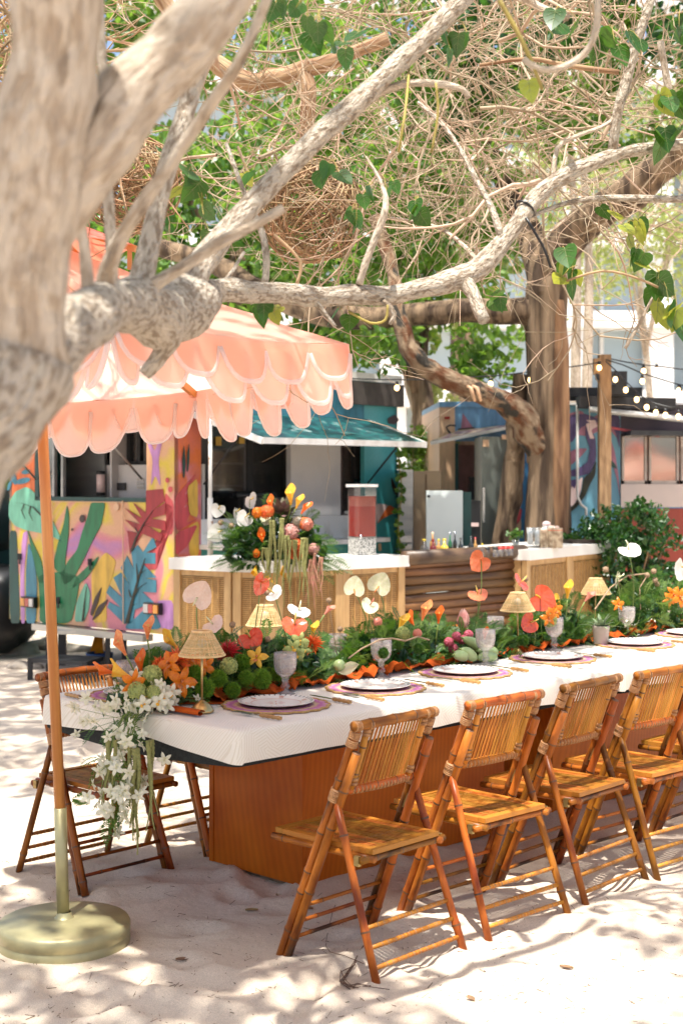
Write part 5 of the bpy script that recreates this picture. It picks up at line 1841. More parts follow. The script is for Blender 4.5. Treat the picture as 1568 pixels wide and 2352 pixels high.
EDGE = [(0, 5), (1, 6), (2, 6), (3, 6)]
for ei, cnt in EDGE:
    a, b = CORN[ei], CORN[(ei + 1) % 4]
    d = (b - a).normalized()
    out = Vector((d.y, -d.x, 0)).normalized()
    ctr = (CN + CR + CF + CLF) / 4
    if out.dot((a + b) / 2 - ctr) < 0:
        out = -out

    def eg(t, a=a, b=b):
        return lerp(a, b, t) - Vector((0, 0, .022 * math.sin(math.pi * t)))
    for k in range(cnt):
        flap(eg(k / cnt) + out * .006, eg((k + 1) / cnt) + out * .006, out, 0, .118, .032, ei * 100 + k, M['fabric'])
    for k in range(cnt):
        t0, t1 = max(0, (k - .5) / cnt), min(1, (k + .5) / cnt)
        flap(eg(t0) - out * .004, eg(t1) - out * .004, out, 0, [.170, .190, .180, .172][ei], .038, ei * 100 + 50 + k, M['fabric'])
    flap(eg((cnt - .5) / cnt) - out * .004, eg(1) - out * .004, out, 0, [.160, .18, .17, .165][ei], .038, ei * 100 + 90, M['fabric'])

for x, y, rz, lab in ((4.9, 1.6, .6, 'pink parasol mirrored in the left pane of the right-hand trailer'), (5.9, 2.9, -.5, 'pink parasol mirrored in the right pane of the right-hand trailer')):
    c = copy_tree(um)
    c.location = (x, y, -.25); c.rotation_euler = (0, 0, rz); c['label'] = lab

# ================================================================== tables
M['table_wood'] = None


def varnish():
    m, nt, out = new_mat('varnished_ply')
    N, L = nt.nodes, nt.links
    b = N.new('ShaderNodeBsdfPrincipled')
    tc = N.new('ShaderNodeTexCoord')
    mp = N.new('ShaderNodeMapping'); mp.inputs['Scale'].default_value = (1, 1, .42); mp.inputs['Location'].default_value = (.2, .1, -.42)
    L.new(tc.outputs['Object'], mp.inputs[0])
    wv = N.new('ShaderNodeTexWave'); wv.wave_type = 'RINGS'; wv.rings_direction = 'SPHERICAL'
    wv.inputs['Scale'].default_value = 14; wv.inputs['Distortion'].default_value = 2.2; wv.inputs['Detail'].default_value = 3; wv.inputs['Detail Scale'].default_value = 1.2
    L.new(mp.outputs[0], wv.inputs['Vector'])
    nz = N.new('ShaderNodeTexNoise'); nz.inputs['Scale'].default_value = 2.4; nz.inputs['Detail'].default_value = 6
    L.new(tc.outputs['Object'], nz.inputs['Vector'])
    r = N.new('ShaderNodeValToRGB')
    r.color_ramp.elements[0].position = .3; r.color_ramp.elements[0].color = (.32, .060, .004, 1)
    r.color_ramp.elements[1].position = .72; r.color_ramp.elements[1].color = (.58, .165, .010, 1)
    L.new(nz.outputs['Fac'], r.inputs['Fac'])
    mr = N.new('ShaderNodeMapRange'); mr.inputs['To Min'].default_value = .92; mr.inputs['To Max'].default_value = 1.06
    L.new(wv.outputs['Fac'], mr.inputs['Value'])
    hs = N.new('ShaderNodeHueSaturation'); L.new(mr.outputs[0], hs.inputs['Value']); L.new(r.outputs['Color'], hs.inputs['Color'])
    L.new(hs.outputs[0], b.inputs['Base Color'])
    b.inputs['Roughness'].default_value = .36
    b.inputs['Specular IOR Level'].default_value = .16
    L.new(b.outputs[0], out.inputs['Surface'])
    return m


M['table_wood'] = varnish()
M['felt'] = mat('felt', (.022, .024, .022), (.012, .013, .012), rough=.98, scale=60, bump=.4)


def cloth_material():
    m, nt, out = new_mat('woven_cloth')
    N, L = nt.nodes, nt.links
    b = N.new('ShaderNodeBsdfPrincipled'); b.inputs['Roughness'].default_value = .9; b.inputs['Sheen Weight'].default_value = .15
    tc = N.new('ShaderNodeTexCoord')
    sp = N.new('ShaderNodeSeparateXYZ'); L.new(tc.outputs['Object'], sp.inputs[0])
    yz = N.new('ShaderNodeMath'); yz.operation = 'ADD'; L.new(sp.outputs['Y'], yz.inputs[0]); L.new(sp.outputs['Z'], yz.inputs[1])
    cb = N.new('ShaderNodeCombineXYZ'); L.new(sp.outputs['X'], cb.inputs['X']); L.new(yz.outputs[0], cb.inputs['Y'])
    vo = N.new('ShaderNodeTexVoronoi'); vo.voronoi_dimensions = '2D'; vo.inputs['Scale'].default_value = 15; vo.inputs['Randomness'].default_value = .75
    L.new(cb.outputs[0], vo.inputs['Vector'])
    s2 = N.new('ShaderNodeSeparateColor'); L.new(vo.outputs['Color'], s2.inputs[0])
    an = N.new('ShaderNodeMath'); an.operation = 'MULTIPLY'; an.inputs[1].default_value = 6.28; L.new(s2.outputs[0], an.inputs[0])
    co = N.new('ShaderNodeMath'); co.operation = 'COSINE'; L.new(an.outputs[0], co.inputs[0])
    si = N.new('ShaderNodeMath'); si.operation = 'SINE'; L.new(an.outputs[0], si.inputs[0])
    a = N.new('ShaderNodeMath'); a.operation = 'MULTIPLY'; L.new(sp.outputs['X'], a.inputs[0]); L.new(co.outputs[0], a.inputs[1])
    c = N.new('ShaderNodeMath'); c.operation = 'MULTIPLY'; L.new(yz.outputs[0], c.inputs[0]); L.new(si.outputs[0], c.inputs[1])
    su = N.new('ShaderNodeMath'); su.operation = 'ADD'; L.new(a.outputs[0], su.inputs[0]); L.new(c.outputs[0], su.inputs[1])
    fr = N.new('ShaderNodeMath'); fr.operation = 'MULTIPLY'; fr.inputs[1].default_value = 620; L.new(su.outputs[0], fr.inputs[0])
    sn = N.new('ShaderNodeMath'); sn.operation = 'SINE'; L.new(fr.outputs[0], sn.inputs[0])
    r = N.new('ShaderNodeValToRGB')
    r.color_ramp.elements[0].position = .45; r.color_ramp.elements[0].color = (.77, .715, .62, 1)
    r.color_ramp.elements[1].position = .75; r.color_ramp.elements[1].color = (.69, .62, .51, 1)
    L.new(sn.outputs[0], r.inputs['Fac']); L.new(r.outputs['Color'], b.inputs['Base Color'])
    bp = N.new('ShaderNodeBump'); bp.inputs['Strength'].default_value = .10; bp.inputs['Distance'].default_value = .003
    L.new(sn.outputs[0], bp.inputs['Height']); L.new(bp.outputs[0], b.inputs['Normal'])
    L.new(b.outputs[0], out.inputs['Surface'])
    return m


M['cloth'] = cloth_material()


def round_rect(x0, x1, y0, y1, r, inset, per=36):
    x0 += inset; x1 -= inset; y0 += inset; y1 -= inset
    r = max(.004, r - inset)
    pts = []
    def seg(ax, ay, bx, by):
        for i in range(per):
            t = i / per
            pts.append((ax + (bx - ax) * t, ay + (by - ay) * t))
    def arc(cx, cy, a0):
        for i in range(8):
            a = a0 + math.pi / 2 * i / 8
            pts.append((cx + r * math.cos(a), cy + r * math.sin(a)))
    seg(x0 + r, y0, x1 - r, y0); arc(x1 - r, y0 + r, -math.pi / 2)
    seg(x1, y0 + r, x1, y1 - r); arc(x1 - r, y1 - r, 0)
    seg(x1 - r, y1, x0 + r, y1); arc(x0 + r, y1 - r, math.pi / 2)
    seg(x0, y1 - r, x0, y0 + r); arc(x0 + r, y0 + r, math.pi)
    return pts


def make_table(t0, t1, b0, b1, tlabel, clabel, seed):
    L_ = t1 - t0
    o = T(t0, 0)
    tb_ = thing('dining_table', tlabel, 'table', o, TROT)
    mb = MB(); mb.box((L_ / 2, TWIDTH / 2, TZ - .040), (L_ - .03, TWIDTH - .03, .050)); mb.build('table_top', M['table_wood'], tb_, False, True)
    mb = MB()
    # felt underlay hanging below the cloth
    rg0 = round_rect(0, L_, 0, TWIDTH, .034, .010)
    for k in range(len(rg0)):
        a, b = rg0[k], rg0[(k + 1) % len(rg0)]
        l0, l1 = [TZ - .116 - (.026 * math.sin(math.pi * max(0, min(1, q[1] / TWIDTH))) if q[0] < .05 else .001) for q in (a, b)]
        mb.poly([(a[0], a[1], l0), (b[0], b[1], l1), (b[0], b[1], TZ - .016), (a[0], a[1], TZ - .016)])
    mb.build('felt_underlay', M['felt'], tb_, False, True)
    x0, x1 = b0 - t0, b1 - t0
    y0, y1 = .394, .914
    zb, zt = .028, TZ - .066
    zc, hh = (zb + zt) / 2, zt - zb
    for (c, s, nm) in (((x0 + .009, (y0 + y1) / 2, zc), (.018, y1 - y0 - .040, hh), 'end_panel'), ((x1 - .009, (y0 + y1) / 2, zc), (.018, y1 - y0 - .040, hh), 'end_panel'),
                       (((x0 + x1) / 2, y0 + .009, zc), (x1 - x0 - .004, .018, hh), 'front_panel'), (((x0 + x1) / 2, y1 - .009, zc), (x1 - x0 - .004, .018, hh), 'front_panel')):
        mb = MB(); mb.box(c, s); p_ = mb.build(nm, M['table_wood'], tb_, False, True)
    mb = MB()
    mb.box((x0 + .0005, y0 + .0100, zc), (.008, .024, hh)); mb.box((x0 + .0005, y1 - .010, zc), (.008, .024, hh))
    tag(mb.build('corner_strip', M['table_wood'], tb_, False, True), kind='stuff')
    mb = MB(); mb.box(((x0 + x1) / 2 + .01, (y0 + y1) / 2 + .005, .012), (x1 - x0 - .03, y1 - y0 - .03, .05)); mb.build('plinth', M['old_wood'], tb_, False, True)
    mb = MB(); mb.box((x0 + .12, y0 - .006, zt - .045), (.04, .010, .09)); mb.build('batten', M['bar_wood'], tb_, False, True)
    # cloth: top, rounded shoulder, drop with a little wander at the hem
    cl = MB()
    prof = [(.05, .0), (.012, -.0005), (.004, -.004), (.0, -.012), (-.003, -.04), (-.004, -.07), (-.004, -.102)]
    prev = None
    for j, (ins, dz) in enumerate(prof):
        ring = round_rect(0, L_, 0, TWIDTH, .034, ins)
        b = len(cl.v)
        for i, (x, y) in enumerate(ring):
            w = noise.noise(Vector((x * 5 + seed, y * 5, dz * 6)))
            hem = 0
            if j == len(prof) - 1:
                if x < .02:
                    hem = .028 * math.sin(math.pi * max(0, min(1, y / TWIDTH))) - .006
                hem += .011 * noise.noise(Vector((x * 3 + seed, y * 3, 1)))
            cx, cy = (x - L_ / 2), (y - TWIDTH / 2)
            s = w * .010 * (j / 6)
            nx, ny = (1 if x > L_ - .03 else -1 if x < .03 else 0), (1 if y > TWIDTH - .03 else -1 if y < .03 else 0)
            cl.v.append((x + nx * s, y + ny * s, TZ + dz + hem))
        n = len(ring)
        if prev is not None:
            cl.bridge(prev, b, n)
        prev = b
    cl.sheet(lambda u, w: (.05 + (L_ - .1) * u, .05 + (TWIDTH - .1) * w, TZ), 30, 16)
    c = bpy.data.objects.new('tablecloth', cl.mesh('tablecloth', M['cloth'], True))
    c.location = o; c.rotation_euler = (0, 0, TROT); link(c)
    tag(c, clabel, 'tablecloth')
    return tb_


make_table(0, 2.142, .664, 1.855, 'varnished plywood dining table with its end towards the parasol', 'white patterned tablecloth on the nearer table, black felt showing under its hem', 1)
make_table(2.150, 4.30, 2.20, 3.5, 'varnished plywood dining table farther along at the right edge', 'white patterned tablecloth on the farther table beyond the seam', 5)

# ================================================================== bamboo folding chairs
M['cane'] = mat('cane', (.38, .125, .016), (.14, .034, .005), rough=.36, scale=26, stretch=(1, 1, .25), detail=7, lo=.34, hi=.60, spec=.25, ohue=.32, grain=True, spots=((.055, .022, .008), 14, .62), bump=.08)
M['cane_joint'] = mat('cane_joint', (.13, .055, .02), (.07, .03, .012), rough=.4, scale=20)
M['cane_pale'] = mat('cane_pale', (.52, .23, .038), (.32, .11, .013), rough=.38, scale=40, stretch=(1, 1, .15), detail=5, spec=.25, ohue=.18, grain=True)
M['cane_slat'] = mat('cane_slat', (.44, .18, .03), (.25, .08, .011), rough=.38, scale=30, spec=.4, island=.35)
M['binding'] = mat('binding', (.44, .22, .085), (.28, .12, .04), rough=.45, scale=60, bump=.3)
M['brass'] = mat('brass', (.40, .30, .12), (.22, .15, .06), rough=.4, metal=.8, scale=30)
M['cut_end'] = mat('cut_end', (.28, .13, .06), (.18, .08, .035), rough=.7, scale=50)
CM = [M['cane'], M['cane_joint']]
CP = [M['cane_pale'], M['cane_joint']]


def post_at(x0, x1, s, dy=0.0, dx=0.0):
    return Vector((x0 + (x1 - x0) * s + dx, -.31 * s + dy, .768 * s))


def make_chair(label):
    t = thing('bamboo_chair', label, 'chair', (0, 0, 0), 0, 'bamboo folding chairs round the long table')
    for sg in (-1, 1):
        xa, xb = sg * .205, sg * .178
        mb = MB(); mb.cane(post_at(xa, xb, 0), post_at(xa, xb, 1.0), .0145, 10, 6, 3 + sg, r1=.0135)
        p = mb.build('back_post', CM, t, True, True)
        ox, oy = -sg * .004, -.028
        mb = MB(); mb.cane(post_at(xa, xb, .0, oy, ox), post_at(xa, xb, .89, oy, ox), .0145, 10, 4, 8 + sg); mb.build('stub_cane', CM, p, True, True)
        mb = MB(); e = post_at(xa, xb, .89, oy, ox); d = (post_at(xa, xb, 1) - post_at(xa, xb, 0)).normalized(); mb.tube([e, e + d * .0015], .0138, 10); mb.build('cut_end', M['cut_end'], p, True, True)
        mb = MB(); mb.cane(Vector((sg * .212, -.42, 0)), Vector((sg * .188, -.232, .520)), .0132, 10, 2, 20 + sg, r1=.0125); mb.build('rear_leg', CM, t, True, True)
        # bindings round the joints
        mb = MB()
        for s in (.965, .93, .72, .70):
            c = post_at(xa, xb, s, -.006 if s < .8 else 0); dd = (post_at(xa, xb, 1) - post_at(xa, xb, 0)).normalized()
            for q in range(4):
                a = c + dd * (q * .0062 - .012)
                mb.tube([a, a + dd * .0052], [.0192 if s > .8 else .022] * 2, 10)
        tag(mb.build('binding', M['binding'], p, True, True), kind='stuff')
        mb = MB(); mb.box((sg * .180, -.200, .465), (.004, .028, .05)); mb.build('hinge_bracket', M['brass'], t, False, True)
        mb = MB(); mb.box((sg * .196, -.325, .36), (.012, .02, .03)); mb.build('hinge_bracket', M['brass'], t, False, True)
        # inner stile of the back
        bowy = -.022
        mb = MB(); mb.cane(Vector((sg * .136, -.236 + bowy * .35, .560)), Vector((sg * .136, -.306 + bowy * .35, .758)), .0115, 8, 2, 31 + sg); st = mb.build('back_stile', CP, t, True, True)
        mb = MB()
        for z0, y0 in ((.573, -.2485), (.587, -.253), (.745, -.3085), (.733, -.305)):
            mb.tube([Vector((sg * .136, y0 - .003, z0)), Vector((sg * .136, y0 - .005, z0 + .010))], .0142, 9)
        tag(mb.build('binding', M['binding'], st, True, True), kind='stuff')

    def bowed(z, y, hw, r, seed, amt, n=9, name='top_rail', mats=CM):
        mb = MB()
        pts = []
        for i in range(13):
            u = i / 12 * 2 - 1
            pts.append(Vector((u * hw, y - amt * (1 - u * u), z + .006 * (1 - u * u))))
        rad = [r * (1.13 if i in (2, 5, 8, 11) else 1) for i in range(13)]
        mb.tube(pts, rad, 10)
        for i in (2, 5, 8, 11):
            d = (pts[min(i + 1, 12)] - pts[i - 1]).normalized()
            mb.cur = 1
            mb.tube([pts[i] - d * .002, pts[i] + d * .002], r * 1.16, 10)
            mb.cur = 0
        return mb.build(name, mats, t, True, True)
    tr = bowed(.768, -.31, .200, .0150, 0, .020)
    mb = MB()
    for u in (-.97, -.93, -.89, .97, .93, .89, -.70, -.66, .70, .66):
        x = u * .200
        y = -.31 - .02 * (1 - u * u)
        mb.tube([Vector((x - .0028, y, .7685)), Vector((x + .0028, y, .7685))], .0175, 10)
    tag(mb.build('binding', M['binding'], tr, True, True), kind='stuff')
    lr = bowed(.553, -.228, .188, .0125, 1, .026, name='lower_rail')
    mb = MB()
    for i in range(17):
        u = -.70 + 1.4 * i / 16
        mb.tube([Vector((u * .188 - .003, -.228 - .026 * (1 - u * u), .5545)), Vector((u * .188 + .003, -.228 - .026 * (1 - u * u), .5545))], .0148, 8)
    tag(mb.build('binding', M['binding'], lr, True, True), kind='stuff')
    # back slats
    sl = None
    for i in range(15):
        u = -.60 + 1.2 * i / 14
        x = u * .190
        p0 = Vector((x, -.228 - .026 * (1 - u * u) + .001, .560)); p1 = Vector((x, -.31 - .020 * (1 - u * u), .766))
        mb = MB(); mb.tube([p0, p0.lerp(p1, .5), p1], .0037, 6, False); mb.build('back_slat', M['cane_pale'], t, True, True)
    # seat
    sz = .385
    hw, y0, y1 = .160, .065, -.355
    mb = MB(); mb.box((0, y0 - .014, sz), (2 * hw, .030, .016)); mb.box((0, y1 + .014, sz), (2 * hw, .030, .016)); mb.build('seat_rail', M['cane_pale'], t, False, True)
    mb = MB()
    for sg in (-1, 1):
        mb.box((sg * (hw - .012), (y0 + y1) / 2, sz - .001), (.024, y0 - y1 - .061, .016))
    mb.build('seat_side', M['cane_pale'], t, False, True)
    for sg in (-1, 1):
        mb = MB(); mb.cane(Vector((sg * (hw + .002), y0 + .01, sz - .021)), Vector((sg * (hw + .002), y1 - .01, sz - .021)), .0115, 8, 3, 40 + sg); mb.build('seat_side', CM, t, True, True)
    for y in (y0 - .012, y1 + .012):
        mb = MB(); mb.cane(Vector((-hw - (.04 if y < 0 else 0), y, sz - .022)), Vector((hw + (.04 if y < 0 else 0), y, sz - .022)), .0115, 8, 3, 50); mb.build('seat_rail', CM, t, True, True)
    mb = MB()
    n = 21
    for i in range(n):
        x = -hw + .026 + (2 * hw - .052) * i / (n - 1)
        mb.box((x, (y0 + y1) / 2, sz + .001 + R.uniform(-.0008, .0008)), (.0092, y0 - y1 - .061, .007))
    o = mb.build('seat_slats', M['cane_slat'], t, False, True); o['kind'] = 'stuff'
    mb = MB()
    for y in (-.05, -.24):
        for i in range(n - 1):
            x = -hw + .026 + (2 * hw - .052) * (i + .5) / (n - 1)
            mb.box((x, y + .003 * (i % 2), sz + .0045), (.005, .003, .003))
    o = mb.build('seat_stitching', M['binding'], t, False, True); o['kind'] = 'stuff'
    # stretchers: three between the rear legs, three between the posts
    for z in (.052, .108, .163):
        s = z / .520
        hwz = .212 - (.212 - .188) * s
        y = -.42 + (.42 - .232) * s
        mb = MB(); mb.cane(Vector((-hwz, y, z)), Vector((hwz, y, z)), .0072, 8, 2, 60)
        for q in range(22):
            x = -hwz * .8 + 1.6 * hwz * q / 21
            mb.cur = 1 if q % 2 else 0
            mb.tube([Vector((x - .003, y, z)), Vector((x + .003, y, z))], .0078, 7, False); mb.cur = 0
        mb.build('stretcher', [M['cane_pale'], M['binding']], t, True, True)
    for z in (.062, .118, .172):
        s = z / .768
        mb = MB(); mb.cane(Vector((-.205 + .027 * s, -.31 * s - .014, z)), Vector((.205 - .027 * s, -.31 * s - .014, z)), .0068, 8, 2, 61); mb.build('stretcher', CM, t, True, True)
    return t


near = [(.368, -.015, .03), (.940, -.02, -.03), (1.454, -.005, .05), (1.965, -.025, -.05), (2.53, -.015, .03), (3.07, -.02, 0)]
nlab = ['nearest bamboo folding chair, in shade at the parasol end of the row', 'second bamboo folding chair along the near side of the table, sun on its seat',
        'third bamboo folding chair along the near side, before the gap between table bases', 'fourth bamboo folding chair along the near side, its seat in bright sun',
        'bamboo folding chair cut by the right edge of the photo, fifth along the near side', 'bamboo folding chair just beyond the right edge, only its front leg in view']
far = [(.315, .965, .02), (.93, .97, -.02), (1.46, .965, 0), (1.98, .97, .03), (2.5, .965, 0)]
flab = ['bamboo folding chair on the far side at the table end, directly behind the parasol pole', 'bamboo folding chair on the far side, its legs showing left of the table base',
        'bamboo folding chair on the far side, hidden behind the wooden table base', 'bamboo folding chair on the far side seen through the gap between the table bases',
        'bamboo folding chair on the far side of the second table']
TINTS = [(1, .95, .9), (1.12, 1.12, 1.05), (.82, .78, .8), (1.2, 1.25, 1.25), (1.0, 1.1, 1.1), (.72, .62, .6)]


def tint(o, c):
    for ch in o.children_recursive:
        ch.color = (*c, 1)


proto = make_chair(nlab[0])
for i, ((t_, v, rz), lab) in enumerate(zip(near, nlab)):
    o = proto if i == 0 else copy_tree(proto)
    o.location = T(t_, v, -.006); o.rotation_euler = (0, 0, TROT + rz); o['label'] = lab
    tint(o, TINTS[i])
for i, ((t_, v, rz), lab) in enumerate(zip(far, flab)):
    o = copy_tree(proto)
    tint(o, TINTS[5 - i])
    o.location = T(t_, v, -.006); o.rotation_euler = (0, 0, TROT + math.pi + rz); o['label'] = lab
# ================================================================== place settings
M['china'] = mat('china', (.78, .755, .70), (.74, .71, .66), rough=.35, scale=5, spec=.22)
M['plate_ink'] = mat('plate_ink', (.12, .12, .125), rough=.3)
M['plate_red'] = mat('plate_red', (.66, .24, .15), (.60, .30, .20), rough=.3, scale=40)
M['silver'] = mat('silver', (.62, .61, .58), rough=.22, metal=1)
M['tan_bead'] = mat('tan_bead', (.52, .33, .12), (.40, .22, .07), rough=.6, scale=60, bump=.4)
M['cutlery_cane'] = mat('cutlery_cane', (.46, .26, .09), (.30, .14, .04), rough=.4, scale=40)
M['pink_glass'] = glass_mat('pink_glass', (1.0, .98, .97), .20, .10, .25, 170, (1.0, .91, .88))
M['pink_glass_far'] = M['pink_glass']
M['clear_glass'] = glass_mat('clear_glass', (.96, .97, .97), .05, .2, body_col=(.85, .88, .88))


def ring_mat():
    m, nt, out = new_mat('woven_mat')
    N, L = nt.nodes, nt.links
    b = N.new('ShaderNodeBsdfPrincipled'); b.inputs['Roughness'].default_value = .85
    tc = N.new('ShaderNodeTexCoord')
    ln = N.new('ShaderNodeVectorMath'); ln.operation = 'LENGTH'; L.new(tc.outputs['Object'], ln.inputs[0])
    nz = N.new('ShaderNodeTexNoise'); nz.inputs['Scale'].default_value = 90; L.new(tc.outputs['Object'], nz.inputs['Vector'])
    ma = N.new('ShaderNodeMath'); ma.operation = 'MULTIPLY_ADD'; ma.inputs[1].default_value = .035; L.new(nz.outputs['Fac'], ma.inputs[0]); L.new(ln.outputs['Value'], ma.inputs[2])
    mr = N.new('ShaderNodeMapRange'); mr.inputs['From Min'].default_value = .10; mr.inputs['From Max'].default_value = .21; L.new(ma.outputs[0], mr.inputs['Value'])
    r = N.new('ShaderNodeValToRGB'); el = r.color_ramp.elements
    cols = [(0, (.55, .40, .22)), (.30, (.46, .10, .26)), (.48, (.60, .44, .24)), (.66, (.42, .10, .30)), (.84, (.60, .30, .40)), (1, (.55, .38, .16))]
    while len(el) < len(cols):
        el.new(.5)
    for e, (p, c) in zip(el, cols):
        e.position = p; e.color = (*c, 1)
    L.new(mr.outputs[0], r.inputs['Fac']); L.new(r.outputs['Color'], b.inputs['Base Color'])
    n2 = N.new('ShaderNodeTexNoise'); n2.inputs['Scale'].default_value = 300; L.new(tc.outputs['Object'], n2.inputs['Vector'])
    bp = N.new('ShaderNodeBump'); bp.inputs['Strength'].default_value = .9; bp.inputs['Distance'].default_value = .006; L.new(n2.outputs['Fac'], bp.inputs['Height']); L.new(bp.outputs[0], b.inputs['Normal'])
    L.new(b.outputs[0], out.inputs['Surface'])
    return m


M['woven_mat'] = ring_mat()


def make_placemat():
    mb = MB()
    lobes = 18

    def rad(th):
        return .176 + .012 * abs(math.sin(th * lobes / 2))
    n = 144
    prev = None
    c = len(mb.v); mb.v.append((0, 0, .006))
    for k, f in enumerate((.5, .8, .93, 1.0, 1.0)):
        b = len(mb.v)
        for i in range(n):
            th = 2 * math.pi * i / n
            r_ = rad(th) * f
            mb.v.append((r_ * math.cos(th), r_ * math.sin(th), (.006, .006, .007, .005, .0)[k]))
        if prev is None:
            for i in range(n):
                mb.face((c, b + i, b + (i + 1) % n))
        else:
            mb.bridge(prev, b, n)
        prev = b
    m1 = mb.mesh('placemat', M['woven_mat'])
    mb = MB()
    pts = [Vector((rad(t) * math.cos(t), rad(t) * math.sin(t), .005)) for t in [2 * math.pi * i / n for i in range(n + 1)]]
    mb.tube(pts, .0042, 6, False)
    return m1, mb.mesh('edge_cord', M['tan_bead'])


MAT_MESH, CORD_MESH = make_placemat()
mb = MB(); mb.lathe([(.0005, .004), (.075, .004), (.082, .002), (.086, .003), (.122, .016), (.131, .0205), (.133, .0235), (.130, .0245), (.120, .0205), (.090, .0095), (.082, .0085), (.0005, .0085)], n=56)
PLATE_MESH = mb.mesh('plate', M['china'])


def plate_marks():
    mb = MB(); n = 40
    def rp(r_, th):
        z = .0245 + (r_ - .130) * .41 + .0009
        return (r_ * math.cos(th), r_ * math.sin(th), z)
    for i in range(n):
        t = 2 * math.pi * i / n; w = .021
        mb.poly([rp(.1185, t - w), rp(.1185, t + w), rp(.1295, t + w * 1.1), rp(.1295, t - w * 1.1)])
    ink = mb.mesh('rim_dashes', M['plate_ink'])
    mb = MB()
    for i in range(6):
        t = 2 * math.pi * i / 6 + .3
        for k in range(5):
            a = t * 1 + 2 * math.pi * k / 5
            cx, cy = .104 * math.cos(t), .104 * math.sin(t)
            q = [(.0, -.0018), (.006, -.0035), (.012, 0), (.006, .0035)]
            pts = []
            for x, y in q:
                X = cx + x * math.cos(a) - y * math.sin(a); Y = cy + x * math.sin(a) + y * math.cos(a)
                r_ = math.hypot(X, Y); pts.append((X, Y, .0095 + max(0, r_ - .086) * .345 + .0014))
            mb.poly(pts)
    n = 48
    for i in range(n):
        t0, t1 = 2 * math.pi * i / n, 2 * math.pi * (i + 1) / n
        for ra, rb in ((.0855, .0875),):
            z = .0108
            mb.poly([(ra * math.cos(t0), ra * math.sin(t0), z), (ra * math.cos(t1), ra * math.sin(t1), z), (rb * math.cos(t1), rb * math.sin(t1), z + .0007), (rb * math.cos(t0), rb * math.sin(t0), z + .0007)])
    for k in range(8):
        a = 2 * math.pi * k / 8
        pts = []
        for x, y in [(.012, -.001), (.024, -.003), (.036, 0), (.024, .003), (.012, .001)]:
            pts.append((x * math.cos(a) - y * math.sin(a), x * math.sin(a) + y * math.cos(a), .0092))
        mb.poly(pts)
    red = mb.mesh('painted_flowers', M['plate_red'])
    return ink, red


INK_MESH, RED_MESH = plate_marks()
# goblet: outer wall, thick foot
mb = MB()
mb.lathe([(.0005, .001), (.034, .001), (.035, .003), (.022, .008), (.010, .014), (.0105, .020), (.016, .026), (.0165, .031), (.011, .036), (.010, .044), (.013, .050), (.0125, .053), (.010, .056), (.016, .062), (.030, .072), (.037, .086), (.040, .104), (.0405, .125), (.0395, .145), (.0385, .145), (.0392, .125), (.0385, .104), (.0352, .087), (.028, .075), (.0005, .070)], n=36)
GOBLET_MESH = mb.mesh('goblet', M['pink_glass'])


def make_handle():
    mb = MB()
    L_ = .085
    prof = []
    for i in range(17):
        s = i / 16
        k = 1.28 if i in (2, 6, 10, 14) else 1.0
        prof.append((.0056 * k, s * L_))
    prev = None
    for r_, x in prof:
        b = mb.ring(Vector((0, -x, .008)), Vector((1, 0, 0)), Vector((0, 0, 1)), r_, 8)
        if prev is not None:
            mb.bridge(prev, b, 8)
        else:
            mb.face(range(b, b + 8))
        prev = b
    mb.face(range(prev + 7, prev - 1, -1))
    return mb.mesh('handle', M['cutlery_cane'])


HANDLE_MESH = make_handle()
mb = MB()
mb.box((0, .02, .006), (.006, .04, .003)); mb.box((0, .055, .0065), (.020, .032, .003))
for k in range(4):
    mb.box((-.0078 + k * .0052, .090, .0075), (.0026, .042, .002))
FORK_MESH = mb.mesh('tines', M['silver'], False)
mb = MB(); mb.prism([(-.004, 0, .007), (.006, 0, .007), (.0085, .05, .007), (.008, .10, .007), (.002, .118, .007), (-.004, .11, .007)], (0, 0, .0018))
KNIFE_MESH = mb.mesh('blade', M['silver'], False)


def put(name, meshes, label, cat, loc, rz, group, sc=1.0):
    t = thing(name, label, cat, loc, rz, group)
    if sc != 1.0:
        t.scale = (sc, sc, sc)
    for nm, me in meshes:
        o = bpy.data.objects.new(nm, me); o.parent = t; link(o)
        if nm in ('rim_dashes', 'painted_flowers', 'tines', 'shade_ribs'):
            o['kind'] = 'stuff'
    return t


ordn = ['nearest', 'second', 'third', 'fourth', 'fifth', 'sixth']
wher = ['nearest the parasol', 'before the second near-side chair', 'by the green gourds', 'below the large glossy coral anthurium', 'just beyond the table seam', 'at the right edge']
near_pl = [G(x, y, TZ) for x, y in ((634, 1622), (862, 1583), (1068, 1548), (1268, 1515), (1456, 1482), (1590, 1459))]
for i, p in enumerate(near_pl):
    z = TZ
    put('placemat', [('mat_body', MAT_MESH), ('edge_cord', CORD_MESH)], f'scalloped pink and tan placemat {wher[i]}', 'placemat', (p.x, p.y, z + .0005), R.uniform(0, 1), 'scalloped placemats')
    put('dinner_plate', [('dish', PLATE_MESH), ('rim_dashes', INK_MESH), ('painted_flowers', RED_MESH)], f'white plate with dark rim dashes and red painted flowers {wher[i]}', 'plate', (p.x, p.y, z + .0065), R.uniform(0, 1), 'painted dinner plates').scale.z = .62
    f = p - TU * .205 - TW * .145
    put('fork', [('tines', FORK_MESH), ('handle', HANDLE_MESH)], f'bamboo-handled fork left of the plate {wher[i]}', 'fork', (f.x, f.y, z + .0012), TROT + R.uniform(-.1, .1), 'bamboo-handled forks', 1.12)
    k = p + TU * .205 - TW * .075
    put('table_knife', [('blade', KNIFE_MESH), ('handle', HANDLE_MESH)], f'bamboo-handled knife right of the plate {wher[i]}', 'knife', (k.x, k.y, z + .0012), TROT + R.uniform(-.12, .12), 'bamboo-handled knives', 1.12)
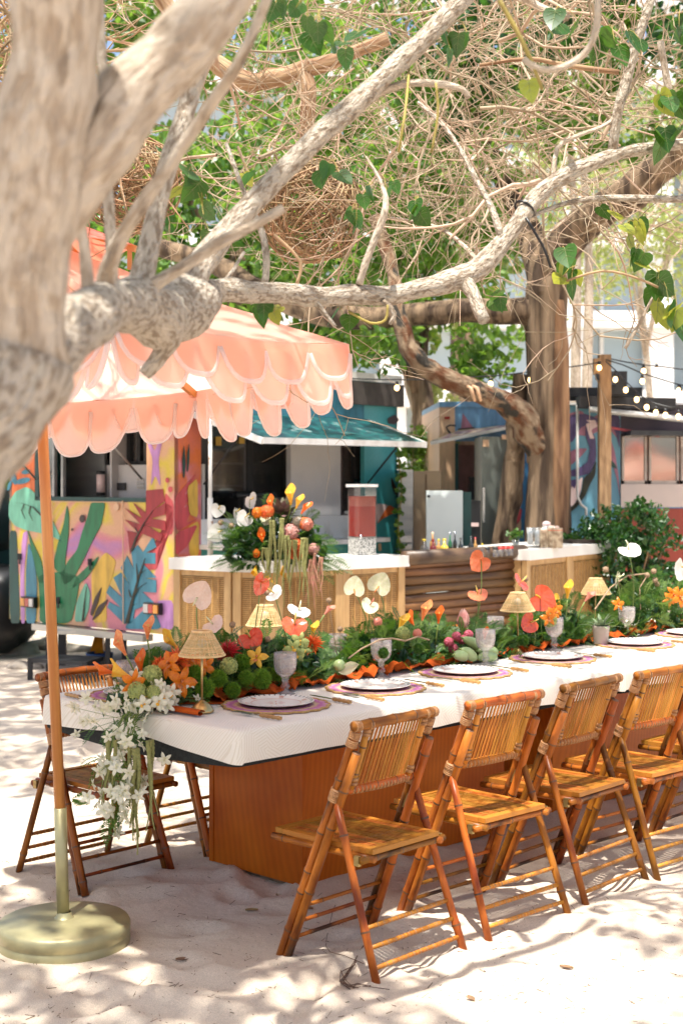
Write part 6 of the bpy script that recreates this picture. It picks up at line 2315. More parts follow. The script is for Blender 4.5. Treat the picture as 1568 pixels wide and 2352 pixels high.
far_pl = [T(.235, .80), T(1.02, .83), T(1.62, .83), T(2.35, .85), T(3.0, .85)]
fw = ['at the far corner of the table beside the orange callas', 'across the table behind the second flower mound', 'across the table behind the gourds', 'across the table beside the third wicker lamp', 'across the second table']
for i, p in enumerate(far_pl):
    z = TZ
    put('placemat', [('mat_body', MAT_MESH), ('edge_cord', CORD_MESH)], f'scalloped pink and tan placemat {fw[i]}', 'placemat', (p.x, p.y, z + .0005), R.uniform(0, 1), 'scalloped placemats')
    put('dinner_plate', [('dish', PLATE_MESH), ('rim_dashes', INK_MESH), ('painted_flowers', RED_MESH)], f'white painted plate {fw[i]}', 'plate', (p.x, p.y, z + .0065), R.uniform(0, 1), 'painted dinner plates').scale.z = .62
    k = p - TU * .205 + TW * .08
    put('table_knife', [('blade', KNIFE_MESH), ('handle', HANDLE_MESH)], f'bamboo-handled knife {fw[i]}', 'knife', (k.x, k.y, z + .0012), TROT + math.pi + R.uniform(-.1, .1), 'bamboo-handled knives', 1.12)
near_gl = [(655, 1597), (875, 1559), (1114, 1531), (1272, 1497), (1438, 1467), (1572, 1445)]
for i, (x, y) in enumerate(near_gl):
    p = G(x, y - 2, TZ)
    put('goblet', [('bowl_and_foot', GOBLET_MESH)], f'pink pressed-glass goblet behind the plate {wher[i]}', 'goblet', (p.x, p.y, TZ + .0005), R.uniform(0, 3), 'pink pressed-glass goblets', 1.06)
for i, (x, y, v) in enumerate([(774, 1512, .80), (978, 1490, .82), (1137, 1468, .80), (292, 1575, .72)]):
    Y = Ycol(x, v); p = P(x, 1500, Y)
    lab = ['pink goblet on the far side between the first two flower mounds', 'pink goblet on the far side half hidden by yellow callas', 'pink goblet on the far side left of the third wicker lamp', 'pink goblet at the far corner behind the peach calla lily'][i]
    put('goblet', [('bowl_and_foot', GOBLET_MESH)], lab, 'goblet', (p.x, p.y, TZ + .0005), R.uniform(0, 3), 'pink pressed-glass goblets')

# ------------------------------------------------------------------ wicker lamps
M['wicker'] = mat('wicker', (.95, .74, .40), (.84, .60, .27), rough=.5, scale=60, island=.2, trans=.25)
M['brass_lamp'] = mat('brass_lamp', (.62, .45, .20), rough=.3, metal=.95, scale=4)


def lamp_meshes():
    mb = MB()
    n = 21
    for k in range(n):
        s = k / (n - 1)
        rr_ = .0315 + (.0760 - .0315) * s
        z = .272 - .080 * s
        pts = []
        m = 56
        for i in range(m + 1):
            th = 2 * math.pi * i / m
            w = .0020 * (1 if (i + k) % 2 else -1)
            pts.append(Vector(((rr_ + w) * math.cos(th), (rr_ + w) * math.sin(th), z)))
        mb.tube(pts, .0020, 4, False)
    for s, r_ in ((0, .0325), (1.0, .0772)):
        z = .272 - .080 * s
        mb.tube([Vector((r_ * math.cos(t), r_ * math.sin(t), z)) for t in [2 * math.pi * i / 40 for i in range(41)]], .0034, 6, False)
    weave = mb.mesh('shade', M['wicker'])
    mb = MB()
    for i in range(28):
        th = 2 * math.pi * i / 28
        mb.tube([Vector((.0315 * math.cos(th), .0315 * math.sin(th), .272)), Vector((.076 * math.cos(th), .076 * math.sin(th), .192))], .0017, 4, False)
    ribs = mb.mesh('shade_ribs', M['wicker'])
    mb = MB(); mb.lathe([(.0005, .0), (.040, .0), (.041, .004), (.037, .012), (.026, .026), (.014, .034), (.0065, .040), (.0005, .042)], n=32); base_ = mb.mesh('base', M['brass_lamp'])
    mb = MB(); mb.tube([(0, 0, .036), (0, 0, .245)], .0042, 10); stem_ = mb.mesh('stem', M['brass_lamp'])
    mb = MB(); mb.ball((0, 0, .232), .016, 10, 8); bulb_ = mb.mesh('bulb', M['china'])
    return [('shade', weave), ('shade_ribs', ribs), ('base', base_), ('stem', stem_), ('bulb', bulb_)]


LM = lamp_meshes()
for (x, y, Y), lab in zip([(464, 1632, 4.80), (609, 1500, 5.78), (1188, 1497, 6.42), (1367, 1440, 7.35)],
                          ['wicker-shaded brass table lamp nearest the end, standing on the rust napkin', 'wicker-shaded lamp on the far side, rising behind the coral anthuriums', 'wicker-shaded brass lamp in the middle of the table, in the sun between coral anthuriums', 'wicker-shaded lamp farthest along the table above the grey flower pot']):
    p = P(x, y, Y)
    put('table_lamp', LM, lab, 'lamp', (p.x, p.y, TZ + .004), R.uniform(0, 3), 'wicker-shaded table lamps')

# ------------------------------------------------------------------ rust cloth runner and napkins
M['rust'] = mat('rust', (.46, .085, .010), (.34, .055, .007), rough=.85, scale=9, spec=.15, bump=.15)


def runner(name, label, t0, t1, v0, v1, amp, seed, n=110, m=46):
    t = thing(name, label, 'cloth', T((t0 + t1) / 2, (v0 + v1) / 2, TZ))
    mb = MB()

    def fn(u, w):
        tt = t0 + (t1 - t0) * u
        e = .035 * noise.noise(Vector((tt * 6 + seed, (0 if w < .5 else 9), 1)))
        va = v0 + .040 * max(0, tt)
        vv = va + (v1 - va) * w + e * (abs(2 * w - 1))
        p = T(tt + .02 * noise.noise(Vector((tt * 8, vv * 8, seed))), vv)
        h = abs(noise.noise(Vector((tt * 9 + vv * 4, vv * 13 - tt * 3, seed)))) + .5 * abs(noise.noise(Vector((tt * 21, vv * 25, seed + 4))))
        return (p.x, p.y, TZ + .004 + amp * h)
    mb.sheet(fn, n, m)
    mb.build('folds', M['rust'], t)
    return t


runner('table_runner', 'crumpled rust-orange cloth runner down the middle of the nearer table under the flowers', .30, 2.12, .435, .80, .06, 3)
runner('table_runner', 'crumpled rust-orange cloth runner under the flowers of the farther table', 2.17, 4.2, .44, .80, .06, 9)
nk = thing('napkin', 'rust napkin rolled and tucked under the nearest wicker lamp at the table end', 'napkin', G(420, 1640, TZ))
mb = MB()
qa, qb = G(345, 1628, TZ), G(462, 1648, TZ)


def roll(u, w):
    p = lerp(qa, qb, u); th = w * 7.5
    r_ = .018 - .0017 * th
    nrm = Vector((.42, .9, 0)).normalized()
    return p + nrm * (r_ * math.cos(th) * 1.5) + Vector((0, 0, .013 + r_ * .7 * math.sin(th)))


mb.sheet(roll, 12, 36)
c4 = [G(345, 1622, TZ), G(560, 1618, TZ), G(600, 1598, TZ), G(360, 1600, TZ)]
mb.sheet(lambda u, w: lerp(lerp(c4[0], c4[1], u), lerp(c4[3], c4[2], u), w) + Vector((0, 0, .003 + .006 * abs(noise.noise(Vector((u * 6, w * 5, 2)))))), 24, 10)
mb.build('folds', M['rust'], nk)

# ================================================================== flowers
M['stalk'] = mat('stalk', (.20, .27, .06), (.14, .20, .05), rough=.5, scale=20)
M['fern'] = mat('fern', (.055, .14, .020), (.032, .095, .015), rough=.5, scale=8, trans=.3, tcol=(.16, .32, .03), island=.35)
M['fern_lt'] = mat('fern_lt', (.13, .22, .05), (.08, .16, .03), rough=.5, scale=8, trans=.3, tcol=(.28, .42, .08), island=.3)
M['greens'] = mat('greens', (.020, .075, .016), (.011, .045, .011), rough=.28, scale=8, trans=.2, tcol=(.1, .25, .04), island=.4)
M['moss'] = mat('moss', (.19, .36, .022), (.10, .23, .012), rough=.7, scale=30, trans=.2, tcol=(.25, .4, .05), island=.3)
M['a_blush'] = mat('a_blush', (.86, .68, .56), (.82, .60, .47), rough=.25, scale=14, trans=.25, coat=.3)
M['a_cream'] = mat('a_cream', (.78, .76, .55), (.70, .70, .42), rough=.25, scale=10, trans=.3, coat=.3)
M['a_white'] = mat('a_white', (.82, .80, .74), (.78, .75, .68), rough=.25, scale=10, trans=.25, coat=.3)
M['a_coral'] = mat('a_coral', (.84, .125, .05), (.76, .09, .035), rough=.2, scale=12, trans=.2, coat=.5)
M['a_peach'] = mat('a_peach', (.88, .24, .11), (.82, .19, .08), rough=.2, scale=12, trans=.25, coat=.5)
M['a_red'] = mat('a_red', (.68, .05, .018), (.58, .035, .012), rough=.2, scale=12, trans=.2, coat=.5)
M['spadix'] = mat('spadix', (.70, .52, .10), (.66, .44, .12), rough=.6, scale=80, bump=.4)
M['c_orange'] = mat('c_orange', (.84, .19, .012), (.74, .10, .01), rough=.35, scale=8, trans=.3, tcol=(.9, .3, .05))
M['c_yellow'] = mat('c_yellow', (.84, .56, .06), (.82, .40, .04), rough=.35, scale=8, trans=.3)
M['c_peach'] = mat('c_peach', (.86, .40, .14), (.80, .22, .08), rough=.35, scale=8, trans=.3)
M['c_pink'] = mat('c_pink', (.66, .18, .14), (.70, .34, .22), rough=.35, scale=14, trans=.3)
M['o_orange'] = mat('o_orange', (.78, .25, .008), (.68, .15, .006), rough=.4, scale=20, trans=.25)
M['o_white'] = mat('o_white', (.84, .81, .69), (.78, .76, .56), rough=.4, scale=20, trans=.3)
M['lip'] = mat('lip', (.36, .05, .03), (.60, .26, .05), rough=.4, scale=60)
M['pin_orange'] = mat('pin_orange', (.78, .19, .03), (.66, .10, .02), rough=.5, scale=30, island=.3)
M['pin_red'] = mat('pin_red', (.52, .035, .02), (.40, .02, .02), rough=.5, scale=30, island=.3)
M['hydrangea'] = mat('hydrangea', (.48, .52, .19), (.36, .43, .12), rough=.6, scale=20, trans=.3, island=.3)
M['pod'] = mat('pod', (.36, .25, .15), (.24, .16, .09), rough=.8, scale=40, island=.3)
M['amaranth'] = mat('amaranth', (.30, .29, .10), (.22, .22, .07), rough=.85, scale=60, bump=.8, bscale=160)
M['amaranth_pink'] = mat('amaranth_pink', (.50, .20, .15), (.42, .26, .14), rough=.85, scale=60, bump=.8, bscale=160)
M['king_pink'] = mat('king_pink', (.62, .22, .20), (.70, .46, .38), rough=.5, scale=14, trans=.2, island=.2)
M['pink_bloom'] = mat('pink_bloom', (.60, .14, .20), (.50, .09, .13), rough=.6, scale=30, trans=.3, island=.35)
M['gourd'] = mat('gourd', (.36, .46, .20), (.24, .34, .12), rough=.3, scale=7, stretch=(3, 3, 1), coat=.3)
M['pot'] = mat('pot', (.52, .45, .38), (.42, .36, .30), rough=.85, scale=12)
M['bromeliad'] = mat('bromeliad', (.24, .12, .13), (.13, .16, .07), rough=.35, scale=10, island=.3)


def spathe_mb():
    """heart-shaped spathe, point down -Z, facing -Y, about one unit long, cupped"""
    mb = MB()
    half = [(0, .30), (.16, .44), (.36, .46), (.50, .30), (.54, .08), (.46, -.16), (.32, -.36), (.15, -.50), (0, -.56)]
    rings = []
    for f in (0, .3, .55, .8, 1.0):
        pts = []
        full = smooth_poly([(x, z) for x, z in half] + [(-x, z) for x, z in half[-2:0:-1]], 1)
        for x, z in full:
            X, Z = x * f, .10 + (z - .10) * f
            d = math.hypot(X, Z - .1)
            pts.append((X, -.26 * d * d + .06 * abs(X) + (.022 * math.sin(13 * math.atan2(Z - .1, X)) * f + (.05 * noise.noise(Vector((X * 3, Z * 3, 1))) if f > .6 else 0)), Z))
        rings.append(pts)
    n = len(rings[0])
    c = len(mb.v); mb.v.append((0, 0, .10))
    prev = None
    for k, pts in enumerate(rings[1:]):
        b = len(mb.v); mb.v += pts
        for i in range(n):
            j = (i + 1) % n
            if prev is None:
                mb.face((c, b + i, b + j))
            else:
                mb.face((prev + i, b + i, b + j, prev + j))
        prev = b
    return mb


def calla_mb():
    """trumpet of one rolled petal; mouth up +Z with a pointed lip"""
    mb = MB()

    def fn(u, v):
        th = (u - .5) * 2 * math.pi * 1.08
        z = v
        k = ((1 + math.cos(th)) / 2) ** 2
        r_ = .045 + .21 * v ** 1.5 + .16 * k * max(0, v - .72) + .014 * u + .012 * v * math.sin(5 * th)
        tip = k ** 4 * max(0, v - .7)
        return (r_ * math.sin(th + 2.3) * (1 - .5 * tip), -r_ * math.cos(th + 2.3), z * (.60 + .42 * k) + .35 * tip)
    mb.sheet(fn, 18, 9)
    return mb


def orchid_mb(pet=5, w=.30):
    mb = MB()
    for k in range(pet):
        a = 2 * math.pi * k / pet + math.pi / 2
        d = Vector((math.cos(a), 0, math.sin(a))); s = Vector((-math.sin(a), 0, math.cos(a)))
        W = w * (1.15 if k in (1, 4) else .85)

        def fn(u, v):
            ww = W * math.sin(math.pi * min(1, v * .93 + .07)) ** .7
            return d * (v * .62 + .02) + s * ((u - .5) * ww) + Vector((0, -.12 * math.sin(v * 2.4) - .05 * (1 - abs(2 * u - 1)) + .12 * v * v, 0))
        mb.sheet(fn, 4, 5)
    return mb


def lip_mb():
    mb = MB()
    mb.sheet(lambda u, v: Vector(((u - .5) * .26 * math.sin(math.pi * (v * .8 + .15)), -.06 - .26 * v + .10 * abs(u - .5), -.05 - .22 * v)), 4, 4)
    mb.tube([Vector((0, -.02, .02)), Vector((0, -.16, .06)), Vector((0, -.22, -.02))], [.05, .055, .03], 6)
    return mb


def spiky_mb(n, r0, r1, w, seed, curl=.3, full=True):
    rr = random.Random(seed); mb = MB()
    for i in range(n):
        z = 1 - (2 if full else 1.45) * (i + .5) / n
        th = i * 2.39996
        rad = math.sqrt(max(0, 1 - z * z))
        d = Vector((rad * math.cos(th), rad * math.sin(th), z))
        s = d.orthogonal().normalized()
        j = Vector((rr.gauss(0, .12), rr.gauss(0, .12), rr.gauss(0, .12)))
        e = (d + j) * r1 * rr.uniform(.85, 1.08)
        m_ = d * (r0 + r1) / 2 + Vector((0, 0, curl * .08))
        mb.poly([d * r0 + s * w, m_ + s * w * .8, e, d * r0 - s * w])
    return mb


def floret_ball_mb(n, r_, seed, s=.16):
    rr = random.Random(seed); mb = MB()
    for i in range(n):
        z = 1 - 1.7 * (i + .5) / n
        th = i * 2.39996
        rad = math.sqrt(max(0, 1 - z * z))
        d = Vector((rad * math.cos(th), rad * math.sin(th), z)) * r_ * rr.uniform(.88, 1.08)
        dn = d.normalized(); a = dn.orthogonal().normalized(); b_ = dn.cross(a)
        q0 = rr.uniform(0, 1.5)
        for k in range(4):
            t = q0 + k * math.pi / 2
            u = a * math.cos(t) + b_ * math.sin(t); v = -a * math.sin(t) + b_ * math.cos(t)
            mb.poly([d, d + u * s * .5 + v * s * .32 + dn * .02, d + u * s + dn * .03, d + u * s * .5 - v * s * .32 + dn * .02])
    return mb


SPATHE, CALLA, ORCHID, ORCHW = spathe_mb(), calla_mb(), orchid_mb(5, .34), orchid_mb(5, .36)
_mesh = {}


def fmesh(key, mb_, m, smooth=True):
    k = (key, m.name)
    if k not in _mesh:
        _mesh[k] = mb_.mesh(key, m, smooth)
    return _mesh[k]


SPADIX_MB = MB(); SPADIX_MB.tube([Vector((0, -.02, .12)), Vector((0, -.16, .18)), Vector((0, -.30, .30)), Vector((0, -.36, .44))], [.035, .042, .038, .018], 8)


def stem(parent, a, b, r_=.0024, bend=None, m=None, name='flower_stem'):
    a, b = Vector(a), Vector(b)
    bend = Vector(bend) if bend is not None else Vector((R.uniform(-.015, .015), R.uniform(-.01, .01), 0))
    mb = MB(); mb.tube([a, a.lerp(b, .33) + bend * .9, a.lerp(b, .66) + bend * .8, b], [r_ * 1.15, r_ * 1.05, r_, r_ * .9], 6)
    o = bpy.data.objects.new(name, mb.mesh(name, m or M['stalk'], True, b))
    o.location = b
    return o


def anthurium(parent, px, py, v, size, rot, mname, root, label=None, spm='spadix', Y=None):
    """rot: Euler (tilt back, roll, yaw) of the spathe; root: (px, py) where its stem enters the greenery"""
    Y = Y or Ycol(px, v)
    c = P(px, py, Y)
    o = place('anthurium', fmesh('anthurium', SPATHE, M[mname]), parent, c, rot, size)
    if label:
        o['label'] = label
    s = bpy.data.objects.new('spadix', fmesh('spadix', SPADIX_MB, M[spm])); s.parent = o; link(s)
    r0 = P(root[0], root[1], Y + .02)
    mt = Matrix.LocRotScale(c, Euler(rot), Vector((size,) * 3))
    att = mt @ Vector((0, .02, .12))
    st_ = stem(parent, r0, att)
    st_.parent = o
    st_.matrix_local = mt.inverted() @ Matrix.Translation(att)
    link(st_)
    return o


def calla(parent, px, py, v, size, rot, mname, root, Y=None, label=None):
    Y = Y or Ycol(px, v)
    c = P(px, py, Y)
    o = place('calla_lily', fmesh('calla_lily', CALLA, M[mname]), parent, c, rot, size)
    if label:
        o['label'] = label
    mt = Matrix.LocRotScale(c, Euler(rot), Vector((size,) * 3))
    r0 = P(root[0], root[1], Y + .02)
    st_ = stem(parent, r0, c, .0032); st_.parent = o; st_.matrix_local = mt.inverted() @ Matrix.Translation(c); link(st_)
    mb = MB(); mb.tube([(0, 0, .25), (0, 0, .72)], [.035, .025], 6)
    s = bpy.data.objects.new('spadix', fmesh('calla_spadix', mb, M['spadix'])); s.parent = o; link(s)
    return o


def orchid(parent, c, size, rot, mname='o_orange', lipm='lip', name='orchid'):
    o = place(name, fmesh(name, ORCHID, M[mname]), parent, c, rot, size)
    s = bpy.data.objects.new('lip', fmesh('orchid_lip', lip_mb() if ('orchid_lip', M[lipm].name) not in _mesh else None, M[lipm])); s.parent = o; link(s)
    return o


SPIKES = {'moss': spiky_mb(1100, .6, 1.0, .045, 1), 'pin': spiky_mb(150, .25, 1.1, .03, 2, 1.5, False), 'pod': spiky_mb(90, .6, 1.0, .12, 3)}
FLOR = floret_ball_mb(60, 1.0, 4, .42)


def ball_flower(parent, name, kind, mname, c, r_, rot=None):
    mb_ = FLOR if kind == 'flor' else SPIKES[kind]
    o = place(name, fmesh(name, mb_, M[mname], False), parent, c, rot or (R.uniform(-.4, .4), R.uniform(-.4, .4), R.uniform(0, 6)), r_)
    if kind in ('moss', 'flor', 'pod'):
        mb = MB(); mb.ball((0, 0, 0), .72 if kind != 'pod' else .8, 10, 7)
        k = bpy.data.objects.new('core', fmesh(name + '_core', mb, M[mname])); k.parent = o; link(k)
    return o


def frond_np(rg, n_leaf, L, w):
    """one feathery frond along +X: returns (verts, quads)"""
    V, Q = [], []
    for i in range(n_leaf):
        s = (i + .5) / n_leaf
        x = L * s
        l = L * .30 * math.sin(math.pi * min(1, .12 + s * .9)) * rg.uniform(.7, 1.2)
        for sg in (-1, 1):
            a = len(V)
            dx = l * .45
            zz = -.25 * x * s + rg.normal() * .006
            V += [(x, 0, -.25 * x * s), (x + dx * .5 - w, sg * l * .5, zz + .004), (x + dx, sg * l, zz), (x + dx * .5 + w, sg * l * .5, zz + .004)]
            Q.append((a, a + 1, a + 2, a + 3))
    a = len(V)
    V += [(0, -w * .5, 0), (0, w * .5, 0), (L, w * .2, -.25 * L), (L, -w * .2, -.25 * L)]
    Q.append((a, a + 1, a + 2, a + 3))
    return np.array(V), np.array(Q)


def fronds(name, parent, roots, dirs, L, m, seed, n_leaf=13, w=.0034):
    rg = np.random.default_rng(seed)
    VV, QQ, off = [], [], 0
    base_ = [frond_np(rg, n_leaf, 1.0, w / L) for _ in range(4)]
    for r_, d in zip(roots, dirs):
        V, Q = base_[rg.integers(4)]
        d = np.array(d, float); d /= np.linalg.norm(d)
        s = np.cross(d, [0, 0, 1.0]); s /= np.linalg.norm(s) + 1e-9
        t = rg.normal() * .7
        u = np.cross(s, d)
        s2 = s * math.cos(t) + u * math.sin(t); u2 = -s * math.sin(t) + u * math.cos(t)
        l = L * rg.uniform(.65, 1.25)
        VV.append(np.array(r_) + (V[:, :1] * d + V[:, 1:2] * s2 + V[:, 2:3] * np.array([0, 0, 1.0])) * l)
        QQ.append(Q + off); off += len(V)
    o = np_object(name, np.concatenate(VV), np.concatenate(QQ), m, parent)
    o['kind'] = 'stuff'
    return o


def mound(name, label, x0, x1, v0, v1, top, n_broad, n_fern, seed, fern='fern', group='flower mounds down the table', L=.11, lt=.35, ztab=TZ):
    """a low mound of greenery on the table between photo columns x0..x1; top: list of (x, y) silhouette"""
    rg = np.random.default_rng(seed)
    xm = (x0 + x1) / 2; vm = (v0 + v1) / 2
    t = thing(name, label, 'flowers', P(xm, 0, Ycol(xm, vm)).xy.to_3d() + Vector((0, 0, ztab)), 0, group)
    tx = [p[0] for p in top]; ty = [p[1] for p in top]

    def sample(n, hk=1.0):
        out = []
        while len(out) < n:
            px = rg.uniform(x0, x1); v = rg.uniform(v0, v1)
            Y = Ycol(px, v)
            zt = P(0, np.interp(px, tx, ty), Ycol(px, vm)).z
            k = 1 - (abs(v - vm) / ((v1 - v0) / 2)) ** 2.4
            e = min(1, (px - x0) / 40, (x1 - px) / 40)
            z = ztab + .012 + max(.02, (zt - ztab) * hk) * max(.12, k) * (.35 + .65 * max(0, e)) * rg.uniform(.1, 1) ** .6
            p = P(px, 0, Y)
            out.append((p.x, p.y, z))
        return np.array(out)
    b = sample(n_broad, .8)
    o = leaf_cloud('broad_leaves', b, .058, M['greens'], t, .62, .14, .25, 0, seed); o['kind'] = 'stuff'
    f = sample(n_fern, .95)
    ctr = np.array([t.location.x, t.location.y, ztab - .02])
    d = (f - ctr); d[:, :2] *= .5; d[:, 2] = np.abs(d[:, 2]) * .8 + .03
    d += rg.normal(size=d.shape) * .09
    k = int(n_fern * lt)
    fronds('fern_fronds', t, f[k:], d[k:], L, M[fern], seed + 1)
    fronds('fern_fronds', t, f[:k], d[:k], L * .9, M['fern_lt'], seed + 2)
    return t


# ---- mound 1: table end to the second goblet
m1 = mound('flower_mound', 'flower mound at the table end with orange orchids, callas and coral anthuriums', 296, 770, .53, .88,
           [(296, 1600), (330, 1545), (380, 1500), (470, 1480), (560, 1465), (650, 1452), (720, 1470), (770, 1530)], 760, 330, 101)
A = anthurium
A(m1, 456, 1366, .58, .098, (.05, -2.65, .1), 'a_blush', (464, 1500), 'tall blush anthurium facing the camera above the nearest lamp', 'a_cream')
A(m1, 492, 1437, .55, .078, (-.95, -.7, .2), 'a_blush', (470, 1510), 'blush anthurium tipped on its side', 'a_cream')
A(m1, 597, 1342, .64, .085, (.2, .6, 1.0), 'a_coral', (575, 1500), 'tall coral anthurium folded upward', 'c_peach')
A(m1, 632, 1364, .7, .07, (-1.1, -.9, .3), 'a_white', (660, 1480), 'white anthurium seen edge on', 'spadix')
A(m1, 686, 1406, .66, .088, (-1.05, .25, .2), 'a_white', (672, 1500), 'white anthurium tipped flat like a dish', 'a_cream')
A(m1, 676, 1440, .62, .095, (-.75, .1, .1), 'a_coral', (680, 1520), 'broad coral anthurium below the white one', 'spadix')
A(m1, 578, 1470, .62, .09, (-.7, -.5, .2), 'a_red', (590, 1530), 'red anthurium leaning back', 'spadix')
C = calla
C(m1, 290, 1505, .62, .085, (-.25, -.45, .4), 'c_peach', (318, 1560), None, 'peach calla lily at the left end')
C(m1, 339, 1468, .62, .075, (.05, .05, .2), 'c_peach', (338, 1560), None, 'slim upright peach calla lily')
C(m1, 408, 1488, .62, .075, (-.1, -.75, .5), 'c_yellow', (430, 1520), None, 'yellow calla lily with a pink back')
C(m1, 262, 1545, .66, .08, (-.5, -1.35, .3), 'c_orange', (310, 1568), None, 'orange calla lily lying to the left')
C(m1, 300, 1556, .52, .10, (-.5, -1.15, .1), 'c_yellow', (330, 1580), None, 'large yellow calla lily lying to the left')
C(m1, 325, 1545, .60, .075, (.1, -.1, .2), 'c_orange', (330, 1575), None, 'orange calla lily beside the yellow one')
C(m1, 745, 1412, .66, .055, (-.2, .75, .2), 'c_pink', (690, 1500), None, 'small pink calla lily on a long stalk')
C(m1, 716, 1462, .66, .06, (0, .25, .2), 'c_yellow', (700, 1510), None, 'small yellow calla lily')
for px, py, v, r_ in ((470, 1580, .44, .037), (501, 1559, .47, .034), (555, 1522, .53, .034), (601, 1560, .47, .038), (445, 1545, .47, .031), (635, 1548, .52, .028), (535, 1585, .46, .030), (565, 1558, .48, .03)):
    ball_flower(m1, 'moss_ball', 'moss', 'moss', PT(px, py, v), r_)
for px, py, v, r_, mn in ((408, 1522, .50, .052, 'pin_orange'), (524, 1500, .54, .046, 'pin_red'), (717, 1482, .56, .042, 'pin_orange'), (444, 1514, .50, .044, 'pin_orange'), (372, 1530, .52, .036, 'pin_orange')):
    ball_flower(m1, 'pincushion_flower', 'pin', mn, PT(px, py, v), r_, (R.uniform(.2, .8), R.uniform(-.3, .3), R.uniform(0, 6)))
for px, py, v, r_ in ((350, 1549, .48, .031), (526, 1530, .48, .03), (315, 1588, .46, .030), (352, 1590, .43, .024)):
    ball_flower(m1, 'hydrangea', 'flor', 'hydrangea', PT(px, py, v), r_)
for px, py, v, s, rot in ((416, 1566, .43, .092, (-.1, .4, .25)), (590, 1510, .50, .07, (-.3, .2, -.2)), (447, 1510, .48, .09, (-.3, 1.0, .2)), (305, 1566, .48, .075, (.2, .2, .6)), (390, 1525, .47, .085, (-.4, -.5, -.3)), (470, 1530, .50, .07, (-.2, .9, .2))):
    orchid(m1, PT(px, py, v), s, rot, 'o_orange' if px != 590 else 'c_yellow')
for px, py in ((688, 1473), (672, 1488), (694, 1490), (680, 1502)):
    orchid(m1, PT(px, py, .54), .062, (-.1, R.uniform(-1, 1), .2), 'hydrangea', 'c_yellow')
for px, py, v in ((612, 1362, .66), (755, 1379, .7), (615, 1468, .62), (534, 1435, .62), (781, 1445, .72)):
    o = ball_flower(m1, 'dried_pod', 'pod', 'pod', PT(px, py, v), .014)
    c0 = PT(px, py, v); st_ = stem(m1, PT(px + R.uniform(-20, 45), 1530, v), c0, .0015, None, M['pod'], 'pod_stem'); st_.parent = m1; st_.location = c0 - m1.location; link(st_)

# ---- mound 2: middle of the nearer table
m2 = mound('flower_mound', 'feathery green flower mound with tall cream anthuriums, middle of the nearer table', 775, 1046, .57, .88,
           [(775, 1530), (800, 1470), (850, 1440), (930, 1430), (1000, 1440), (1046, 1490)], 420, 330, 111, lt=.45)
A(m2, 813, 1348, .66, .082, (.2, 3.3, .2), 'a_cream', (845, 1450), 'cream anthurium, left of the tall pair', 'c_peach')
A(m2, 872, 1341, .66, .092, (.1, -2.7, -.2), 'a_cream', (885, 1460), 'cream anthurium, right of the tall pair', 'c_peach')
A(m2, 848, 1393, .62, .070, (-.6, .5, .1), 'a_cream', (860, 1460), 'lower cream anthurium tipped back', 'c_pink')
C(m2, 915, 1448, .62, .075, (0, .45, .3), 'c_yellow', (905, 1480), None, 'yellow calla lily leaning right')
C(m2, 950, 1440, .64, .07, (-.3, -.3, .2), 'c_orange', (945, 1480), None, 'orange calla lily leaning left')
C(m2, 969, 1425, .64, .085, (.05, .28, .2), 'c_peach', (965, 1480), None, 'tall peach calla lily')
C(m2, 1006, 1432, .62, .07, (0, .1, .3), 'c_orange', (1000, 1480), None, 'orange calla lily curling over')
for px, py, v in ((867, 1428, .6), (958, 1455, .52)):
    ball_flower(m2, 'pink_bud', 'flor', 'c_pink', PT(px, py, v), .018)
ball_flower(m2, 'hydrangea', 'flor', 'hydrangea', PT(925, 1455, .58), .028)
for px, py, v in ((915, 1480, .50), (880, 1500, .46), (960, 1490, .48)):
    ball_flower(m2, 'moss_ball', 'moss', 'fern', PT(px, py, v), .024)
gr_ = thing('green_fruit', 'round green fruit beside a pale husk between the first two flower mounds', 'fruit', PT(779, 1522, .5))
mb = MB(); mb.ball(PT(779, 1528, .5), .024, 14, 10, (1, 1, .95)); mb.build('fruit', M['gourd'], gr_)
mb = MB(); q = PT(800, 1535, .46); mb.sheet(lambda u, w: q + Vector((.08 * (w - .5), .02 * math.sin(u * 3), .05 * (u - .5) * math.sin(math.pi * w) + .03 * w - .015)), 5, 5); mb.build('husk', M['a_cream'], gr_)
# the row of gourds and the pink proteas
pm = mound('flower_mound', 'low mound with a pink protea bud and pink blossoms beside the green gourds', 1015, 1170, .52, .86,
           [(1015, 1480), (1060, 1450), (1110, 1440), (1170, 1480)], 260, 90, 121, lt=.4)
pc = PT(1064, 1432, .66)
mb = MB()
for k in range(26):
    th = k * 2.4; zf = k / 26
    rr_ = .030 * (1 - .35 * zf); d = Vector((math.cos(th), math.sin(th), 0)); s = Vector((-math.sin(th), math.cos(th), 0))
    z0 = .0 + .028 * zf
    mb.sheet(lambda u, v, d=d, s=s, rr_=rr_, z0=z0: pc + d * (rr_ * math.sin(math.pi * (.18 + .72 * v))) + s * ((u - .5) * .022 * math.sin(math.pi * (.15 + .8 * v))) + Vector((0, 0, z0 - .02 + .060 * v)), 2, 4)
o = mb.build('protea_bud', M['king_pink'], pm); o['label'] = 'pink king protea bud'
A(pm, 1101, 1290, .66, .095, (.25, .75, -.35), 'a_peach', (1087, 1450), 'tall salmon anthurium against the logs', 'c_peach')
A(pm, 1098, 1368, .66, .085, (-.95, -.2, .2), 'a_peach', (1098, 1460), 'salmon anthurium spread flat with an upright yellow spadix', 'spadix')
for px, py in ((1030, 1475), (1048, 1462), (1040, 1490), (1062, 1470), (1075, 1458)):
    ball_flower(pm, 'pink_blossom', 'flor', 'pink_bloom', PT(px, py, .58), .020)
C(pm, 1112, 1470, .60, .055, (0, .1, .2), 'c_orange', (1110, 1500))
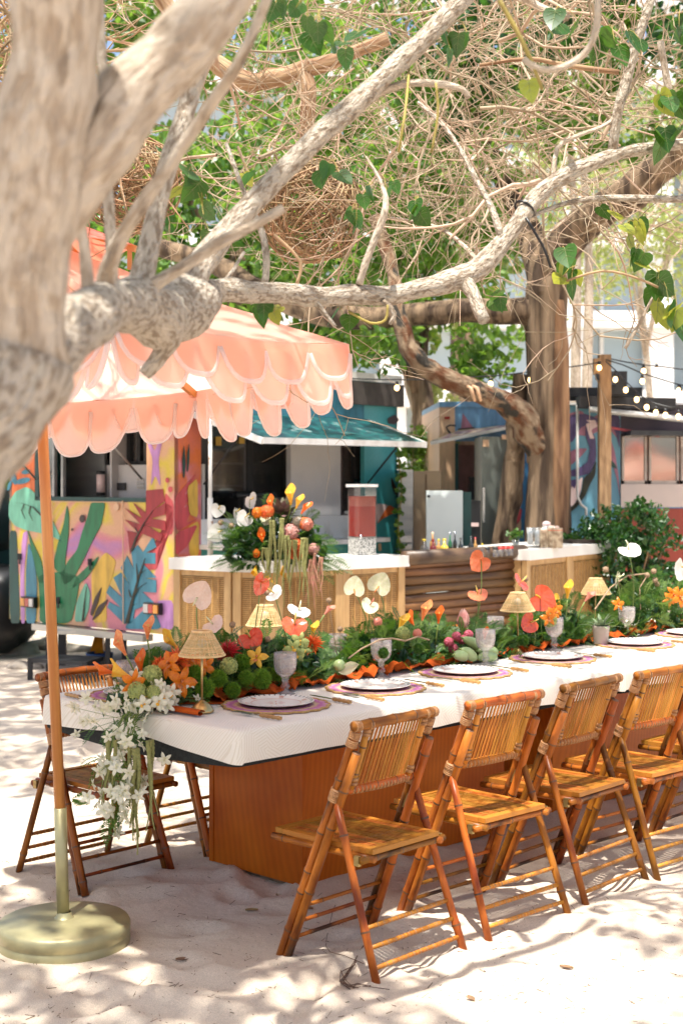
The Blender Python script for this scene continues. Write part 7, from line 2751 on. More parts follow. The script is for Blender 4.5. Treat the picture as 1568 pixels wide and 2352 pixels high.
for i, (ax, ay, bx, by, v, lab) in enumerate([(1062, 1466, 1120, 1500, .52, 'long green gourd on top of the little heap'), (1058, 1492, 1092, 1516, .46, 'short green gourd at the front of the heap'), (1042, 1505, 1072, 1512, .46, 'small pale green gourd end-on at the left of the heap'),
                                              (1096, 1496, 1142, 1500, .50, 'green gourd behind the goblet stem'), (1096, 1512, 1140, 1511, .46, 'green gourd lying flat at the right of the heap')]):
    a, b = PT(ax, ay, v), PT(bx, by, v)
    a.z = max(a.z, TZ + .025); b.z = max(b.z, TZ + .022)
    t = thing('green_gourd', lab, 'gourd', (a + b) / 2, 0, 'green gourds heaped on the runner')
    mb = MB(); n = 9
    mb.tube([a.lerp(b, k / (n - 1)) + Vector((0, 0, .006 * math.sin(math.pi * k / (n - 1)))) for k in range(n)], [.006, .015, .020, .0225, .0235, .024, .023, .018, .006], 12); mb.build('body', M['gourd'], t)
    mb = MB(); d = (a - b).normalized(); mb.tube([a, a + d * .012], [.005, .004], 6); mb.build('stalk_end', M['stalk'], t)

# ---- mound 3: round the middle lamp
m3 = mound('flower_mound', 'flower mound in the sun with large glossy coral anthuriums beside the middle lamp', 1150, 1350, .58, .88,
           [(1150, 1480), (1190, 1440), (1240, 1405), (1300, 1390), (1350, 1420)], 380, 230, 131, lt=.4)
A(m3, 1245, 1376, .60, .118, (-.05, -1.1, .2), 'a_coral', (1245, 1480), 'large glossy coral anthurium facing the camera', 'c_yellow')
A(m3, 1195, 1340, .66, .09, (-.9, .8, .3), 'a_coral', (1225, 1450), 'coral anthurium seen from the side above the lamp', 'spadix')
A(m3, 1213, 1432, .55, .09, (-.3, 1.1, .2), 'a_coral', (1225, 1480), 'coral anthurium low beside the lamp stem', 'spadix')
C(m3, 1302, 1375, .66, .085, (0, .1, .3), 'c_yellow', (1300, 1440), None, 'tall yellow calla lily')
C(m3, 1342, 1382, .62, .07, (-.1, .75, .2), 'c_pink', (1325, 1430), None, 'deep pink calla lily')
C(m3, 1290, 1395, .66, .07, (-.4, -.5, .2), 'c_yellow', (1290, 1450))
for px, py, v in ((1268, 1412, .55), (1275, 1400, .62), (1258, 1420, .5)):
    orchid(m3, PT(px, py, v), .065, (-.2, R.uniform(-1, 1), .3), 'o_orange')
ball_flower(m3, 'hydrangea', 'flor', 'hydrangea', PT(1262, 1425, .52), .03)
ball_flower(m3, 'dried_pod', 'pod', 'pod', PT(1206, 1330, .7), .016)
for px, py, v in ((1305, 1440, .5), (1330, 1455, .48), (1200, 1470, .5)):
    ball_flower(m3, 'moss_ball', 'moss', 'fern', PT(px, py, v), .028)

# ---- potted bromeliad
pt_ = thing('potted_plant', 'silvery rosette plant in a small grey pot right of the middle goblets', 'plant', PT(1379, 1470, .5).xy.to_3d() + Vector((0, 0, TZ)))
pb = Vector((pt_.location.x, pt_.location.y, TZ + .004))
mb = MB(); mb.lathe([(.0005, .002), (.030, .0), (.033, .003), (.040, .078), (.0415, .080), (.0415, .090), (.037, .090), (.036, .075), (.0005, .074)], pb, 24); mb.build('pot', M['pot'], pt_)
mb = MB()
for k in range(22):
    th = k * 2.4; el = .35 + .9 * (k / 22)
    d = Vector((math.cos(th) * math.cos(el), math.sin(th) * math.cos(el), math.sin(el))); s = d.cross(Vector((0, 0, 1))).normalized()
    L_ = R.uniform(.09, .14)
    mb.sheet(lambda u, v, d=d, s=s, L_=L_: pb + Vector((0, 0, .075)) + d * (L_ * v) + s * ((u - .5) * .026 * (1 - v) ** .6) + Vector((0, 0, -.35 * L_ * v * v)), 2, 5)
mb.build('rosette', mat('silver_green', (.30, .36, .22), (.16, .24, .10), rough=.4, scale=20, island=.2, trans=.2), pt_)

# ---- mound 4: farther table
m4 = mound('flower_mound', 'tall airy green mound with white anthuriums on the farther table at the right', 1395, 1660, .58, .88,
           [(1395, 1420), (1420, 1370), (1460, 1345), (1520, 1350), (1568, 1340), (1660, 1340)], 420, 340, 141, lt=.45, L=.14)
A(m4, 1447, 1266, .62, .110, (-1.0, -.3, .4), 'a_white', (1452, 1400), 'tall white anthurium tipped flat before the bush', 'a_cream')
A(m4, 1562, 1308, .62, .115, (.1, .4, .7), 'a_white', (1556, 1420), 'white anthurium at the right edge', 'spadix')
A(m4, 1415, 1330, .66, .085, (.2, .2, 1.2), 'a_cream', (1420, 1420), 'pale anthurium seen edge on', 'a_cream')
for px, py, v, s in ((1560, 1372, .56, .09), (1545, 1366, .6, .08), (1418, 1388, .6, .06), (1535, 1378, .6, .07)):
    orchid(m4, PT(px, py, v), s, (-.2, R.uniform(-1, 1), .3), 'o_orange')
for px, py in ((1390, 1308), (1485, 1321), (1503, 1333), (1508, 1342), (1500, 1312)):
    ball_flower(m4, 'dried_pod', 'pod', 'pod', PT(px, py, .66), .018)
mb = MB(); mb.tube([PT(1365, 1400, .66), PT(1400, 1350, .66), PT(1440, 1322, .66), PT(1480, 1318, .66)], .004, 6, False); mb.tube([PT(1470, 1400, .66), PT(1468, 1350, .66), PT(1485, 1322, .66)], .003, 6, False); mb.build('dry_vine', M['pod'], m4)
mb = MB(); pts = [PT(800, 1512, .44), PT(830, 1490, .44), PT(870, 1470, .46), PT(900, 1466, .46), PT(930, 1472, .46), PT(960, 1462, .48), PT(985, 1470, .48)]
mb.tube(pts, .0035, 6, False); mb.build('dry_vine', M['pod'], m2)

# ---- orchid cascade hanging off the table end
oc = thing('orchid_cascade', 'cascade of white orchids and amaranth tassels hanging off the table end', 'flowers', G(300, 1640, TZ))
rg_ = random.Random(77)
spine = [(395, 1590, 4.86), (360, 1610, 4.82), (320, 1625, 4.78), (290, 1655, 4.72), (275, 1720, 4.66), (270, 1790, 4.64), (262, 1880, 4.63)]


def spine_at(s):
    k = s * (len(spine) - 1); i = min(int(k), len(spine) - 2); f = k - i
    return tuple(spine[i][j] * (1 - f) + spine[i + 1][j] * f for j in range(3))


STEM_ENDS = []
for i in range(96):
    s = rg_.random() ** .85
    x, y, Y = spine_at(s)
    wd = 20 + 50 * math.sin(math.pi * min(1, .15 + .8 * s))
    x += rg_.gauss(0, .75) * wd; y += rg_.gauss(0, 34)
    Y += rg_.uniform(-.07, .05)
    c0 = P(x, y, Y)
    if c0.y > 4.72 and c0.z < TZ + .03:
        c0.z = TZ + .03
    orchid(oc, c0, rg_.uniform(.032, .050), (rg_.gauss(-.1, .5), rg_.uniform(-3, 3), rg_.gauss(.0, .7)), 'o_white', 'a_cream', 'white_orchid')
    STEM_ENDS.append((c0, s))
mb = MB()
for k in range(9):
    ofs = rg_.uniform(-40, 40)
    pts = [P(spine_at(s)[0] + ofs * s, spine_at(s)[1], spine_at(s)[2] + .01) for s in (0, .15, .3, .45, .6, .75, .95)]
    mb.tube(pts, .0018, 5, False)
for c0, s in STEM_ENDS[::2]:
    x, y, Y = spine_at(max(0, s - .1)); mb.tube([P(x, y, Y), c0], .001, 4, False)
mb.build('stems', M['stalk'], oc)
f = np.array([tuple(P(spine_at(s)[0] + rg_.gauss(0, 26), spine_at(s)[1] + rg_.gauss(0, 14), spine_at(s)[2] + .03)) for s in [rg_.random() for _ in range(46)]])
fronds('fern_fronds', oc, f, np.array([(rg_.gauss(-.1, .5), rg_.gauss(-.2, .2), rg_.gauss(-.5, .5)) for _ in f]), .085, M['fern'], 151)
o = leaf_cloud('broad_leaves', np.array([tuple(P(rg_.gauss(285, 22), rg_.uniform(1600, 1660), 4.84)) for _ in range(26)]) * np.array([1, 1, 1]), .05, M['greens'], oc, .6, .1, .3, 0, 152); o['kind'] = 'stuff'


def tassel(parent, top, length, r_, m, seed, strands=1, sway=.02):
    rr = random.Random(seed)
    mb = MB()
    for k in range(strands):
        L_ = length * (1 if k == 0 else rr.uniform(.5, .95))
        p = Vector(top) + Vector((rr.gauss(0, .012), rr.gauss(0, .012), 0)) * (k > 0)
        n = 48
        pts, rad = [], []
        sx, sy = rr.gauss(0, sway), rr.gauss(0, sway)
        for i in range(n + 1):
            s = i / n
            pts.append(p + Vector((sx * s * s + .005 * math.sin(s * 7 + k * 2 + seed), sy * s, -L_ * s)))
            rad.append(max(.0012, r_ * (1 - .75 * s) * (1 + .12 * (1 if i % 2 else -1)) * rr.uniform(.85, 1.15)))
        mb.tube(pts, rad, 7, True, .2)
    return mb.build('amaranth_tassel', m, parent)


tassel(oc, P(262, 1700, 4.64), .31, .0075, M['amaranth'], 1, 3, .015)
tassel(oc, P(310, 1720, 4.62), .345, .0085, M['amaranth'], 2, 6, .015)
tassel(oc, P(346, 1700, 4.62), .30, .007, M['amaranth'], 3, 3, .015)
for px, py, Y in ((377, 1601, 4.76), (395, 1590, 4.8), (365, 1612, 4.74), (340, 1600, 4.8), (330, 1618, 4.72)):
    orchid(oc, P(px, py, Y), .054, (R.gauss(-.2, .2), R.uniform(-2, 2), R.gauss(.1, .3)), 'o_white', 'c_yellow', 'white_orchid')

# ================================================================== arrangement on the left counter
ca = thing('counter_flowers', 'big flower arrangement with trailing amaranth standing on the left bar counter', 'flowers', Vector((P(640, 0, 8.95).x, 8.95, BZ)))
rg2 = np.random.default_rng(161)


def cblob(n, cx, cy, rx, ry, Y, dY):
    out = []
    while len(out) < n:
        u, v = rg2.uniform(-1, 1, 2)
        if u * u + v * v < 1:
            p = P(cx + u * rx, cy + v * ry, Y + rg2.uniform(-dY, dY)); out.append(tuple(p))
    return np.array(out)


for args, n in (((635, 1235, 100, 60, 8.85, .14), 520), ((570, 1265, 55, 45, 8.72, .08), 190), ((700, 1265, 50, 40, 8.75, .08), 170)):
    o = leaf_cloud('broad_leaves', cblob(n, *args), .062, M['greens'], ca, .55, .12, .3, 0, int(args[0])); o['kind'] = 'stuff'
f = np.concatenate([cblob(50, 560, 1255, 50, 45, 8.72, .08), cblob(40, 720, 1270, 40, 35, 8.75, .08), cblob(24, 640, 1230, 80, 50, 8.8, .1)])
d = f - np.array([ca.location.x, 8.95, 1.05]); d += rg2.normal(size=d.shape) * .08
fronds('fern_fronds', ca, f, d, .15, M['fern'], 171)
mb = MB(); rc = P(650, 1185, 8.74)
for k in range(26):
    th = k * 2.4; el = .15 + 1.2 * (k / 26)
    d = Vector((math.cos(th) * math.cos(el), math.sin(th) * math.cos(el) - .25, math.sin(el))).normalized(); s = d.cross(Vector((0, 0.2, 1))).normalized()
    mb.sheet(lambda u, v, d=d, s=s: rc + d * (.15 * v) + s * ((u - .5) * .045 * math.sin(math.pi * (.2 + .75 * v))) + Vector((0, 0, -.03 * v * v)), 2, 4)
mb.build('purple_rosette', M['bromeliad'], ca)
YA = 8.72
for px, py, s, rot, mn, root in ((500, 1172, .085, (.1, .3, .3), 'a_white', (560, 1220)), (575, 1150, .10, (.3, -.6, .8), 'a_white', (575, 1210)), (560, 1192, .10, (-.2, .7, .2), 'a_white', (590, 1220)), (497, 1225, .11, (.1, 1.0, .2), 'a_white', (560, 1235)), (540, 1178, .07, (.1, .2, 1.3), 'a_white', (575, 1220)), (610, 1195, .07, (-.5, .3, .2), 'a_cream', (620, 1230))):
    anthurium(ca, px, py, .5, s, rot, mn, root, None, 'spadix', YA)
for px, py, s, rot, mn, root in ((668, 1160, .12, (0, -.05, .5), 'c_yellow', (655, 1200)), (680, 1168, .09, (0, .35, .3), 'c_yellow', (665, 1200)), (692, 1180, .09, (0, .6, .2), 'c_orange', (675, 1205)), (625, 1172, .09, (0, -.2, .3), 'c_orange', (635, 1205)), (603, 1245, .09, (.5, -.5, .6), 'c_orange', (625, 1240)), (588, 1300, .10, (2.3, .3, .2), 'c_yellow', (620, 1260)), (650, 1300, .09, (2.6, .1, .2), 'c_yellow', (640, 1250)), (612, 1312, .10, (2.5, -.2, .2), 'c_yellow', (630, 1260)), (590, 1278, .08, (1.2, -.5, .2), 'c_orange', (625, 1250))):
    calla(ca, px, py, .5, s, rot, mn, root, YA - .06)
for px, py, r_, kind, mn in ((614, 1176, .042, 'flor', 'pin_orange'), (592, 1178, .034, 'flor', 'o_orange'), (698, 1203, .036, 'flor', 'pin_orange'), (703, 1205, .04, 'flor', 'c_pink'), (668, 1222, .05, 'flor', 'king_pink'), (659, 1250, .045, 'moss', 'moss'), (678, 1270, .05, 'pin', 'pin_orange'), (676, 1255, .05, 'pin', 'pin_orange'), (720, 1262, .035, 'flor', 'king_pink'), (685, 1200, .035, 'flor', 'bromeliad')):
    ball_flower(ca, 'moss_ball' if kind == 'moss' else 'round_bloom', kind, mn, P(px, py, YA - .07), r_)
for px, py in ((507, 1200), (531, 1208), (538, 1242)):
    ball_flower(ca, 'dried_pod', 'pod', 'pod', P(px, py, YA), .022)
for i, (px, py, L_, r_, pink) in enumerate(((630, 1195, .50, .013, 0), (645, 1190, .42, .013, 0), (655, 1230, .44, .011, 0), (665, 1240, .42, .010, 0), (700, 1235, .42, .012, 0), (697, 1245, .30, .012, 0), (612, 1258, .26, .013, 0), (675, 1240, .30, .010, 0), (722, 1270, .34, .011, 1), (735, 1280, .26, .009, 1), (715, 1285, .28, .010, 1))):
    tassel(ca, P(px, py, YA - .14), L_, r_ * .72, M['amaranth_pink' if pink else 'amaranth'], 30 + i, 4, .02)

# ------------------------------------------------------------------ drink dispenser
dd = thing('drink_dispenser', 'square clear drink dispenser two thirds full of red juice on a patterned stand', 'dispenser', Vector((P(831, 0, 9.35).x, 9.35, BZ)))
q = Vector((P(831, 0, 9.35).x, 9.35, BZ)); W = .165
rz = .55
mb = MB(); mb.box(q + Vector((0, 0, .058)), (W * .80, W * .80, .116), rz); mb.build('patterned_stand', None or mat('tile_pattern', (.50, .48, .44), (.13, .13, .12), rough=.5, scale=130, lo=.44, hi=.54, detail=0), dd, False)
mb = MB(); mb.box(q + Vector((0, 0, .118)), (W * .84, W * .84, .006), rz); mb.build('base_plate', M['clear_glass'], dd, False)
mb = MB(); mb.box(q + Vector((0, 0, .222)), (W * .76, W * .76, .198), rz); mb.build('juice', mat('juice', (.36, .022, .010), (.28, .014, .006), rough=.5, scale=4, spec=.1), dd, False)
mb = MB(); mb.box(q + Vector((0, 0, .354)), (W * .76, W * .76, .065), rz); mb.build('juice_foam', mat('juice_foam', (.36, .07, .035), (.28, .04, .02), rough=.6, scale=20), dd, False)
mb = MB(); mb.box(q + Vector((0, 0, .285)), (W * .83, W * .83, .328), rz); mb.build('tank', glass_mat('tank_glass', (.97, .97, .97), .015, .05), dd, False)
mb = MB(); mb.box(q + Vector((0, 0, .456)), (W * .93, W * .93, .018), rz); mb.build('lid', M['white_metal'], dd, False)
mb = MB(); mb.tube([q + Vector((-.01, -.115, .135)), q + Vector((-.01, -.145, .135)), q + Vector((-.01, -.15, .115))], .008, 8); mb.build('tap', M['chrome'], dd)
# ================================================================== bottles and glassware on the log and right counters
M['b_yellow'] = mat('b_yellow', (.75, .52, .05), rough=.15, scale=3, coat=.6)
M['b_red'] = mat('b_red', (.40, .03, .02), rough=.15, scale=3, coat=.6)
M['b_green'] = mat('b_green', (.02, .13, .05), rough=.12, scale=3, coat=.6)
M['b_dark'] = mat('b_dark', (.018, .02, .016), rough=.12, scale=3, coat=.6)
M['b_amber'] = mat('b_amber', (.42, .22, .06), rough=.15, scale=3, coat=.6)
M['cap_red'] = mat('cap_red', (.50, .03, .02), rough=.4)
M['cap_yellow'] = mat('cap_yellow', (.78, .55, .02), rough=.4)
DECK = .981


def bottle(px, Y, ytop, wpx, body, cap, label, kind='bottle', neck=.35, base=None):
    base = DECK if base is None else base
    p = P(px, 0, Y); h = P(0, ytop, Y).z - base; r_ = wpx * Y / F / 2
    t = thing(kind, label, kind, (p.x, p.y, base), 0, 'bottles along the log counter')
    c = Vector((p.x, p.y, base))
    s = h * (1 - neck)
    mb = MB(); mb.lathe([(.0005, .0), (r_, 0), (r_, s * .8), (r_ * .85, s * .93), (r_ * .36, s * 1.06), (r_ * .34, h * .93), (.0005, h * .93)], c, 14); mb.build('body', M[body], t)
    mb = MB(); mb.lathe([(r_ * .40, h * .89), (r_ * .42, h), (.0005, h)], c, 12); mb.build('cap', M[cap], t)
    if kind == 'bottle' and wpx > 9:
        mb = MB(); mb.lathe([(r_ * 1.01, s * .2), (r_ * 1.01, s * .62)], c, 14); mb.build('paper_label', M[cap if cap != 'chrome' else 'b_dark'], t)
    return t


B = [(974, 9.65, 1238, 20, 'clear_glass', 'cap_yellow', 'clear bottle with a yellow cap, leftmost on the log counter', 'bottle'),
     (993, 9.9, 1222, 14, 'b_amber', 'p_cream', 'tall bottle with a pale stopper behind the red sauce bottle', 'bottle'),
     (994, 9.6, 1238, 17, 'b_red', 'cap_red', 'squat red sauce bottle with a red cap', 'bottle'),
     (1007, 9.85, 1238, 15, 'b_amber', 'cap_yellow', 'small yellow-capped bottle between the red sauce and the juice', 'bottle'),
     (1020, 9.7, 1237, 20, 'b_yellow', 'cap_yellow', 'round bottle of bright yellow juice', 'bottle'),
     (1033, 9.75, 1222, 10, 'b_green', 'chrome', 'slim green bottle with a steel pourer', 'bottle'),
     (1044, 9.8, 1221, 10, 'b_dark', 'chrome', 'slim nearly black bottle with a steel pourer', 'bottle'),
     (1057, 9.75, 1235, 12, 'b_dark', 'b_dark', 'short dark bottle right of the two pourers', 'bottle'),
     (1081, 9.85, 1232, 14, 'b_dark', 'b_dark', 'dark brown sauce bottle left of the red-labelled one', 'bottle'),
     (1091, 9.95, 1234, 11, 'b_amber', 'cap_red', 'bottle with a red neck label', 'bottle'),
     (1107, 9.8, 1248, 9, 'clear_glass', 'cap_yellow', 'little shaker with a yellow cap', 'shaker')]
for a in B:
    bottle(*a)
for i, (px, Y) in enumerate(((1069, 9.85), (1118, 9.85), (1126, 9.95), (1137, 9.85), (1149, 9.9), (1161, 9.95), (1172, 9.98))):
    t = thing('jar', f'small {"red" if i > 3 else "dark"} lidded jar, {["beside the short dark bottle", "right of the little shaker", "behind the dark jars", "in the middle of the jar row", "left of the pair of red lids", "right of the pair of red lids", "last before the leafy glass"][i]}', 'jar', (P(px, 0, Y).x, Y, DECK), 0, 'jars along the log counter')
    c = Vector((P(px, 0, Y).x, Y, DECK))
    mb = MB(); mb.lathe([(.0005, 0), (.018, 0), (.019, .05), (.0005, .05)], c, 12); mb.build('body', M['clear_glass'], t)
    mb = MB(); mb.lathe([(.020, .05), (.020, .066), (.0005, .067)], c, 12); mb.build('lid', M['cap_red'] if i > 3 else M['b_dark'], t)
RB_ = BZ
tr_ = thing('serving_tray', 'white oval tray lying at the left end of the right counter', 'tray', P(1195, 1250, 10.5).xy.to_3d() + Vector((0, 0, RB_)))
mb = MB(); mb.lathe([(.0005, .002), (.16, .002), (.18, .014), (.175, .016), (.155, .006), (.0005, .006)], tr_.location.copy(), 32); mb.build('dish', M['china'], tr_)
for i, px in enumerate((1217, 1233)):
    t = thing('tall_glass', ['tall clear ribbed glass, left of the pair on the right counter', 'tall clear ribbed glass, right of the pair beside the basket'][i], 'glass', (P(px, 0, 10.35).x, 10.35, RB_), 0, 'tall glasses on the right counter')
    c = Vector((P(px, 0, 10.35).x, 10.35, RB_ + .001))
    mb = MB(); mb.lathe([(.0005, .002), (.024, .0), (.026, .01), (.021, .045), (.025, .09), (.029, .145), (.027, .145), (.023, .09), (.019, .045), (.0005, .02)], c, 18); mb.build('wall', M['clear_glass'], t)
    mb = MB(); mb.lathe([(.0005, .02), (.019, .02), (.022, .09), (.024, .125), (.0005, .125)], c, 14); mb.build('ice_water', mat('ice', (.72, .74, .74), (.6, .62, .63), rough=.3, scale=60), t)
t = thing('glass_jar', 'clear jar holding crumpled white paper behind the birch basket', 'jar', (P(1254, 0, 10.55).x, 10.55, RB_))
c = t.location.copy()
mb = MB(); mb.lathe([(.0005, .001), (.030, .001), (.031, .155), (.029, .155), (.028, .005)], c, 16); mb.build('wall', M['clear_glass'], t)
mb = MB(); mb.ball(c + Vector((0, 0, .165)), .032, 9, 6, (1, 1, .7)); mb.build('paper', M['p_white'], t)
birch = mat('birch', (.55, .44, .30), (.26, .18, .11), rough=.9, scale=26, lo=.4, hi=.6, bump=.8)
for (px, Y, w, h, lab) in ((1248, 10.35, .062, .14, 'slim birch-bark holder left of the birch basket'), (1274, 10.35, .105, .155, 'birch-bark basket of rolled napkins on the right counter')):
    t = thing('birch_basket', lab, 'basket', (P(px, 0, Y).x, Y, RB_)); c = t.location.copy()
    mb = MB(); n = 14
    for k in range(n):
        a = 2 * math.pi * k / n
        mb.box(c + Vector((w * .45 * math.cos(a), w * .45 * math.sin(a), h * .46)), (.012, w * .22, h * R.uniform(.85, .95)), a)
    mb.build('bark_strips', birch, t, False)
    mb = MB(); mb.tube([c + Vector((w * .49 * math.cos(a), w * .49 * math.sin(a), h * .82)) for a in [2 * math.pi * i / 16 for i in range(17)]], .004, 6, False); mb.build('rim_band', M['a_coral'], t)
    mb = MB()
    for k in range(7 if w > .1 else 3):
        q = c + Vector((R.uniform(-.3, .3) * w, R.uniform(-.3, .3) * w, h * .9)); mb.ball(q, .017, 8, 5, (1, 1, 1.3))
    mb.build('napkin_roll', M['a_blush'], t)
t = thing('plant_glass', 'leafy green sprig in a glass of water at the end of the log counter', 'plant', (P(1183, 0, 10.15).x, 10.15, DECK + .03)); c = t.location.copy()
mb = MB(); mb.lathe([(.0005, .001), (.024, .001), (.026, .075), (.024, .075), (.022, .006)], c, 16); mb.build('glass', M['clear_glass'], t)
o = leaf_cloud('leaves', clumps([tuple(c + Vector((0, 0, .115)))], .06, 60, 201), .04, M['fern'], t, .6, .1, -.2, 0, 202); o['kind'] = 'stuff'
mb = MB()
for k in range(5):
    mb.tube([c + Vector((0, 0, .01)), c + Vector((R.uniform(-.03, .03), R.uniform(-.03, .03), .12))], .002, 5, False)
mb.build('stems', M['stalk'], t)
for k in range(3):
    t = thing('round_tray', ['bottom dark round tray in the pile at the right end of the counter', 'middle dark round tray in the pile at the right end of the counter', 'top dark round tray in the pile at the right end of the counter'][k], 'tray', (P(1338, 0, 11.1).x + R.uniform(-.01, .01), 11.1, RB_ + .0005 + k * .0105), 0, 'pile of dark round trays')
    mb = MB(); mb.lathe([(.0005, .0), (.155, .0), (.165, .009), (.160, .010), (.15, .003), (.0005, .003)], t.location.copy(), 32); mb.build('disc', mat('tray_brown', (.06, .04, .03), rough=.5), t)

# ================================================================== lamp post and string lights
M['post_wood'] = mat('post_wood', (.36, .22, .11), (.20, .11, .05), rough=.8, scale=5, stretch=(8, 8, 1), detail=7, bump=.3)
lp = thing('lamp_post', 'square timber post carrying the string lights above the green bush', 'post', P(1387, 1500, 11.6).xy.to_3d())
pz = P(0, 815, 11.6).z
mb = MB(); mb.box((lp.location.x, 11.6, pz / 2), (.095, .095, pz)); mb.build('timber', M['post_wood'], lp, False)
mb = MB(); mb.box(P(1369, 842, 11.58), (.05, .06, .13)); mb.build('junction_box', M['post_wood'], lp, False)
mb = MB(); mb.box(P(1371, 866, 11.55), (.03, .03, .05)); mb.build('plug', M['black_plastic'], lp, False)
sp = thing('loudspeaker', 'dark box speaker behind the top of the lamp post', 'speaker', P(1417, 890, 12.3))
mb = MB(); mb.box(P(1415, 882, 12.2), (.15, .16, .21)); mb.build('cabinet', M['dark_inside'], sp, False)
mb = MB(); mb.box(P(1415, 882, 12.11), (.12, .01, .17)); mb.build('grille', M['black_plastic'], sp, False)
mb = MB(); mb.beam(P(1393, 880, 11.66), P(1410, 880, 12.13), .03, .03); mb.build('bracket', M['dark_frame'], sp, False)
M['bulb'] = mat('bulb', (1, .8, .5), rough=.3, emit=((1.0, .62, .25), 3.2))
mb = MB(); mb.ball((0, 0, -.030), .0195, 10, 8, (1, 1, 1.25)); BULB = mb.mesh('bulb', M['bulb'])
mb = MB(); mb.tube([(0, 0, .022), (0, 0, -.008)], [.011, .014], 8); SOCK = mb.mesh('socket', M['black_plastic'])


def lights(label, cord, bulbs, Y0, Y1):
    t = thing('string_light', label, 'string lights', P(cord[0][0], cord[0][1], Y0), 0, 'warm bulb string lights')
    xs = [c[0] for c in cord]
    yd = lambda x: Y0 + (Y1 - Y0) * (x - xs[0]) / (xs[-1] - xs[0])
    pts = [P(x, y, yd(x)) for x, y in cord]
    fine = []
    for i in range(len(pts) - 1):
        for k in range(4):
            fine.append(pts[i].lerp(pts[i + 1], k / 4))
    fine.append(pts[-1])
    mb = MB(); mb.tube(fine, .0055, 5, False); mb.build('cord', M['black_plastic'], t)
    for x, y in bulbs:
        b = place('bulb', BULB, t, P(x, y - 8, yd(x)))
        s = bpy.data.objects.new('socket', SOCK); s.parent = b; link(s)
        cy = np.interp(x, xs if xs[0] < xs[-1] else xs[::-1], [c[1] for c in cord] if xs[0] < xs[-1] else [c[1] for c in cord][::-1])
        h = P(x, y - 14, yd(x)); g_ = P(x, cy, yd(x))
        if (g_ - h).length > .02:
            mb = MB(); mb.tube([h, g_], .005, 5, False); w = mb.build('drop_wire', M['black_plastic'], b)
            w.location = w.location  # stays with its bulb
            for v in w.data.vertices:
                pass


lights('string of warm bulbs running left from the post across the fluted trunk', [(1380, 832), (1330, 840), (1250, 850), (1150, 862), (1050, 868), (960, 872), (880, 872), (760, 868), (560, 850)],
       [(1375, 844), (1294, 858), (1217, 872), (1126, 881), (1022, 890), (911, 890)], 11.5, 11.2)
lights('string of closely spaced warm bulbs drooping to the right edge from the post', [(1390, 830), (1412, 850), (1440, 880), (1470, 908), (1500, 926), (1535, 935), (1580, 936), (1680, 925)],
       [(1412, 871), (1436, 895), (1461, 917), (1484, 935), (1505, 947), (1527, 953), (1557, 956), (1600, 955)], 11.5, 11.0)
lights('upper string of warm bulbs running right from the post', [(1390, 822), (1440, 832), (1480, 838), (1520, 842), (1580, 850), (1680, 860)],
       [(1477, 852), (1507, 850)], 11.6, 11.4)
lights('middle string of warm bulbs running right from the post below the upper one', [(1390, 826), (1430, 838), (1475, 858), (1520, 872), (1560, 884), (1680, 905)],
       [(1474, 875), (1558, 896), (1562, 905)], 11.55, 11.2)

# ================================================================== under the mural trailer
st = thing('trailer_steps', 'two-tier black metal step stool under the back of the mural trailer', 'steps', G(150, 1556))
YS = 10.65
mb = MB(); a, b = P(75, 1511, YS), P(195, 1516, YS - .15)
mb.prism([P(65, 1512, 10.75), P(198, 1520, 10.45), P(240, 1508, 10.75), P(120, 1502, 11.05)], (0, 0, -.03)); mb.build('tread', M['dark_frame'], st, False)
mb = MB()
for x, y0, y1, Y in ((70, 1512, 1557, 10.75), (196, 1520, 1565, 10.45), (236, 1510, 1550, 10.75), (122, 1505, 1545, 11.05)):
    g_ = P(x, y0, Y); mb.beam(Vector((g_.x, g_.y, 0)), g_, .035, .035, (1, 0, 0))
mb.build('leg', M['dark_frame'], st, False)
mb = MB(); mb.prism([P(110, 1447, 11.0), P(250, 1452, 10.7), P(290, 1447, 11.0), P(150, 1442, 11.3)], (0, 0, -.03)); mb.build('tread', M['steel'], st, False)
mb = MB()
for x, Y in ((112, 11.0), (248, 10.72), (286, 11.0)):
    g_ = P(x, 1450, Y); mb.beam(Vector((g_.x, g_.y, 0)), Vector((g_.x, g_.y, g_.z - .02)), .035, .035, (1, 0, 0))
mb.build('leg', M['dark_frame'], st, False)
ws = thing('caution_board', 'folding orange caution board leaning under the mural trailer', 'board', G(225, 1520))
mb = MB(); mb.prism([P(207, 1500, 11.6), P(240, 1500, 11.6), P(236, 1448, 11.75), P(222, 1448, 11.75)], (0, -.02, 0)); mb.build('front_leaf', M['amber_lens'], ws, False)
mb = MB(); mb.prism([P(212, 1500, 11.95), P(245, 1500, 11.95), P(236, 1448, 11.8), P(222, 1448, 11.8)], (0, .02, 0)); mb.build('rear_leaf', M['amber_lens'], ws, False)
bt = thing('blue_tub', 'blue plastic tub on the sand under the trailer behind the steps', 'tub', G(230, 1528))
q = P(229, 1506, 11.5); q.z = 0
mb = MB(); mb.lathe([(.0005, .0), (.085, .0), (.11, .10), (.112, .115), (.105, .115), (.08, .012), (.0005, .01)], q, 20); mb.build('bowl', mat('blue_plastic', (.02, .09, .30), rough=.35), bt)
bg = thing('black_bin_bag', 'heap of black plastic bags at the left edge beside the mural trailer', 'bag', P(-10, 1480, 11.9).xy.to_3d())
mb = MB()
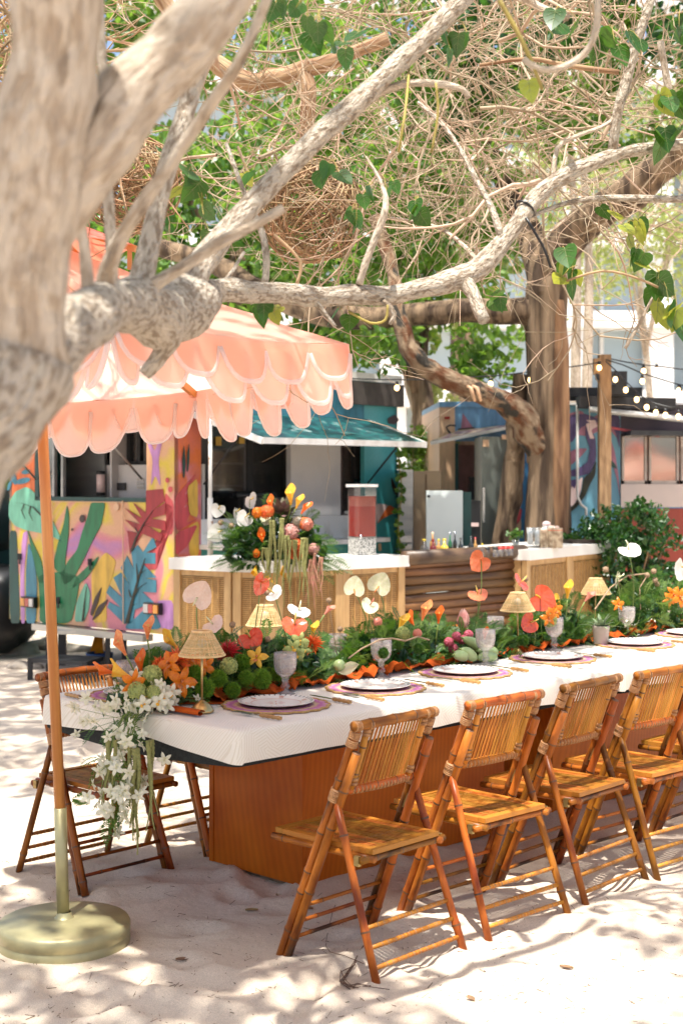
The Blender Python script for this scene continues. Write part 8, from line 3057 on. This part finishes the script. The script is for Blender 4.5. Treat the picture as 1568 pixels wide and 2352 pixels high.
for x, z, r_, Y in ((-6, .45, .42, 12.2), (-60, .7, .5, 12.4), (-40, 1.1, .38, 12.3), (2, .95, .26, 12.4)):
    c = P(x, 0, Y); c.z = z
    n0 = len(mb.v); mb.ball(c, r_, 20, 14)
    for k in range(n0, len(mb.v)):
        v = Vector(mb.v[k]); d = (v - c); v = c + d * (1 + .22 * noise.noise(v * 4) + .1 * noise.noise(v * 11)); mb.v[k] = (v.x, v.y, max(v.z, .0))
mb.build('plastic', M['black_plastic'], bg)
for i, (px, py, s) in enumerate(((30, 1500, .3), (110, 1490, .26), (180, 1530, .1), (58, 1535, .16), (160, 1495, .2))):
    p = G(px, py)
    t = thing('flat_rock', ['long pale flat rock left of the steps', 'pale slab of rock behind the steps', 'small brown rock under the steps', 'low rock before the bin bags', 'rough grey rock behind the upper step'][i], 'rock', p, 0, 'rocks under the mural trailer')
    mb = MB(); mb.ball((0, 0, .02), 1, 12, 8)
    for k in range(len(mb.v)):
        v = Vector(mb.v[k]); f_ = 1 + .35 * noise.noise(v * 1.4 + Vector((i * 7, 0, 0))); mb.v[k] = (v.x * s * f_, v.y * s * .6 * f_, max(-.02, v.z * s * .35 * f_))
    mb.build('stone', mat('rock', (.42, .37, .31), (.22, .18, .14), rough=.95, scale=9), t, True, True)

# ================================================================== on the sand in front
rt = thing('dry_roots', 'tangle of thin dry brown roots lying on the sand by the nearest chair', 'roots', G(830, 2240))
mb = MB(); rr = random.Random(5)
path = [(905, 2183), (880, 2210), (858, 2228), (853, 2245), (868, 2258), (890, 2270), (920, 2278), (960, 2284)]
for k in range(9):
    pts = []
    for x, y in path[R.randint(0, 3):R.randint(5, 8)]:
        g_ = G(x + rr.gauss(-70, 5), y + rr.gauss(0, 4)); pts.append((g_.x, g_.y, sand_z(g_.x, g_.y) + rr.uniform(.003, .014)))
    mb.tube(pts, rr.uniform(.0008, .0017), 5, False)
pts = [G(x, y) for x, y in ((770, 2080), (765, 2110), (750, 2150), (748, 2180), (758, 2195), (790, 2205), (835, 2212))]
mb.tube([(p.x, p.y, sand_z(p.x, p.y) + .006) for p in pts], .0011, 5, False)
mb.build('roots', mat('root_brown', (.13, .07, .045), rough=.9), rt)
DL = [(705, 2085, 'brown fallen leaf on the sand before the table base', (.30, .15, .06)), (578, 2095, 'tan fallen leaf on the sand below the table base', (.36, .24, .10)), (1300, 2230, 'curled fallen leaf on the sunlit sand at the right', (.28, .16, .08)), (420, 2200, 'small fallen leaf right of the parasol base', (.26, .14, .08)), (1080, 2300, 'fallen leaf near the bottom of the photo', (.28, .17, .09)), (640, 2060, 'pale wood chip on the sand beside the table base', (.55, .42, .28))]
for px, py, lab, c in DL:
    p = G(px, py); z = sand_z(p.x, p.y)
    t = thing('fallen_leaf' if 'leaf' in lab else 'wood_chip', lab, 'leaf' if 'leaf' in lab else 'wood chip', (p.x, p.y, z), R.uniform(0, 6))
    mb = MB(); mb.sheet(lambda u, v: Vector(((u - .5) * .022 * math.sin(math.pi * (v * .9 + .05)), (v - .5) * .045, .004 + .006 * (2 * u - 1) ** 2)), 4, 6); mb.build('blade', mat('dead_leaf', c, rough=.8, scale=30), t, True, True)
lt_ = MB()
for k in range(1000):
    px, py = R.uniform(-60, 1640), R.uniform(1960, 2420)
    p = G(px, py); z = sand_z(p.x, p.y); a = R.uniform(0, 3.14); l = R.choice((.004, .006, .010, .016, .03)) * R.uniform(.6, 1.2)
    d = Vector((math.cos(a), math.sin(a), R.uniform(-.1, .2))) * l
    lt_.tube([Vector((p.x, p.y, z + .001)), Vector((p.x, p.y, z + .002)) + d], R.uniform(.0005, .0012), 4)
o = lt_.build('leaf_litter', mat('litter', (.16, .10, .06), rough=.9, island=.4), None)
tag(o, 'bits of dry twig and leaf strewn over the sand', 'litter', None, 'stuff')
